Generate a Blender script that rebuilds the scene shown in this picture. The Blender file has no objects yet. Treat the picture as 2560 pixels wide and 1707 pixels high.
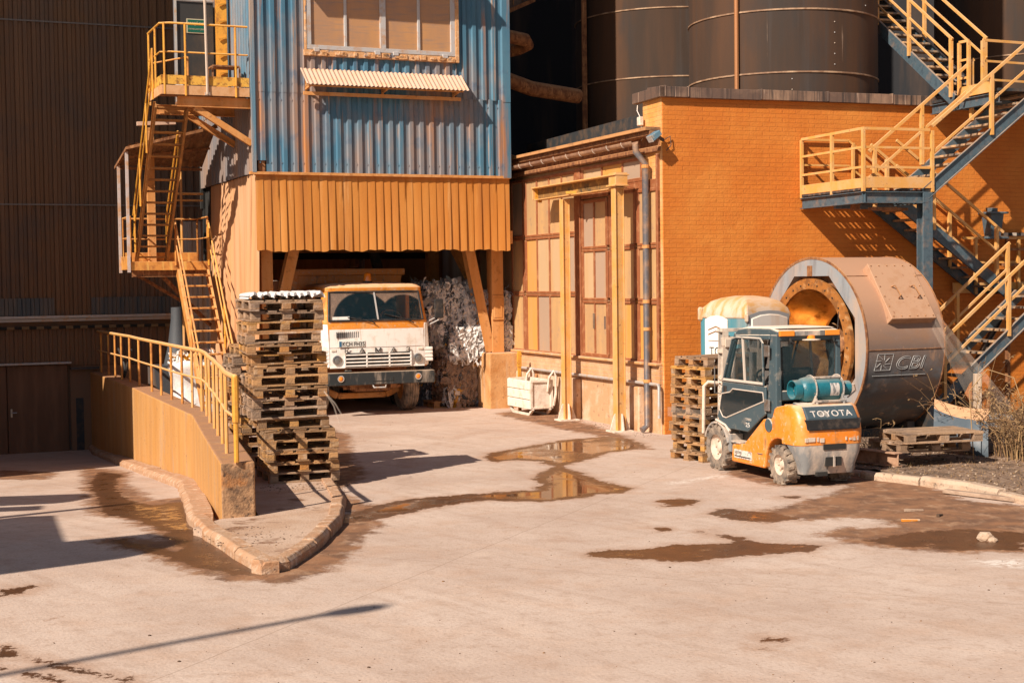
import bpy, bmesh, math, random
import numpy as np
from mathutils import Vector, Matrix
random.seed(7)
R = math.radians
scene = bpy.context.scene
COL = scene.collection
# ------------------------------------------------------------------ camera model (pixels of the 2560x1707 photograph)
F, H = 3680.0, 2.78
PITCH, ROLL = math.atan((853.5 - 706) / F), 0.013
cp, sp, cr, sr = math.cos(PITCH), math.sin(PITCH), math.cos(ROLL), math.sin(ROLL)
FW, UP, RT = Vector((0, cp, -sp)), Vector((0, sp, cp)), Vector((1, 0, 0))
CR, CU = RT * cr - UP * sr, UP * cr + RT * sr
CAMP = Vector((0, 0, H))

def G(px, py, z=0.0):
    """point of the level plane z seen at a photo pixel"""
    d = FW * F + CR * (px - 1280) + CU * (853.5 - py)
    return CAMP + d * ((z - H) / d.z)

cam = bpy.data.cameras.new('camera')
camo = bpy.data.objects.new('camera', cam); COL.objects.link(camo)
m = Matrix((CR, CU, -FW)).transposed().to_4x4(); m.translation = CAMP
camo.matrix_world = m
cam.sensor_width = 36; cam.lens = F / 2560 * 36; cam.clip_end = 1000; cam.clip_start = .1
scene.camera = camo

# ------------------------------------------------------------------ light
SUN_AZ, SUN_EL = R(38), R(38)
SDIR = Vector((math.sin(SUN_AZ) * math.cos(SUN_EL), math.cos(SUN_AZ) * math.cos(SUN_EL), -math.sin(SUN_EL)))
sl = bpy.data.lights.new('sun', 'SUN'); sl.energy = 5.0; sl.angle = R(.5); sl.color = (1, .89, .75)
so = bpy.data.objects.new('sun', sl); COL.objects.link(so)
so.rotation_euler = SDIR.to_track_quat('-Z', 'Y').to_euler()
w = bpy.data.worlds.new('World'); scene.world = w; w.use_nodes = True
nt = w.node_tree
sky = nt.nodes.new('ShaderNodeTexSky'); sky.sky_type = 'NISHITA'; sky.sun_disc = False
sky.sun_elevation = SUN_EL; sky.sun_rotation = R(218)
bg = nt.nodes['Background']; bg.inputs[1].default_value = .05
nt.links.new(sky.outputs[0], bg.inputs[0])
scene.view_settings.view_transform = 'Standard'; scene.view_settings.look = 'None'
scene.view_settings.exposure = 0.5; scene.view_settings.gamma = 1.0
scene.cycles.max_bounces = 8

# ------------------------------------------------------------------ materials
def _n(nt, t, **kw):
    n = nt.nodes.new(t)
    for k, v in kw.items(): setattr(n, k, v)
    return n

def c4(c): return (c[0], c[1], c[2], 1)

def noise_mask(nt, vec, scale, stretch, lo, hi, detail=5):
    mp = _n(nt, 'ShaderNodeVectorMath', operation='MULTIPLY'); mp.inputs[1].default_value = [scale * s for s in stretch]
    nt.links.new(vec, mp.inputs[0])
    nz = _n(nt, 'ShaderNodeTexNoise'); nz.inputs['Scale'].default_value = 1; nz.inputs['Detail'].default_value = detail
    nz.inputs['Roughness'].default_value = .62
    nt.links.new(mp.outputs[0], nz.inputs['Vector'])
    mr = _n(nt, 'ShaderNodeMapRange'); mr.inputs[1].default_value = lo; mr.inputs[2].default_value = hi
    nt.links.new(nz.outputs[0], mr.inputs[0])
    return mr.outputs[0]

def mixc(nt, f, a, b):
    mx = _n(nt, 'ShaderNodeMix', data_type='RGBA')
    if isinstance(f, (int, float)): mx.inputs[0].default_value = f
    else: nt.links.new(f, mx.inputs[0])
    for i, x in ((6, a), (7, b)):
        if isinstance(x, tuple): mx.inputs[i].default_value = c4(x)
        else: nt.links.new(x, mx.inputs[i])
    return mx.outputs[2]

def mul(nt, a, b, op='MULTIPLY'):
    n = _n(nt, 'ShaderNodeMath', operation=op)
    for i, x in ((0, a), (1, b)):
        if isinstance(x, (int, float)): n.inputs[i].default_value = x
        else: nt.links.new(x, n.inputs[i])
    return n.outputs[0]

def coords(nt, perobj=False):
    tc = _n(nt, 'ShaderNodeTexCoord'); v = tc.outputs['Object']
    if perobj:
        oi = _n(nt, 'ShaderNodeObjectInfo')
        ml = mul(nt, oi.outputs['Random'], 57.0)
        cx = _n(nt, 'ShaderNodeCombineXYZ')
        for i in range(3): nt.links.new(ml, cx.inputs[i])
        ad = _n(nt, 'ShaderNodeVectorMath', operation='ADD'); nt.links.new(v, ad.inputs[0]); nt.links.new(cx.outputs[0], ad.inputs[1]); v = ad.outputs[0]
    return v

MATS = {}
def mat(name, col, rough=.65, metal=0., layers=(), bump=(40, .15), dust=None, perobj=False, tint=None, alpha=None, coat=0, emit=None, ior=None, trans=0):
    """painted / weathered surface: base colour, then noise-masked layers (colour, scale, stretch, lo, hi), dust settled on faces that look up"""
    m = bpy.data.materials.new(name); m.use_nodes = True; nt = m.node_tree
    b = nt.nodes['Principled BSDF']
    v = coords(nt, perobj)
    c = tuple(col)
    if tint:
        oi = _n(nt, 'ShaderNodeObjectInfo')
        rp = _n(nt, 'ShaderNodeValToRGB'); el = rp.color_ramp.elements
        el[0].color = c4(tint[0]); el[1].color = c4(tint[-1])
        for k in range(1, len(tint) - 1):
            e = el.new(k / (len(tint) - 1)); e.color = c4(tint[k])
        nt.links.new(oi.outputs['Random'], rp.inputs[0]); c = rp.outputs[0]
    for (lc, sc, st, lo, hi) in layers:
        c = mixc(nt, noise_mask(nt, v, sc, st, lo, hi), c, tuple(lc))
    r = rough
    if dust:
        dc, amt, lo, hi = dust[:4]; nlo, nhi = dust[4:] if len(dust) > 4 else (.12, .5)
        g = _n(nt, 'ShaderNodeNewGeometry'); sx = _n(nt, 'ShaderNodeSeparateXYZ'); nt.links.new(g.outputs['Normal'], sx.inputs[0])
        mr = _n(nt, 'ShaderNodeMapRange'); mr.inputs[1].default_value = lo; mr.inputs[2].default_value = hi
        nt.links.new(sx.outputs[2], mr.inputs[0])
        nm = noise_mask(nt, v, 5, (1, 1, 1), nlo, nhi)
        f = mul(nt, mul(nt, mr.outputs[0], nm), amt)
        c = mixc(nt, f, c, tuple(dc))
        rr = _n(nt, 'ShaderNodeMapRange'); rr.inputs[3].default_value = rough; rr.inputs[4].default_value = .9
        nt.links.new(f, rr.inputs[0]); r = rr.outputs[0]
    if isinstance(c, tuple): b.inputs['Base Color'].default_value = c4(c)
    else: nt.links.new(c, b.inputs['Base Color'])
    if isinstance(r, (int, float)): b.inputs['Roughness'].default_value = r
    else: nt.links.new(r, b.inputs['Roughness'])
    b.inputs['Metallic'].default_value = metal
    b.inputs['Coat Weight'].default_value = coat
    if alpha is not None: b.inputs['Alpha'].default_value = alpha
    if trans: b.inputs['Transmission Weight'].default_value = trans
    if bump:
        nz = _n(nt, 'ShaderNodeTexNoise'); nz.inputs['Scale'].default_value = bump[0]; nz.inputs['Detail'].default_value = 6
        nt.links.new(v, nz.inputs['Vector'])
        bp = _n(nt, 'ShaderNodeBump'); bp.inputs['Strength'].default_value = bump[1]; bp.inputs['Distance'].default_value = .02
        nt.links.new(nz.outputs[0], bp.inputs['Height']); nt.links.new(bp.outputs[0], b.inputs['Normal'])
    MATS[name] = m
    return m

V_ = (1, 1, .12)      # vertical streaks
U_ = (1, 1, 1)
ORANGE_DUST = (.62, .27, .09)
ochre = mat('ochre_paint', (.66, .29, .05), .7, 0, [((.5, .17, .03), 3, U_, .45, .7), ((.72, .42, .16), 9, V_, .5, .75)], dust=((.7, .42, .22), .7, .3, .9))
yellow = mat('yellow_paint', (.66, .31, .035), .55, 0, [((.52, .22, .035), 5, U_, .45, .68), ((.2, .07, .02), 14, U_, .6, .68)], dust=((.75, .46, .22), .8, .3, .9))
cream_y = mat('dusty_yellow_paint', (.64, .31, .075), .6, 0, [((.64, .36, .15), 4, U_, .4, .65), ((.3, .12, .04), 16, U_, .62, .7)], dust=((.72, .42, .22), .7, .3, .9))
stair_o = mat('orange_dusty_steel', (.6, .25, .05), .7, 0, [((.36, .13, .03), 6, U_, .45, .65), ((.7, .4, .1), 11, V_, .52, .7)], dust=((.72, .42, .2), .8, .3, .9))
rust = mat('rusted_steel', (.3, .13, .05), .85, 0, [((.16, .06, .025), 8, U_, .42, .6), ((.5, .24, .1), 20, V_, .55, .7)], bump=(60, .3), dust=((.6, .33, .16), .7, .3, .9))
bluesteel = mat('slate_blue_steel', (.065, .1, .125), .6, 0, [((.2, .14, .11), 5, U_, .5, .75), ((.04, .06, .08), 12, U_, .5, .7)], dust=((.46, .3, .19), .8, .4, .95))
darksteel = mat('dark_steel', (.035, .04, .045), .55, .2, [((.12, .08, .055), 5, U_, .45, .7)], dust=((.35, .22, .13), .6, .4, .9))
black = mat('black_rubber', (.015, .015, .016), .6, 0, [((.09, .065, .05), 9, U_, .5, .75)])
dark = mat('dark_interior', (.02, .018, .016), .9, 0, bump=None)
conc = mat('orange_stained_concrete', (.6, .32, .13), .9, 0, [((.46, .2, .06), 2.2, U_, .4, .65), ((.55, .4, .28), 5, V_, .5, .75), ((.28, .14, .07), 14, U_, .6, .72)], bump=(30, .5), dust=((.58, .36, .24), .8, .4, .95))
wallconc = mat('ochre_washed_concrete', (.5, .235, .06), .9, 0, [((.54, .29, .11), 1.6, (1, 1, .3), .4, .7), ((.4, .18, .05), 2.6, (1, 1, .12), .45, .8), ((.4, .26, .17), 2, (1, 1, .3), .58, .75), ((.22, .11, .06), 10, U_, .62, .74)], bump=(24, .35), dust=((.34, .17, .09), .95, .4, .95))
oldconc = mat('old_mottled_concrete', (.34, .19, .1), .95, 0, [((.48, .27, .14), 5, U_, .45, .62), ((.075, .045, .03), 3.2, U_, .46, .64), ((.52, .19, .04), 3, U_, .54, .7), ((.06, .04, .03), 12, U_, .55, .68)], bump=(34, .6))
kerbmat = mat('orange_dusted_kerbstone', (.42, .25, .15), .9, 0, [((.4, .2, .1), 3, U_, .42, .65), ((.62, .45, .33), 9, U_, .5, .7), ((.18, .1, .06), 18, U_, .6, .7)], bump=(30, .6))
kerbpale = mat('pale_weathered_kerbstone', (.5, .36, .26), .92, 0, [((.45, .3, .2), 4, U_, .45, .65), ((.2, .14, .1), 12, U_, .58, .7)], bump=(30, .8))
white = mat('white_paint', (.78, .74, .69), .45, 0, [((.62, .5, .4), 5, U_, .5, .75), ((.5, .32, .2), 9, V_, .58, .75)], bump=(30, .04))
chalk = mat('chalky_white', (.72, .62, .52), .85, 0, [((.55, .42, .33), 6, U_, .45, .65)], bump=(40, .5), dust=((.7, .52, .4), .6, .3, .9))
grey_al = mat('dull_aluminium', (.5, .47, .45), .5, .3, [((.55, .35, .2), 6, U_, .5, .7)])
brown_f = mat('red_brown_frame', (.27, .085, .03), .6, 0, [((.4, .18, .08), 7, U_, .5, .7)], dust=((.55, .3, .15), .7, .3, .9))
glass = mat('dark_window_glass', (.02, .05, .06), .05, 0, bump=None, alpha=.26)
chrome = mat('scratched_metal', (.4, .38, .36), .35, .8, [((.3, .2, .12), 9, U_, .5, .7)])
greyribs = mat('grey_clad_sheet', (.5, .46, .43), .6, 0, [((.3, .18, .1), 2, V_, .4, .7)], bump=None)
amber = mat('amber_lens', (.85, .25, .02), .2, 0, bump=None, coat=.5)
lampglass = mat('headlamp_glass', (.2, .19, .18), .15, .3, bump=None)
def orange_paint(name, c): return mat(name, c, .38, 0, [((.66, .34, .13), 3.5, U_, .5, .76), ((.58, .4, .27), 16, U_, .57, .69), ((.3, .14, .05), 7, (1, 1, .4), .6, .72)], bump=(30, .04), dust=((.75, .52, .34), .8, .45, .95), coat=.15)
truck_o = orange_paint('truck_orange', (.68, .24, .025))
fork_o = orange_paint('forklift_orange', (.78, .23, .02))
cabgrey = mat('slate_grey_cab_paint', (.055, .085, .1), .42, 0, [((.3, .25, .2), 5, U_, .58, .8), ((.55, .45, .36), 22, U_, .66, .75)], bump=(30, .03), dust=((.8, .64, .5), .95, .3, .9))
dustgrey = mat('dust_caked_cast_iron', (.2, .2, .2), .75, 0, [((.55, .43, .34), 3, (1, 1, .5), .42, .62), ((.08, .09, .1), 9, V_, .55, .68)], bump=(40, .25), dust=((.7, .53, .4), .8, .2, .9))
tyre = mat('dusty_tyre', (.1, .085, .075), .9, 0, [((.36, .27, .2), 7, U_, .35, .62)], bump=(70, .6))
rim = mat('cream_rim', (.62, .5, .4), .7, 0, [((.4, .28, .2), 8, U_, .45, .65)])
teal = mat('teal_cylinder_paint', (.01, .125, .165), .4, 0, [((.03, .2, .25), 4, U_, .45, .7), ((.4, .3, .2), 18, U_, .64, .72)], dust=((.5, .4, .3), .5, .5, 1))
wood = mat('pallet_wood', (.4, .25, .13), .9, 0, [((.2, .12, .07), 3, (1, 1, 4), .45, .75), ((.12, .08, .06), 14, (.2, 1, 2), .55, .75), ((.55, .42, .3), 5, U_, .58, .8)],
           bump=(50, .5), perobj=True, tint=[(.33, .15, .05), (.48, .26, .11), (.24, .13, .06), (.56, .27, .06), (.3, .18, .1), (.44, .19, .045)])
woodg = mat('grey_pallet_wood', (.4, .25, .13), .9, 0, [((.14, .1, .08), 3, (1, 1, 4), .45, .75), ((.5, .36, .27), 5, U_, .52, .8)],
            bump=(50, .5), perobj=True, tint=[(.3, .18, .1), (.4, .25, .15), (.24, .155, .1), (.4, .2, .08)])
film = mat('translucent_film', (.7, .58, .48), .4, 0, bump=(20, .4), alpha=.12)

# ------------------------------------------------------------------ mesh helpers
OFF = {}      # things whose parts are drawn in their frame's coordinates but stand at a base point of their own
class MB:
    def __init__(s): s.v, s.f, s.mi = [], [], []
    def add(s, vs, fs, mi=0):
        o = len(s.v); s.v += [tuple(p) for p in vs]
        for f in fs: s.f.append([o + i for i in f]); s.mi.append(mi)
        return s
    def box(s, x0, x1, y0, y1, z0, z1, mi=0):
        v = [(x, y, z) for z in (z0, z1) for y in (y0, y1) for x in (x0, x1)]
        return s.add(v, [(0, 2, 3, 1), (4, 5, 7, 6), (0, 1, 5, 4), (2, 6, 7, 3), (0, 4, 6, 2), (1, 3, 7, 5)], mi)
    def bar(s, p, q, w, h, up=(0, 0, 1), mi=0):
        p, q = Vector(p), Vector(q); d = (q - p).normalized(); u = Vector(up)
        if abs(d.dot(u)) > .98: u = Vector((0, 1, 0))
        a = d.cross(u).normalized(); b = a.cross(d)
        v = [e + a * (sx * w / 2) + b * (sy * h / 2) for e in (p, q) for sx, sy in ((-1, -1), (1, -1), (1, 1), (-1, 1))]
        return s.add(v, [(3, 2, 1, 0), (4, 5, 6, 7), (0, 1, 5, 4), (1, 2, 6, 5), (2, 3, 7, 6), (3, 0, 4, 7)], mi)
    def channel(s, p, q, w, h, t=.012, up=(0, 0, 1), mi=0, kind='I'):
        p, q = Vector(p), Vector(q); d = (q - p).normalized(); u = Vector(up)
        if abs(d.dot(u)) > .98: u = Vector((0, 1, 0))
        a = d.cross(u).normalized(); b = a.cross(d)
        s.bar(p + b * (h / 2 - t / 2), q + b * (h / 2 - t / 2), w, t, up, mi); s.bar(p - b * (h / 2 - t / 2), q - b * (h / 2 - t / 2), w, t, up, mi)
        off = a * (0 if kind == 'I' else (w / 2 - t / 2) * (1 if kind == 'C' else -1))
        return s.bar(p + off, q + off, t, h - 2 * t, up, mi)
    def tube(s, pts, r, n=8, mi=0, caps=True, r2=None):
        pts = [Vector(p) for p in pts]; rings = []; a = None
        for i, p in enumerate(pts):
            d = ((pts[min(i + 1, len(pts) - 1)] - pts[max(i - 1, 0)])).normalized()
            if a is None:
                a = d.orthogonal().normalized()
            else:
                a = (a - d * a.dot(d)).normalized()
            b = d.cross(a); rr = r if r2 is None else r + (r2 - r) * i / (len(pts) - 1)
            rings.append([p + (a * math.cos(2 * math.pi * k / n) + b * math.sin(2 * math.pi * k / n)) * rr for k in range(n)])
        v = [q for g in rings for q in g]; f = []
        for i in range(len(rings) - 1):
            for k in range(n): f.append((i * n + k, i * n + (k + 1) % n, (i + 1) * n + (k + 1) % n, (i + 1) * n + k))
        if caps: f += [tuple(range(n))[::-1], tuple((len(rings) - 1) * n + k for k in range(n))]
        return s.add(v, f, mi)
    def prism(s, poly, d0, d1, axis='y', mi=0):
        """polygon extruded: axis 'y' -> poly in (x,z); 'x' -> (y,z); 'z' -> (x,y)"""
        n = len(poly)
        def P(a, d): return {'y': (a[0], d, a[1]), 'x': (d, a[0], a[1]), 'z': (a[0], a[1], d)}[axis]
        v = [P(a, d0) for a in poly] + [P(a, d1) for a in poly]
        return s.add(v, [tuple(range(n)), tuple(range(2 * n - 1, n - 1, -1))] + [(i, n + i, n + (i + 1) % n, (i + 1) % n) for i in range(n)], mi)
    def loft(s, loops, mi=0, caps=(True, True), close=True):
        n = len(loops[0]); v = [p for l in loops for p in l]; f = []
        for i in range(len(loops) - 1):
            for k in range(n if close else n - 1): f.append((i * n + k, i * n + (k + 1) % n, (i + 1) * n + (k + 1) % n, (i + 1) * n + k))
        if caps[0]: f.append(tuple(range(n))[::-1])
        if caps[1]: f.append(tuple((len(loops) - 1) * n + k for k in range(n)))
        return s.add(v, f, mi)
    def lathe(s, prof, c, axis='x', n=32, mi=0):
        """profile of (along, radius) turned round an axis through c"""
        loops = []
        for (d, r) in prof:
            l = []
            for k in range(n):
                a = 2 * math.pi * k / n; x, y = r * math.cos(a), r * math.sin(a)
                l.append({'x': (c[0] + d, c[1] + x, c[2] + y), 'y': (c[0] + x, c[1] + d, c[2] + y), 'z': (c[0] + x, c[1] + y, c[2] + d)}[axis])
            loops.append(l)
        return s.loft(loops, mi, (False, False))
    def ball(s, c, r, n=8, m=5, sc=(1, 1, 1), mi=0):
        loops = []
        for i in range(m + 1):
            t = math.pi * (i + .02) / (m + .04); loops.append([(c[0] + r * sc[0] * math.sin(t) * math.cos(2 * math.pi * k / n), c[1] + r * sc[1] * math.sin(t) * math.sin(2 * math.pi * k / n), c[2] - r * sc[2] * math.cos(t)) for k in range(n)])
        return s.loft(loops, mi)
    def corr(s, a0, a1, z0, z1, base, depth, pitch, axis='y', kind='trap', sgn=-1, mi=0, rng=None, nz=1, fn=None, rib=.34):
        """ribbed sheet: runs a0..a1, stands z0..z1, ribs stand out by depth*sgn from base; axis 'y' -> sheet across x, 'x' -> sheet along y"""
        pr = []
        a = a0
        if kind == 'trap':
            while a < a1 - 1e-4:
                for fr_, d in ((0, 0), (1 - rib - .2, 0), (1 - rib - .1, 1), (.9, 1)):
                    t = a + fr_ * pitch
                    if t < a1: pr.append((t, d * depth))
                a += pitch
            pr.append((a1, 0))
        elif kind == 'sine':
            n = int((a1 - a0) / pitch * 6)
            for i in range(n + 1):
                t = a0 + (a1 - a0) * i / n; pr.append((t, depth * (.5 + .5 * math.sin(2 * math.pi * (t - a0) / pitch))))
        elif kind == 'strip':
            i = 0
            while a < a1 - 1e-4:
                wd = min(pitch * (1 + (rng.uniform(-.15, .15) if rng else 0)), a1 - a); k = rng.uniform(.55, 1.3) if rng else 1
                pr += [(a, .1 * depth), (a + wd * .35, depth * .55 * k), (a + wd * .75, depth * .95 * k), (a + wd * .985, depth * k)]
                a += wd
            pr.append((a1, 0))
        rows = []
        for j in range(nz + 1):
            z = z0 + (z1 - z0) * j / nz; row = []
            for (t, d) in pr:
                e, zz = (fn(t, z, d) if fn else (d, z)); b = base + sgn * e
                row.append((t, b, zz) if axis == 'y' else (b, t, zz))
            rows.append(row)
        return s.loft(rows, mi, (False, False), close=False)
    def build(s, name, mats, parent=None, bevel=0, smooth=None, seg=1):
        off = OFF.get(parent.name) if parent is not None else None
        me = bpy.data.meshes.new(name); me.from_pydata([(v[0] - off[0], v[1] - off[1], v[2] - off[2]) for v in s.v] if off else s.v, [], s.f)
        if not isinstance(mats, (list, tuple)): mats = [mats]
        for mm in mats: me.materials.append(mm)
        if len(mats) > 1: me.polygons.foreach_set('material_index', s.mi)
        bm = bmesh.new(); bm.from_mesh(me); bmesh.ops.recalc_face_normals(bm, faces=bm.faces); bm.to_mesh(me); bm.free()
        if smooth is not None:
            me.shade_smooth(); me.set_sharp_from_angle(angle=R(smooth))
        me.update()
        o = bpy.data.objects.new(name, me); COL.objects.link(o)
        if parent is not None: o.parent = parent
        if off: OFF[o.name] = off
        if bevel:
            b = o.modifiers.new('bevel', 'BEVEL'); b.width = bevel; b.segments = seg; b.limit_method = 'ANGLE'; b.angle_limit = R(35)
        return o

def tag(o, label=None, cat=None, group=None, kind=None):
    if label: o['label'] = label
    if cat: o['category'] = cat
    if group: o['group'] = group
    if kind: o['kind'] = kind
    return o

def thing(name, label, cat, loc=(0, 0, 0), rz=0.0, group=None):
    o = bpy.data.objects.new(name, None); COL.objects.link(o); o.empty_display_size = .3
    o.location = loc; o.rotation_euler = (0, 0, rz)
    return tag(o, label, cat, group)

def copy_tree(o, parent=None):
    c = o.copy(); COL.objects.link(c)
    if parent is not None: c.parent = parent
    for ch in list(o.children): copy_tree(ch, c)
    return c

def text(s, size, ext, material, parent, name, origin, xdir, ydir, align='LEFT', shear=0, outline=0, sx=1.0, spacing=1.0):
    cu = bpy.data.curves.new(name, 'FONT'); cu.body = s; cu.size = size; cu.extrude = ext; cu.align_x = align; cu.shear = shear; cu.space_character = spacing
    if outline: cu.fill_mode = 'NONE'; cu.bevel_depth = outline; cu.bevel_resolution = 0
    o = bpy.data.objects.new(name, cu); COL.objects.link(o)
    dg = bpy.context.evaluated_depsgraph_get(); me = bpy.data.meshes.new_from_object(o.evaluated_get(dg))
    bpy.data.objects.remove(o); bpy.data.curves.remove(cu)
    x = Vector(xdir).normalized(); y = Vector(ydir).normalized(); z = x.cross(y)
    M = Matrix((x * sx, y, z)).transposed().to_4x4(); M.translation = Vector(origin)
    me.transform(M); me.materials.clear(); me.materials.append(material)
    o = bpy.data.objects.new(name, me); COL.objects.link(o)
    if parent is not None:
        o.parent = parent
        if parent.name in OFF: me.transform(Matrix.Translation(-Vector(OFF[parent.name])))
    return o

class Frame:
    def __init__(s, x, y, deg): s.x, s.y, s.a = x, y, R(deg); s.c, s.s = math.cos(s.a), math.sin(s.a)
    def w(s, x, y, z=0): return Vector((s.x + x * s.c - y * s.s, s.y + x * s.s + y * s.c, z))
    def loc(s, p): dx, dy = p[0] - s.x, p[1] - s.y; return (dx * s.c + dy * s.s, -dx * s.s + dy * s.c)

T = Frame(0, 32, 23.5)            # cladding tower, front right corner
W = Frame(2.491, 27.112, 22)      # glazed hall (wall along local y)
B = Frame(2.75, 26.5, 19.5)       # brick building, left corner of the front
L = Frame(-10.4, 36, 23.5)        # corrugated hall on the left
def fthing(fr, name, label, cat, x=0, y=0, z=0, group=None):
    o = thing(name, label, cat, fr.w(x, y, z), fr.a, group)
    OFF[o.name] = (x, y, z)
    return o
# ================================================================== GROUND
WL = [(-3.40, 17.0), (-4.18, 19.88), (-5.13, 23.46), (-7.75, 30.0), (-10.9, 37.3)]      # left face of the retaining wall
WT = .42
RAMP_D = (-.407, .914)
def ramp_s(x, y): return (x + 3.4) * RAMP_D[0] + (y - 17) * RAMP_D[1]
def ramp_z(x, y): return -.062 * min(max(0.0, ramp_s(x, y)), 19.0)
def Gr(px, py):
    z = 0
    for _ in range(25):
        g = G(px, py, z); z = ramp_z(g.x, g.y)
    return g
def ground_z(x, y):
    if y < 17: xw = -3.4
    else: xw = float(np.interp(y, [p[1] for p in WL], [p[0] for p in WL]))
    return ramp_z(x, y) if x < xw + .2 else 0.0

V = 2560 / 2352.0
def poly(pts, ramp=False):
    return [(g.x, g.y) for g in ((Gr if ramp else G)(a * V, b * V) for a, b in pts)]
WETS = [poly(p) for p in (
 [(770,1190),(850,1165),(940,1145),(1080,1135),(1180,1128),(1230,1125),(1250,1110),(1225,1100),(1245,1085),(1275,1072),(1245,1060),(1190,1055),(1140,1062),(1110,1052),(1130,1040),(1170,1032),(1230,1022),(1300,1010),(1390,1003),(1440,1008),(1487,1022),(1460,1032),(1400,1038),(1340,1058),(1290,1070),(1330,1085),(1380,1105),(1458,1122),(1420,1132),(1370,1135),(1340,1143),(1240,1152),(1180,1150),(1110,1148),(1000,1165),(900,1185),(850,1195),(800,1200)],
 [(1340,1270),(1400,1262),(1500,1258),(1570,1250),(1660,1250),(1690,1243),(1650,1232),(1600,1220),(1640,1222),(1700,1235),(1760,1250),(1840,1248),(1885,1252),(1870,1265),(1790,1270),(1720,1275),(1640,1285),(1540,1288),(1440,1282),(1370,1278)],
 [(1625,1180),(1660,1168),(1700,1172),(1760,1176),(1800,1185),(1850,1190),(1760,1200),(1690,1195)],
 [(1510,1150),(1560,1145),(1605,1148),(1580,1160),(1530,1162)], [(1495,1212),(1530,1211),(1542,1215),(1515,1220)],
 [(1790,1139),(1838,1140),(1835,1144),(1795,1144)], [(1766,1465),(1805,1467),(1803,1472),(1768,1471)], [(1728,1483),(1768,1484),(1765,1490),(1730,1490)],
 [(2000,1240),(2090,1222),(2220,1215),(2352,1222),(2352,1262),(2200,1262),(2060,1255)],
)] + [poly(p, True) for p in (
 [(205,1110),(230,1082),(285,1090),(265,1100),(268,1125),(292,1148),(350,1162),(425,1150),(450,1195),(490,1250),(560,1290),(615,1325),(540,1318),(440,1298),(370,1275),(262,1248),(275,1236),(330,1252),(400,1268),(425,1258),(385,1228),(350,1208),(300,1190),(232,1180),(225,1150)],
 [(0,1486),(40,1498),(30,1510),(0,1512)], [(40,1501),(150,1530),(300,1562),(300,1568),(140,1536),(38,1508)], [(0,1532),(110,1552),(150,1568),(130,1568),(80,1553),(0,1537)],
 [(0,1355),(80,1345),(60,1362),(0,1368)],
)]
MUDS = [poly(p) for p in (
 [(745,1120),(860,1170),(850,1215),(810,1240),(790,1275),(730,1310),(650,1335),(600,1330),(700,1285),(755,1220)],
 [(1480,1030),(1420,1000),(1250,945),(1180,945),(1150,950),(1300,985),(1390,1000)],
 [(1760,1176),(1830,1160),(1900,1145),(1960,1120),(2000,1095),(2100,1105),(2200,1150),(2352,1165),(2352,1264),(2150,1264),(2000,1250),(1890,1225),(1960,1215),(2080,1212),(2060,1195),(1960,1185),(1850,1190)],
 [(740,985),(790,1000),(800,1060),(830,1085),(780,1115),(745,1120)], [(1690,1060),(1960,1085),(1990,1110),(1800,1115),(1680,1090)],
)] + [poly(p, True) for p in (
 [(200,1075),(290,1085),(275,1110),(340,1150),(440,1140),(480,1240),(640,1330),(540,1330),(430,1300),(370,1278),(250,1240),(330,1240),(400,1250),(360,1215),(300,1190),(225,1180),(205,1120)], [(0,1080),(120,1085),(100,1100),(0,1100)],
)]

def sdf(px, py, pg):
    d = np.full(px.shape, 1e9); ins = np.zeros(px.shape, bool); n = len(pg)
    for i in range(n):
        ax, ay = pg[i]; bx, by = pg[(i + 1) % n]; ex, ey = bx - ax, by - ay
        t = np.clip(((px - ax) * ex + (py - ay) * ey) / (ex * ex + ey * ey + 1e-9), 0, 1)
        d = np.minimum(d, np.hypot(px - ax - t * ex, py - ay - t * ey))
        c = ((ay > py) != (by > py)) & (px < (bx - ax) * (py - ay) / ((by - ay) if abs(by - ay) > 1e-9 else 1e-9) + ax)
        ins ^= c
    return np.where(ins, -d, d)

GX0, GX1, GY0, GY1, GS = -15.0, 13.0, 8.4, 41.0, .065
xs = np.arange(GX0, GX1 + GS / 2, GS); ys = np.arange(GY0, GY1 + GS / 2, GS)
XX, YY = np.meshgrid(xs, ys)
xw = np.interp(YY, [17] + [p[1] for p in WL[1:]], [p[0] for p in WL])
S_ = np.clip((XX + 3.4) * RAMP_D[0] + (YY - 17) * RAMP_D[1], 0, 19)
ZZ = np.where(XX < xw + .2, -.062 * S_, 0.0)
def field(pgs, soft, caps=None):
    f = np.zeros(XX.shape)
    for k, pg in enumerate(pgs):
        x0, x1 = min(p[0] for p in pg) - soft, max(p[0] for p in pg) + soft
        y0, y1 = min(p[1] for p in pg) - soft, max(p[1] for p in pg) + soft
        i0, i1 = np.searchsorted(ys, [y0, y1]); j0, j1 = np.searchsorted(xs, [x0, x1])
        if i1 <= i0 or j1 <= j0: continue
        sl_ = (slice(i0, i1), slice(j0, j1))
        f[sl_] = np.maximum(f[sl_], np.clip(.5 - sdf(XX[sl_], YY[sl_], pg) / (2 * soft), 0, caps[k] if caps else 1))
    return f
wet, mud = field(WETS, .35, [1, .66, .7, .6, .6, .6, .6, .6, .6, .72] + [.6] * 9), field(MUDS, .42)
me = bpy.data.meshes.new('yard')
ny, nx = XX.shape
verts = np.stack([XX, YY, ZZ], -1).reshape(-1, 3)
idx = np.arange(nx * ny).reshape(ny, nx)
quads = np.stack([idx[:-1, :-1], idx[:-1, 1:], idx[1:, 1:], idx[1:, :-1]], -1).reshape(-1, 4)
ov = np.array([[-160, -60, 0], [160, -60, 0], [160, 200, 0], [-160, 200, 0]], float)
verts = np.vstack([verts, ov]); nb = nx * ny
me.vertices.add(len(verts)); me.vertices.foreach_set('co', verts.ravel())
corner = [idx[0, 0], idx[0, -1], idx[-1, -1], idx[-1, 0]]
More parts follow.
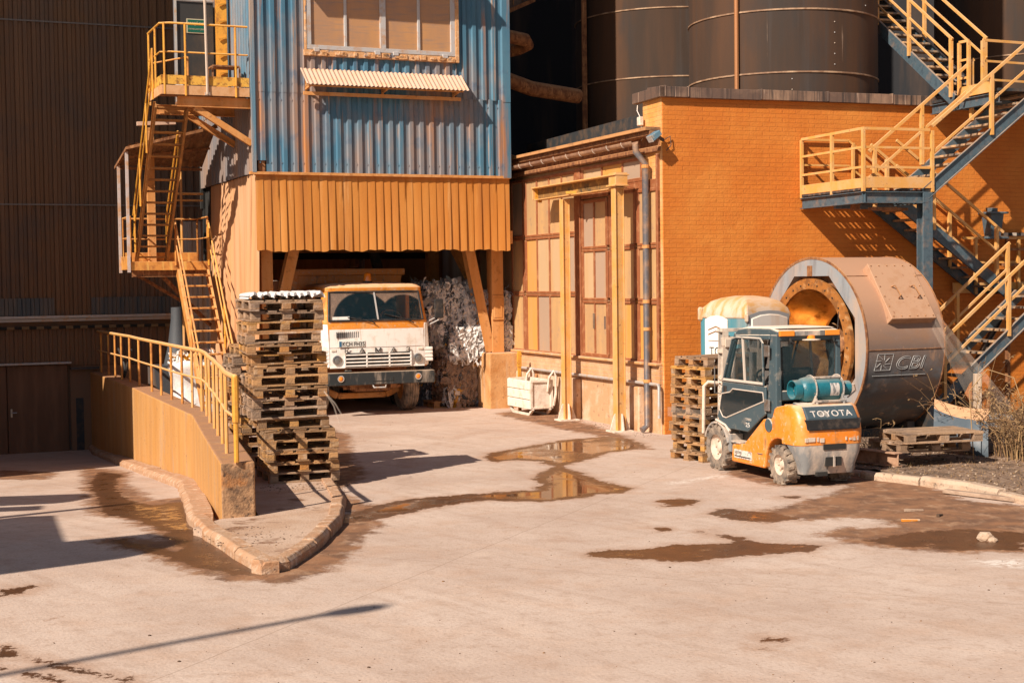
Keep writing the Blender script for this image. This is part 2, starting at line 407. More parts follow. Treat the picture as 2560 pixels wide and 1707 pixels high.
extra = np.array([[nb + i, nb + (i + 1) % 4, corner[(i + 1) % 4], corner[i]] for i in range(4)])
allq = np.vstack([quads, extra])
me.loops.add(allq.size); me.loops.foreach_set('vertex_index', allq.ravel())
me.polygons.add(len(allq)); me.polygons.foreach_set('loop_start', np.arange(0, allq.size, 4)); me.polygons.foreach_set('loop_total', np.full(len(allq), 4))
me.update(); me.validate()
pale_ = field([poly(p) for p in ([(2235, 1288), (2352, 1283), (2352, 1303), (2280, 1300)], [(1540, 1108), (1660, 1090), (1665, 1094), (1545, 1112)], [(760, 1170), (800, 1175), (790, 1195), (750, 1190)])], .12)
for nm, f in (('wet', wet), ('mud', mud), ('pale', pale_)):
    at = me.attributes.new(nm, 'FLOAT', 'POINT'); at.data.foreach_set('value', np.concatenate([f.ravel(), np.zeros(4)]).astype(np.float32))
yard = bpy.data.objects.new('yard', me); COL.objects.link(yard); tag(yard, kind='structure')

def _n_attr(nt, nm): return _n(nt, 'ShaderNodeAttribute', attribute_name=nm).outputs['Fac']
def ground_mat():
    m = bpy.data.materials.new('dusty_concrete_yard'); m.use_nodes = True; nt = m.node_tree; b = nt.nodes['Principled BSDF']
    v = coords(nt)
    rot = _n(nt, 'ShaderNodeVectorRotate', rotation_type='Z_AXIS'); rot.inputs['Angle'].default_value = R(-38); nt.links.new(v, rot.inputs['Vector'])
    rot2 = _n(nt, 'ShaderNodeVectorRotate', rotation_type='Z_AXIS'); rot2.inputs['Angle'].default_value = R(24); nt.links.new(v, rot2.inputs['Vector'])
    c = mixc(nt, noise_mask(nt, v, .45, U_, .35, .68), (.565, .435, .36), (.445, .32, .255))
    c = mixc(nt, mul(nt, noise_mask(nt, v, 1.6, U_, .5, .75), .42), c, (.45, .25, .145))          # rusty dust
    c = mixc(nt, mul(nt, noise_mask(nt, rot.outputs[0], 1, (5, .35, 1), .5, .68), .38), c, (.37, .245, .18))   # tyre sweeps
    c = mixc(nt, mul(nt, noise_mask(nt, rot2.outputs[0], 1, (.3, 7, 1), .55, .75), .4), c, (.6, .43, .33))
    c = mixc(nt, mul(nt, noise_mask(nt, v, 26, U_, .52, .7), .55), c, (.3, .19, .13))              # fine grit
    c = mixc(nt, mul(nt, noise_mask(nt, v, 3.2, (1, .5, 1), .69, .73), .6), c, (.27, .13, .07))      # small stains
    c = mixc(nt, mul(nt, noise_mask(nt, v, 60, U_, .66, .7), .7), c, (.2, .12, .08))               # specks
    sx = _n(nt, 'ShaderNodeSeparateXYZ'); nt.links.new(v, sx.inputs[0])
    for (cx_, cy_, r0, wd, colr, amt, inner_) in ((9.5, 22.5, 11.2, .16, (.36, .23, .165), .5, 1), (9.5, 22.5, 9.5, .16, (.36, .23, .165), .45, 1), (-9, 8, 9.8, .2, (.6, .45, .36), .4, 0), (-9, 8, 8.2, .2, (.6, .45, .36), .4, 0), (3, 27, 11.6, .15, (.36, .23, .17), .45, 1), (3, 27, 13.2, .15, (.37, .24, .17), .4, 1), (-2, 30, 17.5, .25, (.6, .45, .36), .35, 0)):
        cm = _n(nt, 'ShaderNodeCombineXYZ'); nt.links.new(mul(nt, sx.outputs[0], cx_, 'SUBTRACT'), cm.inputs[0]); nt.links.new(mul(nt, sx.outputs[1], cy_, 'SUBTRACT'), cm.inputs[1])
        ln = _n(nt, 'ShaderNodeVectorMath', operation='LENGTH'); nt.links.new(cm.outputs[0], ln.inputs[0])
        dd_ = mul(nt, mul(nt, ln.outputs['Value'], r0, 'SUBTRACT'), 0, 'ADD'); ab = _n(nt, 'ShaderNodeMath', operation='ABSOLUTE'); nt.links.new(dd_, ab.inputs[0])
        mr = _n(nt, 'ShaderNodeMapRange'); mr.inputs[1].default_value = wd; mr.inputs[2].default_value = wd * .55; nt.links.new(ab.outputs[0], mr.inputs[0])
        c = mixc(nt, mul(nt, mul(nt, mr.outputs[0], noise_mask(nt, v, .8, U_, .42, .62)), mul(nt, noise_mask(nt, v, 16, U_, .3, .6), amt)), c, colr)
    c = mixc(nt, mul(nt, noise_mask(nt, v, 5.5, (1, 1, 1), .52, .72), .6), c, (.37, .245, .18))     # blotches
    c = mixc(nt, mul(nt, noise_mask(nt, v, 2.1, (1, 1, 1), .58, .72), .4), c, (.6, .46, .37))       # pale dust drifts
    # slab joints
    br = _n(nt, 'ShaderNodeTexBrick'); br.offset = 0; br.inputs['Scale'].default_value = 1; br.inputs['Mortar Size'].default_value = .008; br.inputs['Mortar Smooth'].default_value = .3
    br.inputs['Brick Width'].default_value = 6.3; br.inputs['Row Height'].default_value = 6.3
    nzv = _n(nt, 'ShaderNodeTexNoise'); nzv.inputs['Scale'].default_value = 1.5; nt.links.new(v, nzv.inputs['Vector'])
    wv = _n(nt, 'ShaderNodeMix', data_type='VECTOR'); wv.inputs[0].default_value = .035
    nt.links.new(rot2.outputs[0], wv.inputs[4]); nt.links.new(nzv.outputs[1], wv.inputs[5]); nt.links.new(wv.outputs[1], br.inputs['Vector'])
    c = mixc(nt, mul(nt, br.outputs['Fac'], .45), c, (.24, .15, .1))
    aw = _n(nt, 'ShaderNodeAttribute', attribute_name='wet'); am = _n(nt, 'ShaderNodeAttribute', attribute_name='mud')
    nz = _n(nt, 'ShaderNodeTexNoise'); nz.inputs['Scale'].default_value = 3.4; nz.inputs['Detail'].default_value = 10; nz.inputs['Roughness'].default_value = .78; nt.links.new(v, nz.inputs['Vector'])
    dn = mul(nt, mul(nt, nz.outputs[0], .5, 'SUBTRACT'), 1.0)
    def band(att, lo, hi, k=1.0):
        s_ = mul(nt, att.outputs['Fac'], mul(nt, dn, k), 'ADD'); mr = _n(nt, 'ShaderNodeMapRange'); mr.interpolation_type = 'SMOOTHSTEP'
        mr.inputs[1].default_value = lo; mr.inputs[2].default_value = hi; nt.links.new(s_, mr.inputs[0]); return mr.outputs[0]
    gate = _n(nt, 'ShaderNodeMapRange'); gate.inputs[1].default_value = .02; gate.inputs[2].default_value = .2; nt.links.new(aw.outputs['Fac'], gate.inputs[0])
    gm = _n(nt, 'ShaderNodeMapRange'); gm.inputs[1].default_value = .02; gm.inputs[2].default_value = .3; nt.links.new(am.outputs['Fac'], gm.inputs[0])
    mudf = mul(nt, mul(nt, band(am, .24, .5, 1.35), gm.outputs[0]), .95)
    halo = mul(nt, mul(nt, band(aw, .18, .5, 1.0), gate.outputs[0]), .45)
    wetf = mul(nt, band(aw, .47, .51), gate.outputs[0])
    core = mul(nt, mul(nt, band(aw, .7, .78, 1.1), gate.outputs[0]), noise_mask(nt, v, .8, (1, 1, 1), .4, .52))
    c = mixc(nt, halo, c, (.36, .2, .12))
    mudc = mixc(nt, noise_mask(nt, v, 2.6, (1, 1, 1), .4, .62), (.26, .115, .048), (.13, .055, .024))
    mudc = mixc(nt, mul(nt, noise_mask(nt, v, 5, (1, .6, 1), .52, .72), .8), mudc, (.4, .235, .135))
    c = mixc(nt, mudf, c, mudc)
    c = mixc(nt, mul(nt, noise_mask(nt, v, 9, (1, 1, 1), .45, .55), _n_attr(nt, 'pale')), c, (.72, .64, .57))
    c = mixc(nt, wetf, c, mixc(nt, noise_mask(nt, v, 4, (1, 1, 1), .4, .65), (.12, .05, .022), (.08, .036, .018)))
    c = mixc(nt, mul(nt, core, .8), c, (.12, .055, .025))
    nt.links.new(c, b.inputs['Base Color'])
    r = _n(nt, 'ShaderNodeMix'); r.inputs[2].default_value = .92; r.inputs[3].default_value = .34; nt.links.new(wetf, r.inputs[0])
    r2 = _n(nt, 'ShaderNodeMix'); r2.inputs[3].default_value = .04; nt.links.new(r.outputs[0], r2.inputs[2]); nt.links.new(core, r2.inputs[0])
    nt.links.new(r2.outputs[0], b.inputs['Roughness'])
    fb = _n(nt, 'ShaderNodeTexNoise'); fb.inputs['Scale'].default_value = 35; fb.inputs['Detail'].default_value = 8; nt.links.new(v, fb.inputs['Vector'])
    bp = _n(nt, 'ShaderNodeBump'); bp.inputs['Distance'].default_value = .012
    st = mul(nt, mul(nt, mul(nt, core, 1.0), -1.0), 1.0, 'ADD'); nt.links.new(mul(nt, st, .5), bp.inputs['Strength'])
    nt.links.new(fb.outputs[0], bp.inputs['Height']); nt.links.new(bp.outputs[0], b.inputs['Normal'])
    return m
me.materials.append(ground_mat())
def scatter_ground(): pass

# ------------------------------------------------------------------ retaining wall with its railing
def offset_poly(pl, d):
    out = []
    for i, p in enumerate(pl):
        a = Vector(pl[max(i - 1, 0)]); b_ = Vector(pl[min(i + 1, len(pl) - 1)]); t = (b_ - a).normalized()
        out.append((p[0] + t.y * d, p[1] - t.x * d))
    return out
wr = offset_poly(WL, WT); wr[0] = (-3.03, 17.16)
mb = MB()
for i in range(len(WL) - 1):
    n = 10
    for k in range(n):
        q = [(Vector(a) * (1 - t) + Vector(b_) * t) for a, b_, t in ((WL[i], WL[i + 1], k / n), (wr[i], wr[i + 1], k / n), (wr[i], wr[i + 1], (k + 1) / n), (WL[i], WL[i + 1], (k + 1) / n))]
        o = len(mb.v)
        for z in (-1.5, .73 if True else 0):
            mb.v += [(p.x, p.y, z) for p in q]
        mb.f += [[o + 4, o + 5, o + 6, o + 7], [o + 1, o + 2, o + 6, o + 5], [o + 3, o, o + 4, o + 7]]; mb.mi += [0, 0, 0]
        if i == 0 and k == 0: mb.f.append([o, o + 1, o + 5, o + 4]); mb.mi.append(1)
o = mb.build('retaining_wall', [wallconc, oldconc])
bm = bmesh.new(); bm.from_mesh(o.data); bmesh.ops.remove_doubles(bm, verts=bm.verts, dist=.001); bm.to_mesh(o.data); bm.free()
bv = o.modifiers.new('bevel', 'BEVEL'); bv.width = .022; bv.segments = 2; bv.limit_method = 'ANGLE'; bv.angle_limit = R(40)
tag(o, 'long ochre concrete retaining wall with a stained blunt end beside the sunken ramp', 'wall')

RP = [(-3.22, 17.05), (-3.52, 18.02), (-3.79, 19.14), (-4.05, 20.15), (-4.31, 21.19), (-4.56, 22.1), (-4.85, 23.28), (-5.12, 24.2), (-5.44, 24.95), (-5.79, 25.75), (-6.2, 26.72), (-6.66, 27.86), (-7.08, 28.85), (-7.72, 30.4), (-8.3, 31.9), (-8.73, 32.85), (-9.1, 33.7), (-9.5, 34.6), (-9.95, 35.6), (-10.4, 36.6)]
rl = thing('railing', 'orange tube railing standing along the top of the concrete retaining wall', 'railing', (RP[0][0], RP[0][1], .73)); OFF[rl.name] = (RP[0][0], RP[0][1], .73)
MB().tube([(x, y, 1.72) for x, y in RP], .032, 8).build('top_rail', cream_y, rl, smooth=40)
MB().tube([(x, y, 1.25) for x, y in RP], .02, 6).build('mid_rail', cream_y, rl, smooth=40)
for i, (x, y) in enumerate(RP):
    if i == 0:
        MB().tube([(x, y, .73), (x, y, 1.24)], .03, 8).tube([(x, y, 1.2), (x, y, 1.72)], .042, 8).ball((x, y, 1.72), .042).build('post', yellow, rl, smooth=40)
    else:
        MB().tube([(x, y, .73), (x, y, 1.71)], .024, 7).build('post', cream_y if i < 9 else stair_o, rl, smooth=40)
hp = [Vector((-9.0, 33.62, 1.4)) + Vector((.05 * math.sin(t * 6), .1 * math.sin(t * 9), -.62 * math.sin(t * math.pi))) + Vector((.55, -1.0, 0)) * t for t in [i / 14 for i in range(15)]]
o = MB().tube(hp, .035, 7).build('hose', black, smooth=60); tag(o, 'dark rubber hose looped over the shaded end of the orange railing', 'hose')

# ------------------------------------------------------------------ kerbs and the raised corner pad
def kerb(name, line, wd, ht, m, inner=1, stone=1.0, rough=.012, zfn=ground_z, z_in=0):
    mb = MB(); rnd = random.Random(len(line)); pts = []
    for a, b_ in zip(line[:-1], line[1:]):
        a, b_ = Vector(a), Vector(b_); n = max(1, round((b_ - a).length / stone))
        pts += [a.lerp(b_, k / n) for k in range(n)]
    pts.append(Vector(line[-1])); inn = offset_poly([tuple(p) for p in pts], wd * inner)
    for i in range(len(pts) - 1):
        a, b_ = pts[i], pts[i + 1]; ia, ib = Vector(inn[i]), Vector(inn[i + 1]); g = min(.02, .12 / (b_ - a).length * .1)
        h = ht + rnd.uniform(-rough, rough); ch = wd * .22
        loops = []
        for t in (g, .5, 1 - g):
            o_, i_ = a.lerp(b_, t), ia.lerp(ib, t); z = zfn(o_.x, o_.y); c = (i_ - o_).normalized(); jx = rnd.uniform(-rough, rough)
            o_ = o_ + c * jx
            loops.append([(o_.x, o_.y, z - .1), (o_.x, o_.y, z + h * .62), (o_.x + c.x * ch, o_.y + c.y * ch, z + h), (i_.x, i_.y, z + h), (i_.x, i_.y, z - .1)])
        mb.loft(loops)
    return tag(mb.build(name, m, bevel=.008), kind='structure')
KL = [(-10.6, 36.4), (-7.75, 29.15), (-5.30, 23.1), (-4.14, 18.5), (-3.52, 16.35), (-3.3, 15.85), (-2.85, 14.89), (-2.44, 14.06)]
KR = [(-2.44, 14.06), (-2.2, 14.32), (-2.06, 15.3), (-1.98, 16.9), (-2.12, 18.5), (-2.5, 20.3)]
kerb('kerb', KL[:4] + [(-3.86, 17.3)], .3, .12, kerbmat, -1)
kerb('kerb', [(-3.86, 17.3)] + KL[4:], .19, .12, kerbmat, -1)
kerb('kerb', KR, .17, .13, kerbmat, -1, .9)
pad = [(-2.44, 14.22), (-2.3, 14.5), (-2.2, 15.3), (-2.12, 16.9), (-2.26, 18.5), (-2.6, 20.3), (-2.7, 21.6), (-4.2, 21.6), (-3.0, 17.2), (-3.4, 17.0), (-3.6, 16.4), (-3.25, 15.95), (-2.75, 14.95)]
padm = mat('pad_concrete', (.5, .35, .26), .92, 0, [((.4, .24, .15), 1.5, U_, .42, .65), ((.22, .11, .06), 2.4, U_, .56, .66), ((.25, .15, .1), 24, U_, .58, .72)], bump=(35, .5))
tag(MB().prism(pad, -.05, .085, 'z').build('pavement', padm), kind='structure')

# ================================================================== CORRUGATED HALL (left, in the shade)
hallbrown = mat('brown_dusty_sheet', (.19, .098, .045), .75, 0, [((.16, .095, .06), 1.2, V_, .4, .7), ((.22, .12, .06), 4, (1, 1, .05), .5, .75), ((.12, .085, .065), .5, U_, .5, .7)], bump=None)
hl = fthing(L, 'corrugated_hall', 'tall brown corrugated hall in deep shade behind the steel stair', 'building', 0, 0, 0)
mb = MB()
for z0, z1 in ((2.12, 4.82), (4.8, 9.2), (9.18, 15)):
    mb.corr(-9, 9.5, z0, z1, -.012 if z0 > 3 else 0, .05, .205, rib=.42)
mb.corr(-9, 9.5, .9, 1.8, 0, .03, .2)
mb.box(-9, 9.5, .05, .4, -1.6, 15)
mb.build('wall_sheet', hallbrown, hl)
for z in (4.8, 9.18): MB().box(-9, 9.5, -.075, -.004, z - .02, z + .015).build('seam_flashing', mat('seam_metal', (.2, .17, .15), .5, .2, bump=None), hl)
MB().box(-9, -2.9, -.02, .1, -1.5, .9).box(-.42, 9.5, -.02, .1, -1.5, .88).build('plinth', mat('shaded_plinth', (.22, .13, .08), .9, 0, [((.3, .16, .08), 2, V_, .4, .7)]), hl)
MB().box(-9, 9.5, -.16, -.02, 2.06, 2.12).box(-9, 9.5, -.08, -.02, 1.98, 2.05).build('door_track', grey_al, hl)
mbh = MB(); x = -9
while x < 9.4:
    mbh.box(x, min(x + .17, 9.5), -.11, -.03, 1.80, 1.87, 0); mbh.box(min(x + .17, 9.49), min(x + .34, 9.5), -.11, -.03, 1.80, 1.87, 1); x += .34
mbh.build('hazard_strip', [mat('hazard_yellow', (.2, .125, .055), .7), dark], hl)
d1 = MB().box(-3.4, -1.9, -.03, .03, -1.2, .92).build('door', mat('brown_steel_door', (.16, .075, .035), .6, 0, [((.24, .12, .06), 3, V_, .45, .7)]), hl, bevel=.006)
d2 = MB().box(-1.88, -.48, -.03, .03, -1.2, .92).build('door', bpy.data.materials['brown_steel_door'], hl, bevel=.006)
MB().box(-1.82, -1.78, -.06, -.03, -.3, -.1).tube([(-1.8, -.05, -.19), (-1.8, -.1, -.19), (-1.68, -.1, -.19)], .012, 6).build('handle', chrome, d2)
MB().box(-9, -.4, -.22, -.02, .95, 1.0).build('door_hood', grey_al, hl, bevel=.01)
MB().box(-.42, .25, -.18, -.02, .8, .86).box(-.3, -.12, -.03, .02, -1.3, .1).build('pipe_recess', darksteel, hl)
for x0, x1 in ((-2.6, -.75), (.12, 3.2)):
    f = MB().corr(x0, x1, 2.13, 2.55, -.055, .03, .2).build('skylight_strip', mat('murky_glazing', (.06, .075, .085), .5, 0, [((.16, .12, .09), 3, V_, .4, .7)], bump=None), hl)
# ================================================================== CLADDING TOWER
blue = mat('faded_blue_cladding', (.058, .155, .235), .5, 0, [((.105, .215, .29), 1.1, (1, 1, .35), .42, .7), ((.3, .19, .14), .55, (1, 1, .35), .46, .62), ((.42, .17, .055), 3.2, (1, 1, .09), .55, .72), ((.5, .27, .13), 9, (1, 1, .05), .6, .75), ((.07, .12, .19), 2.5, U_, .56, .75)], bump=(8, .03))
curt = mat('orange_dusted_strip_curtain', (.48, .17, .022), .75, 0, [((.54, .225, .045), 1.2, (1, 1, .25), .42, .68), ((.34, .115, .02), 3, (1, 1, .08), .5, .74), ((.6, .3, .1), 6, (1, 1, .06), .58, .76)], bump=(14, .06))
pale = mat('pale_dusted_side_sheets', (.56, .31, .165), .8, 0, [((.56, .27, .11), 1.4, (1, 1, .2), .42, .68), ((.38, .17, .07), 5, (1, 1, .03), .5, .68)], bump=(14, .08))
frm_o = mat('orange_dusted_column', (.56, .235, .06), .8, 0, [((.62, .31, .12), 4, V_, .42, .68), ((.38, .15, .04), 9, U_, .55, .7)], bump=(40, .2))
pink = mat('dusted_asbestos_sheet', (.56, .37, .27), .9, 0, [((.6, .34, .2), 4, U_, .5, .7)], bump=(40, .2))
tw = fthing(T, 'cladding_tower', 'blue ribbed steel clad tower raised over the truck bay with an orange curtain skirt', 'building', -2.8, 0, 0)
# upper body behind the sheets
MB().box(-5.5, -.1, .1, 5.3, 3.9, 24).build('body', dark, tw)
mb = MB()
mb.corr(-5.36, -.16, 5.07, 6.7, -.004, .042, .2265); mb.corr(-5.585, -5.36, 5.3, 6.7, -.004, .042, .2265)
mb.corr(-5.585, -4.53, 6.68, 24, -.012, .042, .2265); mb.corr(-1.2, -.16, 6.68, 24, -.012, .042, .2265); mb.corr(-4.53, -1.2, 6.68, 7.44, -.012, .042, .2265)
mb.corr(-4.53, -1.2, 9.7, 24, -.012, .042, .2265)
for z in (5.25, 6.52, 6.86):
    x = -5.5
    while x < -.2:
        if not (z > 6.6 and -4.5 < x < -1.25): mb.box(x, x + .022, -.03, -.004, z, z + .022)
        x += .2265
mb.build('front_cladding', blue, tw)
MB().box(-5.52, -5.38, .02, .08, 5.06, 5.3).build('broken_gap', rust, tw)
MB().box(-.17, .015, -.055, -.003, 5.03, 6.66).box(-.17, .015, -.065, -.004, 6.655, 24).box(.0, .014, -.05, 3, 5.03, 24).build('corner_trim', blue, tw, bevel=.004)
MB().box(-5.66, -5.57, -.055, -.003, 5.06, 24).build('corner_trim', mat('dusted_corner_trim', (.4, .26, .17), .7, 0, [((.1, .2, .28), 2, V_, .5, .7)]), tw, bevel=.004)
side_c = mat('dusty_blue_side_cladding', (.17, .16, .17), .7, 0, [((.36, .2, .11), 1, V_, .42, .65), ((.12, .2, .28), 2, V_, .5, .75)], bump=None)
MB().corr(0.0, 5.3, 5.06, 6.6, -5.585, .04, .2, 'x').build('side_cladding', side_c, tw)
MB().corr(0.0, 5.3, 6.6, 24, -5.59, .04, .2265, 'x').build('side_cladding', blue, tw)
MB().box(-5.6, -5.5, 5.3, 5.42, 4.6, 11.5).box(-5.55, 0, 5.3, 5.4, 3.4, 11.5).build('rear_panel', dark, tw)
MB().box(.0, .02, 3, 5.3, 4, 11.5).build('right_panel', darksteel, tw)
# hanging strip curtains
rg = random.Random(3)
def cfn(t, z, d):
    k = (5.06 - z) / 1.6
    return (d * (.35 + .75 * k) + .02 * math.sin(t * 2.3) * k, z + (.02 * math.sin(t * 7.7) + .012 * math.sin(t * 23)) * k * k)
mb = MB().corr(-5.58, -.005, 3.48, 5.07, .03, .036, .165, 'y', 'strip', -1, rng=rg, nz=8, fn=cfn)
mb.build('strip_curtain', curt, tw, smooth=75)
def sfn(t, z, d):
    k = (5.05 - z) / 5
    return (d * (.4 + .8 * k) + .05 * k * math.sin(t * 3.1) + .25 * k * k * (.4 if t < 1 else 0), z)
MB().corr(.02, 4.4, .25, 5.06, -5.52, .09, .16, 'x', 'strip', -1, rng=random.Random(5), nz=8, fn=sfn).build('side_curtain', pale, tw, smooth=50)
MB().box(-5.7, -.0, -.05, .08, 5.02, 5.075).build('base_flashing', frm_o, tw)
# window with its frame
wf = MB()
for x0, x1 in ((-4.50, -4.40), (-1.36, -1.26), (-2.93, -2.80)): wf.box(x0, x1, -.09, -.02, 7.66, 9.62)
for x0, x1 in ((-3.70, -3.64), (-2.10, -2.04)): wf.box(x0, x1, -.08, -.02, 7.66, 9.62)
wf.box(-4.5, -1.26, -.095, -.02, 7.57, 7.66).box(-4.5, -1.26, -.095, -.02, 9.62, 9.7)
for x in (-4.3, -3.0, -2.6, -1.5): wf.box(x - .06, x + .06, -.13, -.07, 7.52, 7.6)
win = wf.build('window', mat('weathered_aluminium_frame', (.5, .47, .46), .5, .2, [((.5, .3, .18), 5, U_, .5, .7)]), tw, bevel=.006)
MB().box(-4.42, -1.34, -.045, -.03, 7.62, 9.66).build('pane', mat('orange_dusted_glazing', (.4, .22, .12), .3, 0, [((.52, .26, .1), 1.2, (1.5, 1, .6), .4, .7), ((.3, .2, .15), 7, (.3, 1, 3), .5, .75)], bump=None, coat=.2), win)
sb = MB().box(-4.56, -1.2, -.1, -.0, 7.44, 7.56).box(-4.54, -4.5, -.1, 0, 7.56, 9.8).box(-1.26, -1.18, -.11, 0, 7.44, 9.8)
rr_ = random.Random(2)
for i in range(46):
    x = rr_.uniform(-4.5, -1.3); sb.box(x, x + rr_.uniform(.03, .15), -.125, -.1, 7.44 + rr_.uniform(0, .06), 7.5 + rr_.uniform(0, .06))
sb.build('sill', mat('flaking_orange_sill', (.58, .3, .13), .85, 0, [((.16, .17, .2), 6, U_, .58, .66), ((.66, .42, .25), 9, U_, .5, .6)], bump=(40, .5)), win, bevel=.004)
# asbestos awning under the window
aw = MB().corr(-4.64, -1.13, 0, 1, 0, .028, .092, 'y', 'sine')
vs = []
for (x, y, z) in aw.v:
    d = -y; t = 1 - z
    vs.append((x + t * .03, -.05 - .38 * t - d * .7, 7.17 - .36 * t + d * .7))
aw.v = vs
awn = aw.build('awning', pink, tw, smooth=60)
aw.v = [(x, y + .004, z - .012) for x, y, z in vs]
ab = MB()
for x in (-4.52, -2.88, -1.3): ab.bar((x, -.02, 6.72), (x, -.02, 7.1), .05, .05).bar((x, -.03, 6.76), (x, -.36, 6.80), .04, .04).bar((x, -.34, 6.78), (x, -.06, 7.1), .03, .03)
ab.bar((-4.62, -.2, 6.66), (-1.2, -.2, 6.66), .05, .07).bar((-4.62, -.36, 6.8), (-1.2, -.36, 6.8), .03, .03)
ab.build('awning_bracket', frm_o, awn)
# canopy over the window, above the picture; its shadow falls across the panes
MB().prism([(-.95, 9.72), (-.95, 9.8), (-.02, 10.25), (-.02, 10.15)], -5.7, -1.7, 'x').build('upper_awning', pink, tw)
# portal columns and braces
def column(x, y, z0, z1, w_=.28, parent=tw):
    mb = MB().channel((x, y, z0), (x, y, z1), w_, w_, .02, up=(0, 1, 0)); mb.box(x - w_ / 2, x + w_ / 2, y - w_ / 2 + .02, y + w_ / 2 - .02, z0, z1)
    return mb.build('column', frm_o, parent, bevel=.005)
cR = column(.02, .95, 1.23, 3.95); column(-5.28, .55, 0, 3.95, .24); column(-5.28, 4.9, 0, 3.95, .24); column(.0, 4.9, 0, 3.95, .26)
MB().box(-.13, .16, .78, .8, 1.95, 2.5).box(-.09, .12, .77, .79, 2.0, 2.45).build('junction_box', frm_o, cR, bevel=.01)
MB().channel((-.72, .9, 3.9), (-.16, .95, 1.25), .22, .24, .02, up=(0, 1, 0), kind='C').build('brace', frm_o, tw)
MB().channel((-.45, 2.6, 3.9), (.0, 1.0, 1.9), .2, .2, .02, up=(0, 1, 0), kind='C').build('brace', frm_o, tw)
MB().channel((-4.55, .75, 3.9), (-5.15, .62, 1.6), .22, .24, .02, up=(0, 1, 0), kind='C').build('brace', frm_o, tw)
MB().channel((-1.55, 5.1, 3.9), (-.9, 5.1, 1.6), .2, .2, .02, up=(0, 1, 0)).build('brace', darksteel, tw)
MB().box(-5.4, .1, .12, .3, 3.62, 3.9).box(-5.4, .1, 4.8, 5.0, 3.55, 3.9).build('floor_beam', frm_o, tw)
# rear of the bay
MB().corr(-5.6, .9, 0, 4.4, 7.66, .05, .24).box(-5.6, .9, 7.67, 7.72, 0, 4.4).build('bay_rear_wall', greyribs, tw)
MB().box(.9, 1.0, 3.2, 7.7, 0, 4.4).build('bay_side_wall', greyribs, tw)
MB().box(-1.62, -1.56, 7.5, 7.56, 0, 4.4).box(-1.2, -1.05, 7.5, 7.55, 2.2, 4.2).bar((-2.6, 7.4, 3.0), (-1.7, 7.4, 3.5), .06, .06).build('bay_frame', rust, tw)
brown_c = mat('dark_brown_hanging_strips', (.4, .17, .055), .8, 0, [((.34, .15, .04), 1.5, V_, .45, .7)], bump=None)
MB().corr(-4.3, -3.0, 2.9, 3.9, 5.6, .05, .12, 'y', 'strip', -1, rng=rg).corr(-2.9, -1.6, 2.75, 3.9, 6.2, .05, .2, 'y', 'strip', -1, rng=rg).corr(-1.2, 1.0, .2, 3.9, 6.6, .05, .3, 'y', 'strip', -1, rng=rg).build('hanging_strips', brown_c, tw)
MB().tube([(-2.05, 5.4, 2.2), (-2.05, 5.4, 3.7)], .03, 6).tube([(-2.05, 5.4, 3.2), (-1.75, 5.4, 3.2)], .025, 6).tube([(-2.6, 5.4, 2.4), (-2.6, 5.4, 2.9)], .03, 6).build('pipework', rust, tw)
# footing
ft = fthing(T, 'concrete_footing', 'chest high orange stained concrete block carrying the right column of the bay', 'footing', .08, 1, 0)
mb = MB().box(-.31, .56, .55, 1.42, -.05, 1.23); o = mb.build('block', conc, ft, bevel=.03, seg=2)

# ------------------------------------------------------------------ steel stair on the left of the tower
st = fthing(T, 'steel_staircase', 'tall orange dusted steel stair with landings climbing the left side of the blue tower', 'staircase', -6.8, 2, 0)
def stair(parent, a, b_, wvec, n, m_str, m_tread, sh=.2, tw_=.24, tt=.035, st_t=.05, name='tread', grid=False):
    """a, b_: bottom / top points of the flight's centreline at tread level; wvec: half-width vector"""
    a, b_, wv = Vector(a), Vector(b_), Vector(wvec); d = b_ - a; run = Vector((d.x, d.y, 0)).normalized()
    for s in (-1, 1):
        MB().channel(a + wv * s + Vector((0, 0, -sh * .3)), b_ + wv * s + Vector((0, 0, -sh * .3)), st_t, sh, .012, kind='C' if s > 0 else 'D').build('stringer', m_str, parent)
    for i in range(n):
        p = a + d * ((i + .5) / n); mb = MB()
        mb.bar(p - wv * .97, p + wv * .97, tw_, tt)
        mb.build(name, m_tread, parent, bevel=.004)
def rail(parent, pts, hs=(1.0, .55), posts=None, m=cream_y, r=.02, pr=.022, flat=False, post_m=None):
    pts = [Vector(p) for p in pts]
    for k, h in enumerate(hs):
        q = [p + Vector((0, 0, h)) for p in pts]
        if flat:
            mb = MB()
            for a, b_ in zip(q[:-1], q[1:]): mb.bar(a, b_, r * (1.6 if k == 0 else 1.2), r * (2.4 if k == 0 else 2.0))
            mb.build('handrail' if k == 0 else 'mid_rail', m, parent)
        else: MB().tube(q, r if k == 0 else r * .8, 7).build('handrail' if k == 0 else 'mid_rail', m, parent, smooth=40)
    for p in (posts if posts is not None else pts):
        p = Vector(p)
        if flat: MB().bar(p - Vector((0, 0, .06)), p + Vector((0, 0, hs[0] - .01)), pr * 2, pr * 2.2, up=(0, 1, 0)).build('post', post_m or m, parent)
        else: MB().tube([p - Vector((0, 0, .06)), p + Vector((0, 0, hs[0]))], pr, 6).build('post', post_m or m, parent, smooth=40)
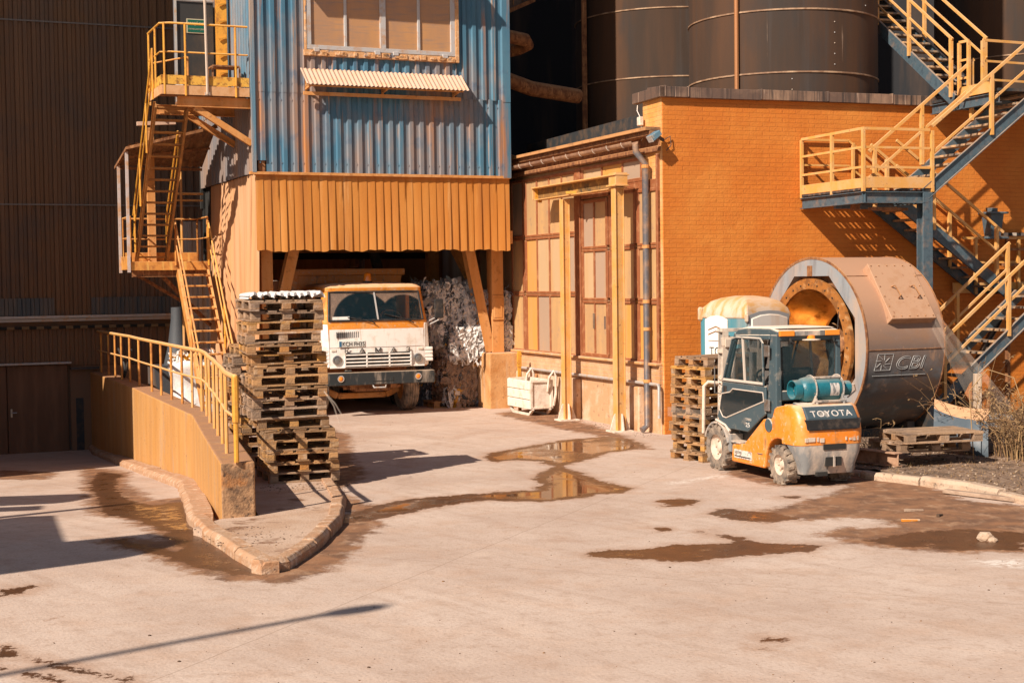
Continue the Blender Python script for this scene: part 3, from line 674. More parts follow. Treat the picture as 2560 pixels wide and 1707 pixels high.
# lower flight (towards the camera), landing, upper flight, top platform
stair(st, (-6.3, .35, .05), (-6.3, 2.95, 3.15), (.32, 0, 0), 13, stair_o, stair_o, .2)
rail(st, [(-6.66, .35, .15), (-6.66, 1.4, 1.4), (-6.66, 2.95, 3.3)], (.9, .5), m=stair_o); rail(st, [(-5.94, .35, .15), (-5.94, 1.5, 1.5), (-5.94, 2.95, 3.3)], (.9, .5), m=yellow)
MB().box(-7.62, -5.92, 3.0, 4.1, 3.26, 3.31).build('landing_plate', stair_o, st)
MB().box(-7.62, -5.92, 2.97, 3.0, 3.14, 3.33).box(-7.62, -5.92, 4.1, 4.13, 3.16, 3.55).box(-7.65, -7.62, 3.0, 4.1, 3.16, 3.45).build('landing_kickplate', stair_o, st, bevel=.004)
MB().channel((-7.58, 3.1, 3.08), (-5.95, 3.1, 3.08), .1, .16).bar((-7.5, 3.5, 3.1), (-6.1, 4.0, 2.3), .06, .06).bar((-6.9, 3.2, 3.0), (-5.7, 4.1, 1.9), .07, .07).build('landing_beam', rust, st)
rail(st, [(-7.6, 3.05, 3.3), (-7.6, 4.1, 3.3), (-6.9, 4.1, 3.3), (-5.95, 4.1, 3.3)], (1.0, .55), m=stair_o)
rail(st, [(-5.95, 3.0, 3.3), (-5.95, 4.1, 3.3)], (1.0, .55), m=stair_o)
stair(st, (-7.1, 3.5, 3.32), (-7.1, .75, 6.5), (.32, 0, 0), 14, mat('brown_stringer', (.3, .13, .035), .75, 0, [((.5, .22, .05), 4, U_, .5, .7)]), bpy.data.materials['brown_stringer'], .2)
rail(st, [(-7.46, 3.5, 3.4), (-7.46, 2.3, 4.8), (-7.46, .75, 6.6)], (.95, .5), posts=[(-7.46, 3.3, 3.6), (-7.46, 2.5, 4.55), (-7.46, 1.6, 5.6), (-7.46, .75, 6.6)], m=yellow)
rail(st, [(-6.74, 3.5, 3.4), (-6.74, 2.0, 5.1)], (.95, .5), m=yellow)
MB().box(-6.78, -5.66, .02, 2.0, 6.60, 6.65).box(-7.4, -6.78, .02, .7, 6.60, 6.65).build('platform_plate', rust, st)
MB().box(-7.42, -5.68, -.02, .0, 6.56, 6.74).box(-7.44, -7.42, 0, 1.4, 6.56, 6.74).build('platform_fascia', mat('orange_fascia', (.6, .33, .16), .75, 0, [((.5, .24, .09), 5, U_, .45, .65)]), st)
MB().box(-7.42, -5.68, .0, .02, 6.76, 6.94).box(-7.42, -7.4, 0, 1.4, 6.76, 6.94).build('platform_kickplate', mat('flaked_yellow_kickplate', (.7, .38, .06), .6, 0, [((.25, .1, .025), 9, U_, .5, .6), ((.6, .26, .03), 5, U_, .5, .7)]), st)
MB().channel((-7.1, .12, 6.44), (-5.62, .12, 6.44), .12, .2, .015).channel((-7.3, 1.6, 6.44), (-5.62, 1.6, 6.44), .12, .2, .015).build('platform_beam', frm_o, st)
MB().channel((-6.75, .16, 6.34), (-5.62, .16, 5.65), .1, .12, .012, kind='C').build('knee_brace', frm_o, st)
MB().channel((-6.6, 1.6, 6.34), (-5.62, 1.6, 5.75), .1, .12, .012).build('knee_brace', frm_o, st)
rail(st, [(-7.42, 1.4, 6.62), (-7.42, .1, 6.62), (-7.25, -.01, 6.62), (-5.7, -.01, 6.62)], (1.33, .77), posts=[(-7.42, 1.35, 6.62), (-7.42, .62, 6.62), (-7.36, -.01, 6.62), (-6.95, -.03, 6.6), (-5.95, -.03, 6.6)], m=yellow, r=.022)
MB().tube([(-6.53, -.04, 6.58), (-6.56, -.04, 9.6)], .027, 7).box(-6.58, -6.48, -.05, -.0, 6.56, 6.62).build('pole', mat('dusty_grey_pipe', (.55, .42, .33), .5, .2), st, smooth=40)
rail(st, [(-7.3, 1.95, 6.62), (-6.75, .75, 6.62)], (.8,), m=stair_o, r=.018)
sg = MB().box(-7.02, -6.88, .6, .615, 6.78, 7.0).build('notice', white, st)
sg.rotation_euler = (0, R(0), 0)
text('ZORN', .055, .001, black, sg, 'lettering', (-7.015, .598, 6.86), (1, 0, .45), (-.45, 0, 1))
gt = MB().box(-6.3, -5.75, .5, .95, 7.22, 7.25)
for a in ((-6.3, .5), (-5.75, .5), (-6.3, .95), (-5.75, .95)): gt.bar((a[0], a[1], 6.65), (a[0], a[1], 7.22), .03, .03)
for z in (6.72, 6.95): gt.bar((-6.3, .5, z), (-5.75, .5, z), .02, .02)
gt.build('step_stool', rust, st)
# small sheet roof over the landing
rf = MB().corr(-7.66, -5.75, 0, 1, 0, .03, .14, 'y', 'sine')
rf.v = [(x, 2.7 + 1.7 * (1 - z), 5.78 - .3 * (1 - z) + .5 * z * (x + 7.66) / 1.9 - y) for x, y, z in rf.v]
ro = rf.build('roof_sheet', mat('rusted_sheet_roof', (.2, .1, .05), .85, 0, [((.34, .2, .1), 7, (1, .3, 1), .5, .7), ((.12, .06, .03), 9, U_, .5, .65)], bump=(30, .4)), st, smooth=60)
MB().bar((-7.68, 2.7, 5.74), (-5.75, 2.7, 6.24), .05, .06).bar((-7.68, 2.7, 5.74), (-7.68, 4.4, 5.44), .05, .06).bar((-7.68, 4.4, 5.44), (-5.75, 4.4, 5.44), .05, .06).bar((-7.68, 3.5, 5.58), (-5.75, 3.5, 5.84), .04, .05).build('roof_frame', rust, ro)
for p in ((-7.66, 2.95), (-7.66, 4.1)): MB().bar((p[0], p[1], 3.1), (p[0], p[1], 5.68 if p[1] < 3 else 5.48), .06, .06, up=(0, 1, 0)).build('roof_post', mat('grey_dusted_post', (.5, .42, .4), .6, 0, [((.5, .28, .15), 5, U_, .45, .65)]), st)
MB().bar((-7.0, 3.9, 3.3), (-7.0, 3.9, 6.3), .16, .16, up=(0, 1, 0)).build('mast_column', frm_o, st)
MB().bar((-7.55, 2.2, 6.2), (-6.75, 2.2, 6.25), .1, .08).build('outrigger', pink, st)
MB().tube([(-6.2, 4.6, 0), (-6.2, 4.6, 5.4)], .03, 6).tube([(-6.35, 4.6, 4.9), (-5.7, 4.6, 4.9)], .03, 6).tube([(-6.35, 4.6, 4.75), (-5.7, 4.6, 4.75)], .025, 6).build('standpipe', cream_y, st)
# gallery with the exit door behind the platform
ga = fthing(T, 'exit_gallery', 'narrow gallery with a dark steel exit door above the top stair platform', 'building', -6.5, 2.2, 6.6)
MB().box(-6.72, -5.62, 2.15, 2.32, 6.5, 11).build('gallery_wall', side_c, ga)
dd = MB().box(-6.7, -5.93, 2.05, 2.11, 6.68, 8.78).build('door', mat('dark_exit_door', (.035, .032, .03), .5, 0, [((.12, .075, .045), 1.5, (1, 1, .5), .45, .75)], bump=None), ga, bevel=.006)
MB().bar((-6.73, 2.03, 6.65), (-6.73, 2.03, 8.82), .04, .05, up=(0, 1, 0)).bar((-6.73, 2.03, 8.82), (-5.92, 2.03, 8.82), .04, .05).build('door_frame', grey_al, ga)
green = mat('exit_sign_green', (.006, .1, .065), .4, 0, bump=None); signw = mat('exit_sign_lettering', (.5, .42, .28), .5, 0, bump=None)
sg = MB().box(-6.5, -6.1, 2.03, 2.05, 8.12, 8.42).build('exit_sign', signw, dd)
MB().box(-6.48, -6.12, 2.024, 2.03, 8.14, 8.40).build('sign_face', green, sg)
text('WYJŚCIE', .085, .001, signw, sg, 'lettering', (-6.3, 2.02, 8.29), (1, 0, 0), (0, 0, 1), 'CENTER')
text('EWAKUACYJNE', .046, .001, signw, sg, 'lettering', (-6.3, 2.02, 8.19), (1, 0, 0), (0, 0, 1), 'CENTER')
lm = MB().channel((-5.8, 1.9, 6.65), (-5.8, 1.9, 11), .22, .12, .02, up=(0, 1, 0))
z = 6.9
while z < 10.6: lm.bar((-5.88, 1.8, z), (-5.72, 1.82, z + .04), .03, .03); z += .36
lm.build('ladder_mast', mat('bright_ochre_mast', (.72, .33, .04), .6, 0, [((.4, .16, .03), 7, U_, .5, .68)]), ga)
# dust chute and ground clutter by the stair
cy = fthing(T, 'dust_chute', 'slate grey tapering steel chute behind the foot of the orange stair', 'chute', -6.1, 5.6, 0)
MB().lathe([(0.9, .36), (1.4, .24), (2.0, .16), (2.3, .15)], (-6.15, 5.6, 0), 'z', 18).box(-6.8, -5.7, 5.2, 6.0, 0, .95).build('body', mat('slate_duct', (.06, .065, .075), .6, 0, [((.3, .18, .1), 3, V_, .5, .7)]), cy, smooth=40)
# ================================================================== GLAZED HALL (wall along local y, facing left)
panes = [mat('tan_pane', (.45, .27, .135), .45, 0, [((.6, .36, .15), 2, V_, .42, .7), ((.35, .22, .15), 6, U_, .55, .75)], bump=(10, .05)),
         mat('orange_pane', (.6, .29, .07), .5, 0, [((.5, .3, .14), 2, V_, .45, .7)], bump=(10, .05)),
         mat('grey_pane', (.4, .28, .2), .4, 0, [((.5, .3, .15), 2, V_, .5, .75)], bump=(10, .05)),
         mat('pale_pane', (.52, .35, .2), .45, 0, [((.5, .27, .1), 3, V_, .5, .72)], bump=(10, .05))]
gh = fthing(W, 'glazed_hall', 'low hall with tan panels in red brown frames between tower and brick building', 'building', 0.2, 3, 0)
def window_bay(ys, zs, depth=.0, hinge=False):
    fr, pn = MB(), MB(); y0, y1 = ys[0], ys[-1]; z0, z1 = zs[0], zs[-1]
    fr.box(-.05 - depth, .06, y0 - .04, y1 + .04, z0 - .07, z0); fr.box(-.05 - depth, .06, y0 - .04, y1 + .04, z1, z1 + .06)
    for z in zs[1:-1]: fr.box(-.045 - depth, .06, y0, y1, z - .055, z - .004); fr.box(-.045 - depth, .06, y0, y1, z + .004, z + .055)
    for i, y in enumerate(ys):
        w_ = .05 if i in (0, len(ys) - 1) else .024
        for z in range(len(zs) - 1): fr.box(-.04 - depth, .055, y - w_, y + w_, zs[z] + (.055 if z else 0), zs[z + 1] - (.055 if z < len(zs) - 2 else 0))
    for i in range(len(ys) - 1):
        for z in range(len(zs) - 1):
            pn.box(-.015 - depth + rr_.uniform(-.004, .004), .03, ys[i], ys[i + 1], zs[z], zs[z + 1], rr_.choice([0, 0, 1, 2, 3, 0]))
    f = fr.build('window', brown_f, gh, bevel=.006); pn.build('panes', panes, f); return f
window_bay([3.06, 3.74, 4.4, 5.06, 5.7], [1.31, 2.53, 3.75, 4.97])
window_bay([5.82, 6.5, 7.2, 7.9, 8.6], [1.31, 2.53, 3.75, 4.97])
window_bay([-.5, .28], [1.33, 2.4, 3.42, 4.4]); window_bay([.4, .94, 1.46], [1.33, 2.4, 3.42, 4.5])
window_bay([.1, .9, 1.8, 2.72], [4.68, 5.0])
dr = window_bay([1.58, 2.16, 2.7], [1.36, 2.4, 3.42, 4.33], .012)
MB().box(-.09, -.06, 2.13, 2.15, 1.85, 2.15).box(-.09, -.06, 1.62, 1.64, 1.85, 2.1).build('handle', chrome, dr)
MB().box(-.07, .1, 2.76, 3.02, 1.25, 5.06).box(-.06, .1, -.55, -.5, 1.25, 5.06).box(-.04, .1, -.5, 2.76, 4.42, 4.62).build('frame_post', brown_f, gh, bevel=.008)
MB().box(.03, .4, -.6, 9, 0, 5.1).build('wall', mat('tan_hall_wall', (.45, .26, .12), .85, 0, [((.3, .16, .08), 2, V_, .45, .7)]), gh)
def brick_mat(name, axis, c1, c2, mort, layers=(), bstr=.55, sc=1.0, stain=None):
    m = bpy.data.materials.new(name); m.use_nodes = True; nt = m.node_tree; b = nt.nodes['Principled BSDF']
    v = coords(nt); sx = _n(nt, 'ShaderNodeSeparateXYZ'); nt.links.new(v, sx.inputs[0]); cx = _n(nt, 'ShaderNodeCombineXYZ')
    nt.links.new(sx.outputs[0 if axis == 'x' else 1], cx.inputs[0]); nt.links.new(sx.outputs[2], cx.inputs[1])
    nz = _n(nt, 'ShaderNodeTexNoise'); nz.inputs['Scale'].default_value = 5; nt.links.new(v, nz.inputs['Vector'])
    wv = _n(nt, 'ShaderNodeMix', data_type='VECTOR'); wv.inputs[0].default_value = .012; nt.links.new(cx.outputs[0], wv.inputs[4]); nt.links.new(nz.outputs[1], wv.inputs[5])
    br = _n(nt, 'ShaderNodeTexBrick'); br.inputs['Scale'].default_value = 1; br.inputs['Brick Width'].default_value = .27 * sc; br.inputs['Row Height'].default_value = .081 * sc
    br.inputs['Mortar Size'].default_value = .009; br.inputs['Mortar Smooth'].default_value = .35; br.inputs['Bias'].default_value = -.2
    br.inputs['Color1'].default_value = c4(c1); br.inputs['Color2'].default_value = c4(c2); br.inputs['Mortar'].default_value = c4(mort)
    nt.links.new(wv.outputs[1], br.inputs['Vector']); c = br.outputs['Color']
    for (lc, s_, st_, lo, hi) in layers: c = mixc(nt, noise_mask(nt, v, s_, st_, lo, hi), c, tuple(lc))
    if stain:
        (x0, z0, rx, rz, col) = stain
        cm = _n(nt, 'ShaderNodeCombineXYZ'); nt.links.new(mul(nt, mul(nt, sx.outputs[0], x0, 'SUBTRACT'), 1 / rx), cm.inputs[0]); nt.links.new(mul(nt, mul(nt, sx.outputs[2], z0, 'SUBTRACT'), 1 / rz), cm.inputs[1])
        ln = _n(nt, 'ShaderNodeVectorMath', operation='LENGTH'); nt.links.new(cm.outputs[0], ln.inputs[0])
        nn = _n(nt, 'ShaderNodeTexNoise'); nn.inputs['Scale'].default_value = 3; nn.inputs['Detail'].default_value = 5; nt.links.new(v, nn.inputs['Vector'])
        mr = _n(nt, 'ShaderNodeMapRange'); mr.inputs[1].default_value = 1.25; mr.inputs[2].default_value = .75; nt.links.new(mul(nt, ln.outputs['Value'], nn.outputs[0], 'ADD'), mr.inputs[0])
        c = mixc(nt, mul(nt, mr.outputs[0], .75), c, col)
    nt.links.new(c, b.inputs['Base Color']); b.inputs['Roughness'].default_value = .75
    n2 = _n(nt, 'ShaderNodeTexNoise'); n2.inputs['Scale'].default_value = 28; n2.inputs['Detail'].default_value = 6; nt.links.new(v, n2.inputs['Vector'])
    h = mul(nt, mul(nt, br.outputs['Fac'], -1.0), mul(nt, n2.outputs[0], .5), 'ADD')
    n3 = _n(nt, 'ShaderNodeTexNoise'); n3.inputs['Scale'].default_value = 7; nt.links.new(v, n3.inputs['Vector'])
    h = mul(nt, h, mul(nt, n3.outputs[0], .9), 'ADD')
    bp = _n(nt, 'ShaderNodeBump'); bp.inputs['Strength'].default_value = bstr; bp.inputs['Distance'].default_value = .02
    nt.links.new(h, bp.inputs['Height']); nt.links.new(bp.outputs[0], b.inputs['Normal'])
    MATS[name] = m
    return m
OB = ((.55, .158, .015), (.525, .146, .0135), (.485, .132, .012))
BL = [((.6, .22, .035), .7, U_, .45, .75), ((.47, .13, .012), 1.6, U_, .52, .78)]
brickx = brick_mat('orange_painted_brick', 'x', *OB, BL, .5, stain=(2.35, 5.0, .62, .75, (.3, .1, .02)))
bricky = brick_mat('dusty_orange_brick_return', 'y', (.66, .31, .08), (.62, .27, .06), (.6, .27, .08), [((.72, .44, .22), 1.3, U_, .42, .7)])
plinthb = brick_mat('dusty_plinth_brick', 'y', (.56, .29, .13), (.5, .25, .11), (.5, .3, .18), [((.66, .44, .28), 1.5, U_, .4, .7)])
MB().box(-.06, .3, -.6, 9, .9, 1.24).build('brick_plinth', plinthb, gh)
pc = mat('washed_concrete_base', (.52, .3, .16), .9, 0, [((.68, .53, .4), 1.4, U_, .44, .62), ((.5, .22, .07), 3, V_, .5, .7), ((.24, .13, .08), 9, U_, .6, .7)], bump=(25, .4))
MB().box(-.03, .3, -.6, 9, -.05, .9).build('concrete_base', pc, gh)
for y0, y1 in ((2.85, 3.28), (.06, .45), (6, 6.4)): MB().box(-.16, -.03, y0, y1, -.05, .82).build('pilaster', pc, gh, bevel=.02)
MB().box(-.14, .04, -.6, 9, 1.235, 1.285).build('sill', conc, gh, bevel=.01)
MB().box(-.22, 1.6, -.6, 9.6, 5.38, 5.46).box(-.06, 1.5, -.6, 9.6, 5.1, 5.2).box(-.0, 1.5, -.6, 9, 5.2, 5.38).build('eaves', rust, gh, bevel=.01)
MB().box(-.3, 6, -.6, 9.6, 5.47, 5.53).build('roof', mat('dusty_roof_edge', (.5, .24, .09), .85, 0, [((.2, .1, .05), 3, U_, .5, .7)]), gh)
gm = mat('dusty_brown_gutter', (.27, .15, .1), .55, .1, [((.5, .3, .18), 4, U_, .45, .7)])
gt = MB(); n = 9; loops = []
for k in range(n):
    a = math.pi + math.pi * k / (n - 1); loops.append((.075 * math.cos(a), .075 * math.sin(a)))
gl_ = [[(-.32 + a, y, 5.3 - (0.0) + b_) for a, b_ in loops] + [(-.32 + a * .9, y, 5.3 + b_ * .9 + .004) for a, b_ in loops[::-1]] for y in (-.2, 8.6)]
gt.loft(gl_)
g_ = gt.build('gutter', gm, gh, smooth=60)
bk_ = MB(); y = .2
while y < 8.4:
    bk_.tube([(-.4, y, 5.315), (-.402, y, 5.28), (-.375, y, 5.235), (-.33, y, 5.218)], .006, 4); y += .62
bk_.build('gutter_bracket', chalk, g_)
dp = MB().tube([(-.3, -.2, 5.25), (-.3, -.2, 5.12), (-.13, -.24, 4.9), (-.13, -.24, .14), (-.26, -.26, .06)], .062, 12)
pd = dp.build('downpipe', mat('grey_downpipe', (.14, .13, .14), .45, .2, [((.42, .25, .15), 3, U_, .48, .7)]), gh, smooth=40)
for z in (.95, 1.9, 2.4, 3.4, 4.85): MB().tube([(-.13, -.24, z - .03), (-.13, -.24, z + .03)], .072, 12).build('pipe_clip', frm_o, pd)
MB().tube([(-.1, -.55, .9), (-.1, 9, .9)], .03, 8).tube([(-.1, -.55, .9), (-.12, -.66, .9), (-.12, -.68, .86), (-.12, -.68, .3)], .028, 8).build('wall_pipe', grey_al, gh, smooth=40)
MB().box(-.42, -.36, 5.25, 5.31, 0, 1.3).box(-.43, -.35, 5.24, 5.32, .95, 1.25).build('valve_post', yellow, gh)

# ------------------------------------------------------------------ yellow portal frame in front of it
pf = fthing(W, 'portal_frame', 'yellow steel portal frame standing in front of the tan panelled hall wall', 'frame', -.36, 1.9, 0)
pm = cream_y
for (x, y, zt, wd) in ((-.42, 2.72, 4.42, .16), (-.48, .2, 4.52, .18)):
    mb = MB().channel((x, y, .02), (x, y, zt), wd, wd, .02, up=(1, 0, 0)); mb.box(x - wd / 2 + .02, x + wd / 2 - .02, y - wd / 2 + .025, y + wd / 2 - .025, .02, zt)
    po = mb.build('post', pm, pf, bevel=.005)
    e_ = wd / 2; g = MB().box(x - .2, x + .2, y - .18, y + .18, 0, .03)
    for s in (-1, 1):
        g.prism([(x + s * e_, .03), (x + s * .2, .03), (x + s * (e_ + .03), .3), (x + s * e_, .34)], y - .012, y + .012, 'y')
        g.prism([(y + s * e_, .03), (y + s * .18, .03), (y + s * (e_ + .03), .3), (y + s * e_, .34)], x - .012, x + .012, 'x')
    g.build('base_plate', chalk, po)
bmb = MB().bar((-.46, .05, 4.72), (-.43, 4.05, 4.72), .3, .025).bar((-.45, .05, 4.48), (-.42, 4.05, 4.48), .2, .02).box(-.58, -.34, .06, .36, 4.53, 4.76).box(-.55, -.32, 4.03, 4.06, 4.48, 4.73).bar((-.48, .02, 4.525), (-.48, .4, 4.525), .28, .03).build('beam', pm, pf, bevel=.004)
MB().bar((-.44, .3, 4.6), (-.42, 4.03, 4.6), .03, .22).build('beam_web', mat('shade_dark_web', (.22, .11, .03), .85, 0, [((.45, .24, .05), 5, U_, .52, .66), ((.06, .04, .02), 4, U_, .5, .68)]), bmb)  # dark web colour stands in for the shade under the top flange
MB().bar((-.42, .6, 4.74), (-.42, 4.05, 4.73), .12, .03).box(-.5, -.34, 4.02, 4.06, 4.47, 4.73).box(-.47, -.4, 3.9, 3.96, 4.42, 4.48).bar((-.62, 2.2, 4.52), (-.22, 2.0, 4.54), .05, .05).build('beam_fitting', yellow, pf)

# ================================================================== BRICK BUILDING
bb = fthing(B, 'brick_building', 'orange painted brick building with a dark metal parapet behind forklift and stair', 'building', 6, 0, 0)
MB().box(0, 13, 0, .35, -.2, 6.05).build('front_wall', brickx, bb)
MB().box(-.012, .35, .02, .82, -.2, 6.05).build('return_wall', bricky, bb)
MB().box(.35, 13, .35, 8, 5.7, 5.95).box(12.8, 13, .35, 8, 0, 6).build('roof', darksteel, bb)
par = mat('streaked_parapet_metal', (.16, .1, .075), .55, .3, [((.42, .26, .17), 1, U_, .45, .68), ((.06, .045, .04), 6, (2.5, 1, .1), .48, .66), ((.5, .34, .25), 9, (2, 1, .08), .6, .7)], bump=None)
pp = MB(); xs_ = [-.1, .02, .48, 1.95, 3.35, 4.75, 6.1, 7.5, 9, 10.5, 12, 13.1]
for i in range(len(xs_) - 1):
    dz = rr_.uniform(-.006, .006)
    pp.prism([(-.1, 6.05 + dz), (-.1, 6.235 + dz), (.45, 6.27 + dz), (.45, 6.05 + dz)], xs_[i] + .003, xs_[i + 1] + .002, 'x')
    pp.box(xs_[i + 1] - .02, xs_[i + 1] + .012, -.112, .4, 6.06, 6.25)
pp.prism([(-.1, 6.05), (-.1, 6.24), (.02, 6.26), (.02, 6.05)], -.1, 1.1, 'y')
pp.build('parapet', par, bb, bevel=.006)
fl = fthing(B, 'floodlight', 'blue dusty floodlight on a bracket at the top of the downpipe corner', 'lamp', -.2, -.1, 5.2)
MB().prism([(-.36, 5.34), (-.2, 5.44), (-.15, 5.36), (-.3, 5.24)], -.3, -.08, 'y').build('housing', mat('dusty_blue_lamp', (.1, .19, .25), .5, 0, [((.5, .35, .22), 6, U_, .5, .7)]), fl, bevel=.01)
MB().prism([(-.365, 5.335), (-.305, 5.235), (-.32, 5.225), (-.38, 5.325)], -.28, -.1, 'y').build('lens', grey_al, fl)
MB().bar((-.2, -.2, 5.34), (.0, -.03, 5.28), .04, .05).tube([(.02, -.05, 5.3), (.12, -.05, 5.36), (.14, -.05, 5.2), (.05, -.04, 5.1)], .01, 5).build('bracket', darksteel, fl)
jb = fthing(W, 'cable_box', 'small pale junction box with loose cable on the brick return', 'box', -.1, -.2, 5.7)
MB().box(-.1, -.02, .02, .14, 5.62, 5.78).build('box', chalk, jb, bevel=.01)
MB().tube([(-.05, .1, 5.78), (-.08, .16, 5.9), (-.06, .18, 6.0)], .008, 5).tube([(-.05, .06, 5.62), (-.05, .02, 5.5), (-.05, -.04, 5.4), (-.05, .06, 5.35)], .008, 5).build('cable', grey_al, jb)
lt = fthing(B, 'wall_lantern', 'small slate lantern hanging on the brick wall by the right hand stair', 'lamp', 6.9, -.2, 3.5)
MB().loft([[(6.95 + a * .11, -.18 + b_ * .11, 3.55) for a, b_ in ((-1, -1), (1, -1), (1, 1), (-1, 1))], [(6.95 + a * .15, -.18 + b_ * .15, 3.98) for a, b_ in ((-1, -1), (1, -1), (1, 1), (-1, 1))]]).box(6.74, 7.16, -.4, .0, 3.98, 4.02).box(6.88, 7.02, -.25, -.11, 4.02, 4.1).box(6.7, 7.2, -.36, -.02, 3.5, 3.55).build('body', bluesteel, lt, bevel=.006)
MB().bar((6.95, -.15, 4.06), (6.95, .02, 4.1), .04, .04).build('arm', darksteel, lt)
bg_ = fthing(B, 'barrier_gate', 'dark barrier with a hazard striped top bar on the stair landing wall', 'barrier', 8, -.2, 2.5)
hz_ = MB(); x = 7.2
while x < 9.3: hz_.box(x, x + .1, -.2, -.16, 3.56, 3.62, 0); hz_.box(x + .1, x + .2, -.2, -.16, 3.56, 3.62, 1); x += .2
hz_.build('striped_bar', [mat('pale_stripe', (.5, .42, .34), .6), dark], bg_)
MB().bar((7.2, -.15, 3.0), (9.3, -.15, 3.0), .04, .05).bar((7.2, -.15, 3.3), (9.3, -.15, 3.3), .04, .05).bar((7.3, -.15, 2.4), (7.3, -.15, 3.6), .05, .05, up=(0, 1, 0)).bar((8.0, -.15, 2.4), (8.0, -.15, 3.6), .05, .05, up=(0, 1, 0)).build('frame', rust, bg_)
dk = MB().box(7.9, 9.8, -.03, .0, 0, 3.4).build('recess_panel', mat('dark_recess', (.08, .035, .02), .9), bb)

# ================================================================== SILOS AND DARK PLANT BEHIND
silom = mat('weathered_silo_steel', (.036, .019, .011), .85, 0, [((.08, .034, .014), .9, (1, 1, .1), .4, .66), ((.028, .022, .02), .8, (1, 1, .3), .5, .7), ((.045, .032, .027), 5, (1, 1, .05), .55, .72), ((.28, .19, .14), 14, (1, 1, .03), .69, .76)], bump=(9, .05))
rimm = mat('dusty_silo_flange', (.22, .12, .07), .7, .1, [((.45, .29, .18), 4, U_, .45, .65)])
def silo(x, y, r, zs, label, group='steel silos behind the brick building'):
    s = thing('silo', label, 'silo', (x, y, 0), 0, group)
    shell = MB().lathe([(0, r), (zs[0], r), (24, r), (24.8, r * .4)], (0, 0, 0), 'z', 72)
    for z in zs: MB().lathe([(z - .014, r + .001), (z - .012, r + .02), (z + .012, r + .02), (z + .02, r + .001)], (0, 0, 0), 'z', 72).build('flange', rimm, s, smooth=30)
    for j, z0 in enumerate(zs[:-1]):
        a = R(-95 + 13 * ((j * 7) % 5)); 
        for k in range(int((zs[j + 1] - z0) / .2)): shell.ball((r * math.cos(a), r * math.sin(a), z0 + .15 + k * .2), .014, 6, 3, mi=1)
    shell.build('shell', [silom, grey_al], s, smooth=30)
    return s
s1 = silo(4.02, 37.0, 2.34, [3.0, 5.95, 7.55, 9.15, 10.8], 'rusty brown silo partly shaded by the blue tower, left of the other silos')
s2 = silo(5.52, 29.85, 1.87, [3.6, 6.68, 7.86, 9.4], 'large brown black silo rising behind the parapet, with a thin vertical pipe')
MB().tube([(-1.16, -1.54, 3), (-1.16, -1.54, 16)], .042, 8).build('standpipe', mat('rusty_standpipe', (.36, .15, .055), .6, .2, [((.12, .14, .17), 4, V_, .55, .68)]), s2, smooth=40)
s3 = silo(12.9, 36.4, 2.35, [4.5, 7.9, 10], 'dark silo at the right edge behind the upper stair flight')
pl = thing('process_building', 'plant building coloured black for the unlit gap behind silos and ducts', 'building', (6, 42, 0))
blackp = mat('void_black_cladding', (.02, .02, .024), .8, 0, [((.07, .045, .035), 1.5, V_, .5, .7)], bump=None)  # near-black colour paints the unlit void behind the silos
MB().box(-9, 16, 0, 1.5, 0, 16).build('wall', blackp, pl)
MB().box(-5.85, -4.0, -7.0, -3.5, 5.6, 5.75).box(-4.22, -4.1, -6.2, -6.0, 0, 16).build('structure', rust, pl)
dkt = fthing(T, 'duct', 'dusty brown bent ducts leaving the right side of the blue tower', 'pipe', 1, 2.5, 7)
MB().tube([(-.3, 1.4, 7.42), (.5, 1.25, 7.34), (1.1, 1.25, 7.16), (2.45, 1.6, 7.08)], .17, 14).build('lower_duct', rust, dkt, smooth=60)
MB().tube([(-.3, 1.0, 8.25), (.5, .95, 8.24), (.85, 1.0, 8.2), (1.0, 1.2, 8.14), (.9, 1.5, 8.08), (.4, 1.75, 7.98), (-.3, 1.9, 7.85)], .15, 14).build('upper_duct', rust, dkt, smooth=60)
MB().tube([(.33, 1.25, 5.5), (.3, 1.25, 7.35)], .035, 7).tube([(0, 1.1, 5.65), (.3, 1.0, 5.64), (.62, .9, 5.56)], .03, 6).build('prop', rust, dkt)
gy = fthing(T, 'conveyor_gallery', 'sloping dark panelled conveyor gallery at the top edge beside the tower', 'gallery', 1, 4, 9)
g2 = MB(); g2.prism([(.02, 8.62), (1.75, 9.42), (1.75, 12.5), (.02, 12)], 2.6, 4.2, 'y'); g2.build('shell', mat('dim_panelling', (.16, .11, .08), .8, 0, [((.1, .07, .05), 2, V_, .45, .6)]), gy)
g3 = MB()
for i in range(7): x = .3 + .24 * i; g3.box(x, x + .02, 2.57, 2.6, 8.7 + (x) * .462, 12)
g3.prism([(.0, 8.56), (1.8, 9.38), (1.8, 9.48), (.0, 8.66)], 2.5, 2.6, 'y'); g3.build('ribs', rust, gy)

# ================================================================== RIGHT HAND STAIR
rs = fthing(B, 'switchback_stair', 'dusty yellow railed switchback steel stair climbing the orange brick wall at right', 'staircase', 5, -1.2, 0)
yo, yi = -2.1, -1.2       # outer lane
wo, wi = -.95, -.12       # wall lane
ptread = mat('dusty_grating_tread', (.16, .13, .11), .8, .1, [((.6, .36, .18), 7, U_, .42, .62)])
def lane(a, b_, y0, y1, n, sh=.22, open_=False):
    ym = (y0 + y1) / 2; stair(rs, (a[0], ym, a[1]), (b_[0], ym, b_[1]), (0, abs(y1 - y0) / 2, 0), n, bluesteel, ptread, sh, .25, .04)
def lrail(a, b_, y, hs, posts, ext0=0, ext1=0, m=cream_y):
    d = ((b_[0] - a[0]), (b_[1] - a[1])); k = d[1] / d[0]
    rail(rs, [(a[0], y, a[1]), (b_[0], y, b_[1])], hs, posts=[(x, y, a[1] + (x - a[0]) * k) for x in posts], m=m, flat=True, r=.022, pr=.03)
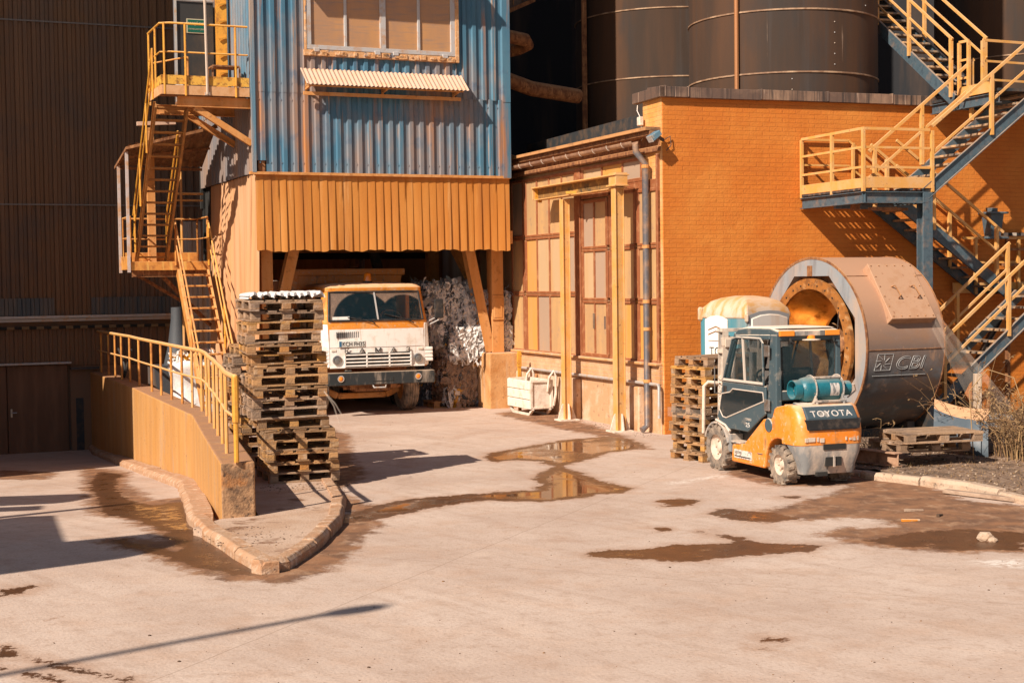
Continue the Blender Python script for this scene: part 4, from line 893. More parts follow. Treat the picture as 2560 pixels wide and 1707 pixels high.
# F0 ground -> L1 (outer lane, up to the right), F1 L1 -> P (wall lane, up to the left), F2 P -> L2 (outer), F3 L2 -> up left
lane((3.75, .12), (6.75, 2.5), yo, yi, 12); lrail((3.75, .12), (6.75, 2.5), yo, (1.0, .55), (4.45, 5.82), m=cream_y); lrail((3.75, .12), (6.55, 2.35), yi, (1.05, .6, ), (4.1, 5.38, 6.5))
MB().box(6.7, 9, yo, wi, 2.44, 2.5).build('landing_plate', darksteel, rs); MB().box(6.1, 9, wi + .02, wi + .05, 2.46, 2.66).box(6.68, 9, yo - .03, yo, 2.32, 2.56).build('landing_kickplate', cream_y, rs)
lane((6.75, 2.5), (4.2, 4.3), wo, wi, 10); lrail((6.6, 2.6), (4.25, 4.28), wo, (1.0, .55), (6.45, 5.05)); lrail((6.6, 2.6), (4.25, 4.28), wi, (1.0, .55), (6.0, 4.6))
MB().bar((2.8, -1.05, 4.3), (4.2, -1.05, 4.3), .3, .03).box(2.78, 2.95, yo, -.02, 4.29, 4.325).box(4.05, 4.22, yo, -.02, 4.29, 4.325).build('platform_plate', mat('platform_grating', (.05, .045, .045), .8, .2, [((.3, .17, .1), 9, U_, .5, .7)]), rs)
gr = MB()
for i in range(10): gr.box(2.96 + i * .11, 3.0 + i * .11, yo + .05, -.05, 4.275, 4.3)
for i in range(14): gr.box(2.95, 4.06, yo + .06 + i * .145, yo + .12 + i * .145, 4.26, 4.274)
gr.build('grating_bars', darksteel, rs)
MB().box(2.78, 2.8, yo, -.02, 4.33, 4.5).box(2.78, 4.2, yo - .02, yo, 4.33, 4.52).build('platform_kickplate', cream_y, rs, bevel=.004)
MB().channel((2.8, yo + .04, 4.17), (4.1, yo + .04, 4.17), .12, .2, .014).channel((2.84, yo, 4.17), (2.84, -.02, 4.17), .12, .2, .014).channel((4.1, yo, 4.17), (4.1, -.02, 4.17), .12, .2, .014).bar((2.86, -1.1, 4.06), (4.1, -1.1, 4.06), .08, .08).build('platform_beam', bluesteel, rs)
MB().box(3.05, 3.15, -1.45, -1.3, 3.98, 4.12).bar((3.1, -1.9, 3.98), (3.9, -1.7, 3.98), .18, .05).build('underdeck_lamp', rust, rs)
MB().channel((4.1, -2.02, 0), (4.1, -2.02, 4.26), .2, .2, .018, up=(0, 1, 0)).build('column', bluesteel, rs, bevel=.004)
MB().channel((8.6, -2.0, 0), (8.6, -2.0, 6.2), .2, .2, .018, up=(0, 1, 0)).channel((8.6, -.3, 0), (8.6, -.3, 6.2), .2, .2, .018, up=(0, 1, 0)).build('column', bluesteel, rs)
rail(rs, [(2.8, -.06, 4.33), (2.8, yo, 4.33), (4.15, yo, 4.33)], (1.02, .7, .36), posts=[(2.8, -.06, 4.33), (2.8, -1.1, 4.33), (2.8, yo, 4.33), (4.2, yo, 4.33)], m=cream_y, flat=True, r=.02, pr=.026)
rail(rs, [(2.8, -.06, 4.33), (3.8, -.06, 4.33), (4.6, -.06, 3.75)], (1.02, .55), posts=[(3.9, -.06, 4.3)], m=cream_y, flat=True, r=.018, pr=.024)
lane((4.05, 4.3), (6.5, 6.15), yo, yi, 10); lrail((4.2, 4.4), (6.5, 6.15), yo, (1.02, .55), (5.45,)); lrail((3.5, 4.02), (5.75, 5.75), yi, (1.02, .55), (3.62, 4.62, 5.7))
MB().box(5.6, 9, yo, wi, 6.08, 6.13).build('landing_plate', darksteel, rs)
MB().box(5.57, 5.6, yo + .1, wo, 6.08, 6.27).build('landing_kickplate', cream_y, rs); MB().channel((5.62, yo, 5.96), (5.62, wi, 5.96), .1, .18).channel((5.62, wo, 5.96), (9, wo, 5.96), .1, .18).channel((6.4, yo, 5.96), (9, yo, 5.96), .1, .18).build('landing_beam', bluesteel, rs)
rail(rs, [(5.58, wo - .05, 6.1), (5.6, yi - .05, 6.1)], (1.0, .66, .33), m=cream_y, flat=True, r=.02, pr=.026)
rail(rs, [(5.95, yi, 6.13), (9, yi + .3, 6.13)], (1.0, .62, .28), posts=[(5.95, yi, 6.13), (8.4, yi, 6.13)], m=cream_y, flat=True, r=.02, pr=.028)
stair(rs, (5.85, -.95, 6.1), (5.85, 3.9, 9.6), (.34, 0, 0), 18, bluesteel, ptread, .22, .25, .04)
for x, hs, ps in ((5.47, (1.03, .68, .34), (-.9, .42, 1.5, 2.6, 3.7)), (6.23, (1.08, .72), (-.9, 1.0, 2.2, 3.6))):
    rail(rs, [(x, -.95, 6.13), (x, 3.9, 9.63)], hs, posts=[(x, y, 6.13 + (y + .95) * 3.5 / 4.85) for y in ps], m=cream_y, flat=True, r=.02, pr=.028)
MB().box(5.4, 6.3, 3.9, 5.2, 9.6, 9.65).build('upper_landing', darksteel, rs)

rail(rs, [(6.7, yo, 2.5), (9, yo, 2.5)], (1.02, .7, .36), posts=[(6.75, yo, 2.5), (7.9, yo, 2.5)], m=cream_y, flat=True, r=.02, pr=.028)
rail(rs, [(6.3, wi, 2.5), (9, wi, 2.5)], (1.02, .55), posts=[(6.6, wi, 2.5), (7.6, wi, 2.5)], m=cream_y, flat=True, r=.02, pr=.028)
for a, b_ in (((3.9, yi + .05, 2.1), (5.9, yi + .05, .1)), ((4.2, -.5, 1.6), (5.5, -.5, .05)), ((6.6, yi + .1, 2.3), (5.2, yi + .1, .1))): MB().channel(a, b_, .08, .1, .012).build('brace', darksteel, rs)
for x, y in ((5.0, yi + .12), (6.7, yo + .1), (6.7, wo)): MB().bar((x, y, 0), (x, y, 2.3), .07, .07, up=(0, 1, 0)).build('support_post', rust, rs)
# ------------------------------------------------------------------ fan housing drum
dm = fthing(B, 'fan_housing', 'huge dusty steel fan housing drum with an open rusty mouth beside the forklift', 'machine', 2.75, -1.72, 0)
dm.rotation_euler.z += R(5)
drum_m = mat('drum_shell', (.07, .083, .095), .5, .2, [((.2, .11, .065), 1.6, (.3, 1, 1), .45, .7), ((.13, .15, .17), 3, U_, .5, .7), ((.4, .24, .15), 14, (.4, 1, .12), .6, .75)], bump=(7, .05), dust=((.44, .245, .15), 1.0, -.35, .55, -.2, .22))
face_m = mat('drum_face_grey', (.29, .31, .33), .5, .1, [((.5, .34, .24), 1.4, (1, 1, .5), .45, .7), ((.2, .2, .21), 4, (1, 1, .2), .52, .72)], bump=(9, .04))
C_ = (0, -1.72, 1.62); R_ = 1.52; X0, X1 = 1.95, 3.55
def ring_pts(r, x, n=64): return [(x, C_[1] + r * math.cos(2 * math.pi * k / n), C_[2] + r * math.sin(2 * math.pi * k / n)) for k in range(n)]
MB().loft([ring_pts(R_, X0), ring_pts(R_, X0 + .5), ring_pts(R_, X1)], caps=(False, True)).build('shell', drum_m, dm, smooth=30)
sm_ = MB()
for x in (X0 - .005, X1): sm_.loft([ring_pts(R_ - .03, x), ring_pts(R_ + .012, x), ring_pts(R_ + .012, x + .02), ring_pts(R_ - .03, x + .02)], caps=(False, False))
for a in (-.02, .9): sm_.bar((X0, C_[1] - (R_ + .002) * math.cos(a), C_[2] + (R_ + .002) * math.sin(a)), (X1, C_[1] - (R_ + .002) * math.cos(a), C_[2] + (R_ + .002) * math.sin(a)), .02, .012)
sm_.build('rim_bead', rust, dm)
def octo(ap, x, n=64):
    out = []
    for k in range(n):
        a = 2 * math.pi * k / n; s_ = (a + math.pi / 8) % (math.pi / 4) - math.pi / 8; r = ap / math.cos(s_); out.append((x, C_[1] + r * math.cos(a), C_[2] + r * math.sin(a)))
    return out
MB().loft([ring_pts(R_, X0 + .002), octo(1.2, X0 - .002), octo(1.2, X0 + .14)], caps=(False, False)).build('face', face_m, dm)
MB().loft([octo(1.2, X0 + .14), ring_pts(1.1, X0 + .14)], caps=(False, False)).build('recess', rust, dm)
inner = mat('polished_rust_cone', (.5, .24, .06), .32, .75, [((.7, .42, .16), 2.5, U_, .46, .66), ((.2, .08, .02), 4, U_, .5, .68)], bump=(6, .1))
MB().loft([ring_pts(1.16, X0 - .05), ring_pts(1.16, X0 + .02), ring_pts(.98, X0 + .02), ring_pts(.98, X0 - .05), ring_pts(1.16, X0 - .05)], caps=(False, False)).build('mouth_ring', mat('rusty_orange_flange', (.42, .16, .035), .65, .3, [((.25, .1, .03), 9, U_, .48, .62), ((.7, .42, .2), 5, U_, .55, .7)]), dm)
MB().loft([ring_pts(.98, X0), ring_pts(.9, X0 + .25), ring_pts(.72, X0 + .5), ring_pts(.62, X0 + .75)], caps=(False, False)).build('inlet_cone', inner, dm, smooth=40)
im = MB()
for k in range(9):
    a = 2 * math.pi * k / 9; c, s_ = math.cos(a), math.sin(a); e, f_ = math.cos(a + .5), math.sin(a + .5)
    im.add([(X0 + .7, C_[1] + .12 * c, C_[2] + .12 * s_), (X0 + .7, C_[1] + .7 * e, C_[2] + .7 * f_), (X0 + 1.2, C_[1] + .8 * e, C_[2] + .8 * f_), (X0 + 1.2, C_[1] + .12 * c, C_[2] + .12 * s_)], [(0, 1, 2, 3)])
im.lathe([(.55, .02), (.6, .13), (1.2, .16)], (X0, C_[1], C_[2]), 'x', 16); im.loft([ring_pts(.95, X0 + 1.25)], caps=(False, True))
im.build('impeller', rust, dm)
bo = MB()
for k in range(28): a = 2 * math.pi * k / 28; bo.ball((X0 - .055, C_[1] + 1.055 * math.cos(a), C_[2] + 1.055 * math.sin(a)), .017, 6, 3)
bo.build('flange_bolts', dark, dm)
# bolted hatch on the drum's shoulder
th0 = R(35); nrm = Vector((0, -math.cos(th0), math.sin(th0))); tan = Vector((0, math.sin(th0), math.cos(th0))); hc = Vector((2.82, C_[1], C_[2])) + nrm * (R_ + .03)
def hp_(u, v, d): return hc + Vector((1, 0, 0)) * u + tan * v + nrm * d
def slab(mb, u0, u1, v0, v1, d0, d1, mi=0):
    return mb.add([hp_(u, v, d) for d in (d0, d1) for v in (v0, v1) for u in (u0, u1)], [(0, 2, 3, 1), (4, 5, 7, 6), (0, 1, 5, 4), (2, 6, 7, 3), (0, 4, 6, 2), (1, 3, 7, 5)], mi)
hm = mat('dusty_tan_hatch', (.47, .27, .165), .75, .1, [((.42, .22, .12), 5, U_, .5, .7), ((.3, .13, .06), 12, U_, .62, .7)], bump=(40, .15))
hb = slab(MB(), -.42, .5, -.52, .6, -.14, .03)
ha = hb.build('hatch', hm, dm, bevel=.006)
b2 = MB()
for i in range(6):
    for v in (-.47, .55): b2.ball(hp_(-.37 + i * .165, v, .03), .016, 6, 3)
for i in range(1, 5):
    for u in (-.37, .455): b2.ball(hp_(u, -.47 + i * .2, .03), .016, 6, 3)
b2.build('hatch_bolts', rust, ha)
for u in (-.12, .28): MB().tube([hp_(u - .02, .12, .03), hp_(u, .1, .1), hp_(u + .03, -.1, .1), hp_(u + .02, -.12, .03)], .014, 6).build('hatch_handle', rust, ha)
wl = mat('pale_stencil_paint', (.4, .39, .38), .6, 0, bump=None)
text('CBI', .31, .0005, wl, dm, 'emblem_lettering', (2.52, C_[1] - 1.482, 1.26), (1, 0, 0), (0, -.16, 1), 'LEFT', .25, .0045, 1.3)
lg = MB(); ox, oz = 2.12, 1.25
def sy_(z): return C_[1] - math.sqrt(R_ ** 2 - (z - C_[2]) ** 2) - .003
def lbar(x, z, x2, z2): lg.bar((x, sy_(z), z), (x2, sy_(z2), z2), .007, .011, up=(0, 1, 0))
for k in range(8):
    a = math.pi * k / 4 + .2; lbar(ox + .16 + .05 * math.cos(a), oz + .13 + .05 * math.sin(a), ox + .16 + .15 * math.cos(a + .4), oz + .13 + .13 * math.sin(a + .4))
for a, b_ in (((0, 0), (.32, 0)), ((.05, .27), (.37, .27)), ((0, 0), (.05, .27)), ((.32, 0), (.37, .27)), ((-.02, -.09), (1.08, -.09)), ((.0, .34), (1.1, .34))): lbar(ox + a[0], oz + a[1], ox + b_[0], oz + b_[1])
lg.build('emblem', wl, dm)
MB().box(X0 + .1, X0 + .25, -2.6, -.8, 0, .3).box(X1 - .25, X1 - .1, -2.6, -.8, 0, .3).box(X0 + .05, X1, -2.4, -2.2, 0, .2).build('skid', darksteel, dm)
MB().box(X0 - .02, X0, C_[1] - .03, C_[1] + .1, 2.82, 3.0).build('lifting_lug', rust, dm)
MB().prism([(-3.0, 0.0), (-2.2, 0.0), (-1.72, 1.2), (-2.5, 1.2)], X1 + .02, X1 + .08, 'x').build('rear_support', darksteel, dm)
from mathutils import noise as mnoise
# ================================================================== PORTABLE TOILET
TW = Frame(3.94, 24.7, 38)
to = fthing(TW, 'portable_toilet', 'teal and white portable toilet with a domed roof behind the forklift', 'toilet', .55, .55, 0)
to.location.z = .07
tl_b = mat('teal_plastic', (.07, .22, .27), .4, 0, [((.3, .3, .28), 3, V_, .5, .72)], bump=None)
tl_w = mat('white_plastic', (.8, .76, .7), .4, 0, [((.7, .5, .34), 2, V_, .52, .75)], bump=None, dust=((.72, .5, .32), .5, .3, .9))
tl_r = mat('dust_stained_roof_plastic', (.58, .45, .35), .5, 0, [((.52, .27, .09), 2.2, (1, 3.4, 1), .44, .6)], bump=None, dust=((.62, .36, .16), .5, .3, 1))
MB().box(0, 1.1, 0, 1.1, .05, 2.1).build('cabin', tl_b, to, bevel=.05, seg=2)
rl_ = []
for z, k in ((2.04, 1.02), (2.12, 1.02), (2.22, .96), (2.33, .78), (2.4, .5), (2.43, .2)):
    rl_.append([(.55 + .55 * k * x, .55 + .55 * k * y, z) for x, y in ((-1, -1), (-.5, -1), (0, -1), (.5, -1), (1, -1), (1, -.5), (1, 0), (1, .5), (1, 1), (.5, 1), (0, 1), (-.5, 1), (-1, 1), (-1, .5), (-1, 0), (-1, -.5))])
MB().loft(rl_).build('roof', tl_r, to, bevel=.03, smooth=50, seg=2)
arch = lambda u0, u1, z0, z1: [(u0, z0), (u1, z0), (u1, z1 - .07), (u0 + (u1 - u0) * .75, z1 - .015), ((u0 + u1) / 2, z1), (u0 + (u1 - u0) * .25, z1 - .015), (u0, z1 - .07)]
sp_ = MB().prism(arch(.42, .95, .2, 2.1), -.03, .0, 'x').build('side_panel', tl_w, to, bevel=.01)
MB().prism([(.5, 1.86), (.68, 1.92), (.86, 1.86), (.86, 1.84), (.68, 1.9), (.5, 1.84)], -.036, -.03, 'x').prism([(.5, 1.78), (.68, 1.84), (.86, 1.78), (.86, 1.76), (.68, 1.82), (.5, 1.76)], -.036, -.03, 'x').box(-.035, -.03, .5, .86, 1.66, 1.672).box(-.035, -.03, .5, .86, 1.12, 1.13).build('louvre', rust, sp_)
text('TOI', .2, .001, black, sp_, 'lettering', (-.034, .84, 1.42), (0, -1, 0), (0, 0, 1)); text('TOI', .2, .001, black, sp_, 'lettering', (-.034, .84, 1.2), (0, -1, 0), (0, 0, 1))
MB().prism(arch(.1, 1.0, .1, 2.12), -.035, 0, 'y').build('door', tl_w, to, bevel=.015)
MB().prism(arch(.05, 1.05, .08, 2.18), -.012, 0, 'y').build('door_surround', mat('grey_plastic', (.35, .36, .37), .5, 0, bump=None), to)
for q_ in ((-.04, .05, 1.02, 1.13, 2.0, 2.24), (-.03, .05, -.03, .04, 1.98, 2.14)): MB().box(*q_).build('corner_cap', tl_r, to, bevel=.03)

# ================================================================== PALLETS
def make_pallet(name, m, seed, label, cat='pallet'):
    r = random.Random(seed); p = thing(name, label, cat)
    LX, LY = 1.2, .8; j = lambda a: r.uniform(-a, a)
    top = MB()
    for i, wd in enumerate((.145, .1, .145, .1, .145)):
        y = -LY / 2 + .0725 + i * (LY - .145) / 4
        if seed % 3 == 1 and i == 3: continue
        top.add([(x + j(.012) if abs(x) > .5 else x, y + sy * wd / 2 + j(.006), z + j(.003)) for x in (-.6, -.2, .2, .6) for sy, z in ((-1, .122), (1, .122), (1, .144), (-1, .144))],
                [f for k in range(3) for f in [(k * 4 + a, k * 4 + (a + 1) % 4, k * 4 + 4 + (a + 1) % 4, k * 4 + 4 + a) for a in range(4)]] + [(3, 2, 1, 0), (12, 13, 14, 15)])
    for x in (-.5275, 0, .5275): top.box(x - .072, x + .072, -LY / 2 + j(.01), LY / 2 + j(.01), .1, .1215)
    bot = MB()
    for y, wd in ((-.35, .1), (0, .145), (.35, .1)): bot.box(-.6 + j(.01), .6 + j(.01), y - wd / 2, y + wd / 2, 0, .022)
    top.build('deck', m, p); bot.build('skid_boards', m, p)
    for x in (-.5275, 0, .5275):
        for y in (-.35, 0, .35):
            a, b_ = x + j(.012), y + j(.008); MB().box(a - .0725, a + .0725, b_ - .05, b_ + .05, .0225, .0995).build('block', m, p, bevel=.004)
    return p
protos = [make_pallet('pallet', wood, 1, 'x'), make_pallet('pallet', woodg, 2, 'x'), make_pallet('pallet', wood, 3, 'x'), make_pallet('pallet', woodg, 4, 'x')]
used = set()
def pallet(k, x, y, z, rz, label, group=None, tilt=0, tx=0, sc=(1, 1, 1)):
    k %= len(protos)
    if k in used: p = copy_tree(protos[k])
    else: p = protos[k]; used.add(k)
    p.scale = sc; p.location = (x, y, z); p.rotation_euler = (tx, tilt, rz); p['label'] = label
    if group: p['group'] = group
    elif 'group' in p: del p['group']
    return p
ORD = ['lowest', 'second', 'third', 'fourth', 'fifth', 'sixth', 'seventh', 'eighth', 'ninth', 'tenth', 'eleventh', 'twelfth', 'thirteenth', 'fourteenth', 'fifteenth', 'sixteenth', 'seventeenth', 'eighteenth', 'nineteenth']
def ordl(i, n, where):
    if i == 0: return 'lowest pallet ' + where
    if i == n - 1: return 'topmost pallet ' + where
    return ORD[i] + ' pallet from the bottom ' + where
rp = random.Random(11)
# tall leaning stack: its long side faces the camera
offs = [.0, .04, .05, .02, -.02, -.13, -.17, -.18, -.17, -.15, -.17, -.19, -.26, -.27, -.25, -.24, -.25]
NP = len(offs); TURN = {1, 2, 4, 7, 8, 10, 12, 15, 16}
for i in range(NP):
    z = .086 + i * .1475
    pallet(rp.choice([0, 2, 0, 1, 2]) if i not in (7, 6, 15, 16) else 1, -3.04 + offs[i] * .8 + rp.uniform(-.02, .02), 20.5 + rp.uniform(-.05, .05), z, R(19) + rp.uniform(-.05, .05) + (R(90) if i in TURN else 0), ordl(i, NP, 'of the tall leaning stack in front of the truck'), 'pallets of the tall leaning stack', tilt=rp.uniform(-.012, .012) - (.008 if i > 4 else 0), sc=((.85, 1.2 if i < 6 else 1.26, 1) if i in TURN else (.81 if i < 6 else .85, 1.2, 1)))
topz = .086 + NP * .1475
sheet = MB(); n = 72; rows = []
for t in (-.34, -.1, .1, .36):
    rows.append([(-.58 + 1.16 * k / n, t + .02 * math.sin(k), .05 + .055 * math.sqrt(abs(math.sin(math.pi * 6 * k / n))) * (.8 + .3 * math.sin(k * .6 + t * 5))) for k in range(n + 1)])
sheet.loft(rows, 0, (False, False), close=False); rows2 = [[(x, y, z - .04) for x, y, z in r_] for r_ in rows]; sheet.loft(rows2, 0, (False, False), close=False); sheet.loft([rows[0], rows2[0]], 0, (False, False), close=False); sheet.loft([rows[-1], rows2[-1]], 0, (False, False), close=False)
o = sheet.build('corrugated_sheet', mat('white_wavy_plastic', (.75, .72, .7), .35, 0, [((.3, .26, .24), 6, U_, .62, .75)]), smooth=60)
o.location = (-3.2, 20.5, topz); o.rotation_euler = (0, -.008, R(19)); o.scale = (.9, 1.2, 1); tag(o, 'white wavy plastic sheet lying on top of the tall pallet stack', 'plastic sheet')
strap = MB().tube([(-2.55, 19.86, 1.35), (-2.42, 19.84, 1.15), (-2.36, 19.83, .95), (-2.3, 19.86, .8)], .012, 5).tube([(-2.55, 19.86, 1.34), (-2.4, 19.82, 1.18), (-2.3, 19.84, 1.0)], .012, 5).build('torn_wrap', film); tag(strap, 'torn strips of plastic wrap hanging from the right side of the tall pallet stack', 'plastic wrap')
# second stack standing behind it on the left
for i in range(13):
    pallet(rp.choice([0, 2, 3]), -3.6 + rp.uniform(-.03, .03) - (.1 if 9 < i < 12 else 0), 22.2 + rp.uniform(-.04, .04), .0 + i * .1475, R(24) + rp.uniform(-.07, .07), ordl(i, 13, 'of the hidden stack behind the railing end'), 'pallets of the stack behind the railing end', tilt=rp.uniform(-.01, .01))
# stack in front of the forklift mast
ax = Vector((.85, .53)).normalized(); ay = Vector((-ax.y, ax.x)); c0 = Vector((2.9, 22.3)) + ax * .6 + ay * .42
for i in range(11):
    o_ = c0 + ax * (rp.uniform(-.03, .03) + (.08 if i == 10 else -.03 if i == 9 else 0)) + ay * rp.uniform(-.04, .04)
    pallet([0, 2, 0, 2, 0, 3, 2, 0, 2, 0, 1][i], o_.x, o_.y, i * .1455, math.atan2(ax.y, ax.x) + rp.uniform(-.05, .05), ordl(i, 11, 'of the stack by the forklift mast'), 'pallets of the stack by the forklift mast')
wr_ = MB().box(-.63, .63, -.43, .43, .66, .8).build('stretch_film', film); wr_.location = (c0.x, c0.y, 0); wr_.rotation_euler = (0, 0, math.atan2(ax.y, ax.x)); tag(wr_, 'band of torn stretch film round the pallets by the forklift mast', 'plastic wrap')
# low pile on the verge
pallet(3, 5.93, 21.45, .27, R(20), 'lower grey pallet on the verge lying on a steel beam', None, tilt=.02)
pallet(1, 6.05, 21.25, .425, R(14), 'upper grey pallet lying flat on the verge, in front of the bent plate', None)
hbm = MB().channel((4.75, 21.9, .2), (5.45, 20.75, .2), .16, .2, .018).build('steel_beam', mat('dusty_rust_beam', (.46, .27, .17), .85, .1, [((.2, .1, .06), 5, U_, .5, .7)]), bevel=.004); tag(hbm, 'short dusty steel beam lying under the pallets at the verge corner', 'beam')

# ================================================================== TRUCK
TR = Frame(-2.17, 33.0, 22)
tk = fthing(TR, 'dump_truck', 'orange and white cab over dump truck parked nose out under the tower', 'truck', -1.25, 0, 0)
tk.location = TR.w(-1.38, -.42, 0); tk.scale = (1.03, 1.03, 1.03)
CX = -1.25; FY = -1.16
def cab_loop(hw, yf, yb, z, rr=.13, crown=.05):
    pts = []
    for s in (-1, -.5, 0, .5, 1): pts.append((CX + s * (hw - rr), yf - crown * (1 - s * s), z))
    for a in (30, 60, 90): pts.append((CX + hw - rr + rr * math.sin(R(a)), yf + rr - rr * math.cos(R(a)), z))
    pts += [(CX + hw, yb, z), (CX - hw, yb, z)]
    for a in (90, 60, 30): pts.append((CX - hw + rr - rr * math.sin(R(a)), yf + rr - rr * math.cos(R(a)), z))
    return pts
MB().loft([cab_loop(1.12, FY + .03, .75, 1.0), cab_loop(1.13, FY, .75, 1.3), cab_loop(1.12, FY, .75, 1.8), cab_loop(1.115, FY + .01, .75, 1.95)]).build('cab_body', truck_o, tk, smooth=40)
MB().loft([cab_loop(1.05, FY + .17, .75, 2.56), cab_loop(1.05, FY + .17, .75, 2.63, .13, .07), cab_loop(.98, FY + .24, .7, 2.7, .16, .07), cab_loop(.7, FY + .5, .5, 2.735, .2, .07)]).build('cab_roof', truck_o, tk, smooth=50)
for s in (-1, 1):
    MB().loft([[(CX + s * 1.115 + dx * s, FY + .12 + dy, 1.93) for dx, dy in ((0, 0), (-.09, -.1), (-.1, 0), (0, .1))], [(CX + s * 1.05 + dx * s, FY + .29 + dy, 2.58) for dx, dy in ((0, 0), (-.08, -.1), (-.09, 0), (0, .1))]]).build('windscreen_pillar', truck_o, tk)
    MB().box(CX + s * 1.03 - .03, CX + s * 1.03 + .05, .0, .75, 1.93, 2.58).build('rear_pillar', truck_o, tk)
MB().box(CX - 1.02, CX + 1.02, .66, .72, 1.2, 2.58).build('cab_back', mat('dark_cab_lining', (.035, .04, .05), .8, bump=None), tk)
# windscreen: dusty glass with wiped arcs
def screen_mat():
    m = bpy.data.materials.new('dusty_wiped_windscreen'); m.use_nodes = True; nt = m.node_tree; b = nt.nodes['Principled BSDF']; v = coords(nt)
    sx = _n(nt, 'ShaderNodeSeparateXYZ'); nt.links.new(v, sx.inputs[0]); f = None
    for (x0, z0, rad) in ((-.28, 1.9, .62), (.6, 1.9, .56)):
        cm = _n(nt, 'ShaderNodeCombineXYZ'); nt.links.new(mul(nt, sx.outputs[0], x0, 'SUBTRACT'), cm.inputs[0]); nt.links.new(mul(nt, sx.outputs[2], z0, 'SUBTRACT'), cm.inputs[1])
        ln = _n(nt, 'ShaderNodeVectorMath', operation='LENGTH'); nt.links.new(cm.outputs[0], ln.inputs[0])
        mr = _n(nt, 'ShaderNodeMapRange'); mr.inputs[1].default_value = rad; mr.inputs[2].default_value = rad + .03; nt.links.new(ln.outputs['Value'], mr.inputs[0])
        f = mr.outputs[0] if f is None else mul(nt, f, mr.outputs[0], 'MINIMUM')
    dirt = mul(nt, mul(nt, f, noise_mask(nt, v, 95, U_, .0, .75), 'MULTIPLY'), .8)
    dirt = mul(nt, dirt, mul(nt, noise_mask(nt, v, 8, U_, .55, .8), .2), 'ADD')
    nt.links.new(mixc(nt, dirt, (.012, .03, .038), (.34, .21, .14)), b.inputs['Base Color'])
    nt.links.new(mul(nt, mul(nt, dirt, .8), .42, 'ADD'), b.inputs['Alpha'])
    r = mul(nt, mul(nt, dirt, .8), .05, 'ADD'); nt.links.new(r, b.inputs['Roughness'])
    return m
def wsp(u, v, d=0):   # u -1..1 across, v 0..1 up
    z0, z1 = 1.965, 2.545; z = z0 + (z1 - z0) * v; t = (z - 1.93) / .63
    hw = 1.0 - .05 * v; return (CX + u * hw, FY + .0 + .17 * t - .05 * (1 - u * u) - d, z)
ws = MB(); ws.loft([[wsp(-1 + 2 * k / 12, v) for k in range(13)] for v in (0, .5, 1)], 0, (False, False), close=False)
wsc = ws.build('windscreen', screen_mat(), tk, smooth=60)
fr = MB(); ed = [wsp(-1 + 2 * k / 12, 0, .005) for k in range(13)] + [wsp(1, .5, .005)] + [wsp(1 - 2 * k / 12, 1, .005) for k in range(13)] + [wsp(-1, .5, .005)]
fr.tube(ed + [ed[0], ed[1]], .022, 6).build('rubber_seal', black, wsc)
MB().bar(wsp(0.02, 0, .01), wsp(-.02, 1, .01), .03, .02, up=(0, 1, 0)).build('centre_bar', grey_al, wsc)
for (u0, u1, v1) in ((-.45, .02, -.05), (.12, .72, -.02)):
    pass
for p, q, r_ in ((wsp(-.62, .12, .03), wsp(-.12, -.04, .04), wsp(-.05, -.12, .03)), (wsp(.16, .22, .03), wsp(.62, .02, .04), wsp(.78, -.12, .03))):
    MB().tube([p, q], .01, 5).tube([q, r_], .013, 5).build('wiper', black, tk)
st_ = MB().bar(wsp(-.93, .08, .012), wsp(-.58, .09, .012), .004, .07, up=(0, 0, 1)).build('permit_sticker', white, wsc)
# cabin insides
MB().box(CX - 1.0, CX + 1.0, FY + .12, FY + .45, 1.55, 1.95).build('dashboard', black, tk)
for x in (-.5, .52): MB().box(CX + x - .26, CX + x + .26, .1, .25, 1.5, 2.25).box(CX + x - .26, CX + x + .26, -.35, .15, 1.45, 1.6).build('seat', mat('dark_seat_cloth', (.04, .05, .07), .9, bump=None), tk, bevel=.05, seg=2)
MB().tube([(CX + .5 + .22 * math.cos(a), FY + .62 + .1 * math.sin(a), 2.02 + .13 * math.sin(a)) for a in [2 * math.pi * k / 20 for k in range(21)]], .016, 6).build('steering_wheel', chrome, tk)
# white front
wf_ = MB()
def front_patch(z0, z1, hw0=1.0, d=.012):
    return [[(CX + s * hw0, FY - .05 * (1 - s * s) - d + (.0), z) for s in [-1 + 2 * k / 10 for k in range(11)]] for z in (z0, z1)]
wf_.loft(front_patch(1.42, 1.79), 0, (False, False), close=False)
wp = wf_.build('front_panel', white, tk)
MB().loft(front_patch(1.31, 1.41, 1.0, .02), 0, (False, False), close=False).build('badge_band', white, tk)
for s in (-1, 1):
    lf = MB().loft([[(CX + s * x_, FY - .05 * (1 - x_ * x_) - .022, z) for x_ in (.7, .8, .9, 1.0)] for z in (1.02, 1.31)], 0, (False, False), close=False)
    lf.build('headlamp_panel', white, tk)
MB().box(CX - .7, CX + .7, FY - .066, FY + .0, 1.02, 1.31).build('grille_recess', dark, tk)
gb = MB()
for z in (1.05, 1.12, 1.19, 1.27): gb.bar((CX - .71, FY - .075, z), (CX + .71, FY - .075, z), .03, .028)
for x in (-.7, -.24, .24, .7): gb.bar((CX + x, FY - .075, 1.02), (CX + x, FY - .075, 1.31), .03, .03, up=(0, 1, 0))
gb.bar((CX - 1.0, FY - .03, 1.02), (CX + 1.0, FY - .03, 1.02), .06, .03); gb.build('grille', white, tk, bevel=.004)
for x in (-.86, .86):
    hl_ = MB().lathe([(0, .085), (-.03, .1), (-.035, .075), (-.02, .07)], (CX + x, FY - .04, 1.17), 'y', 20).build('headlight', chrome, tk, smooth=40)
    MB().lathe([(-.03, .001), (-.032, .04), (-.02, .074)], (CX + x, FY - .04, 1.17), 'y', 20).build('lens', lampglass, hl_, smooth=40)
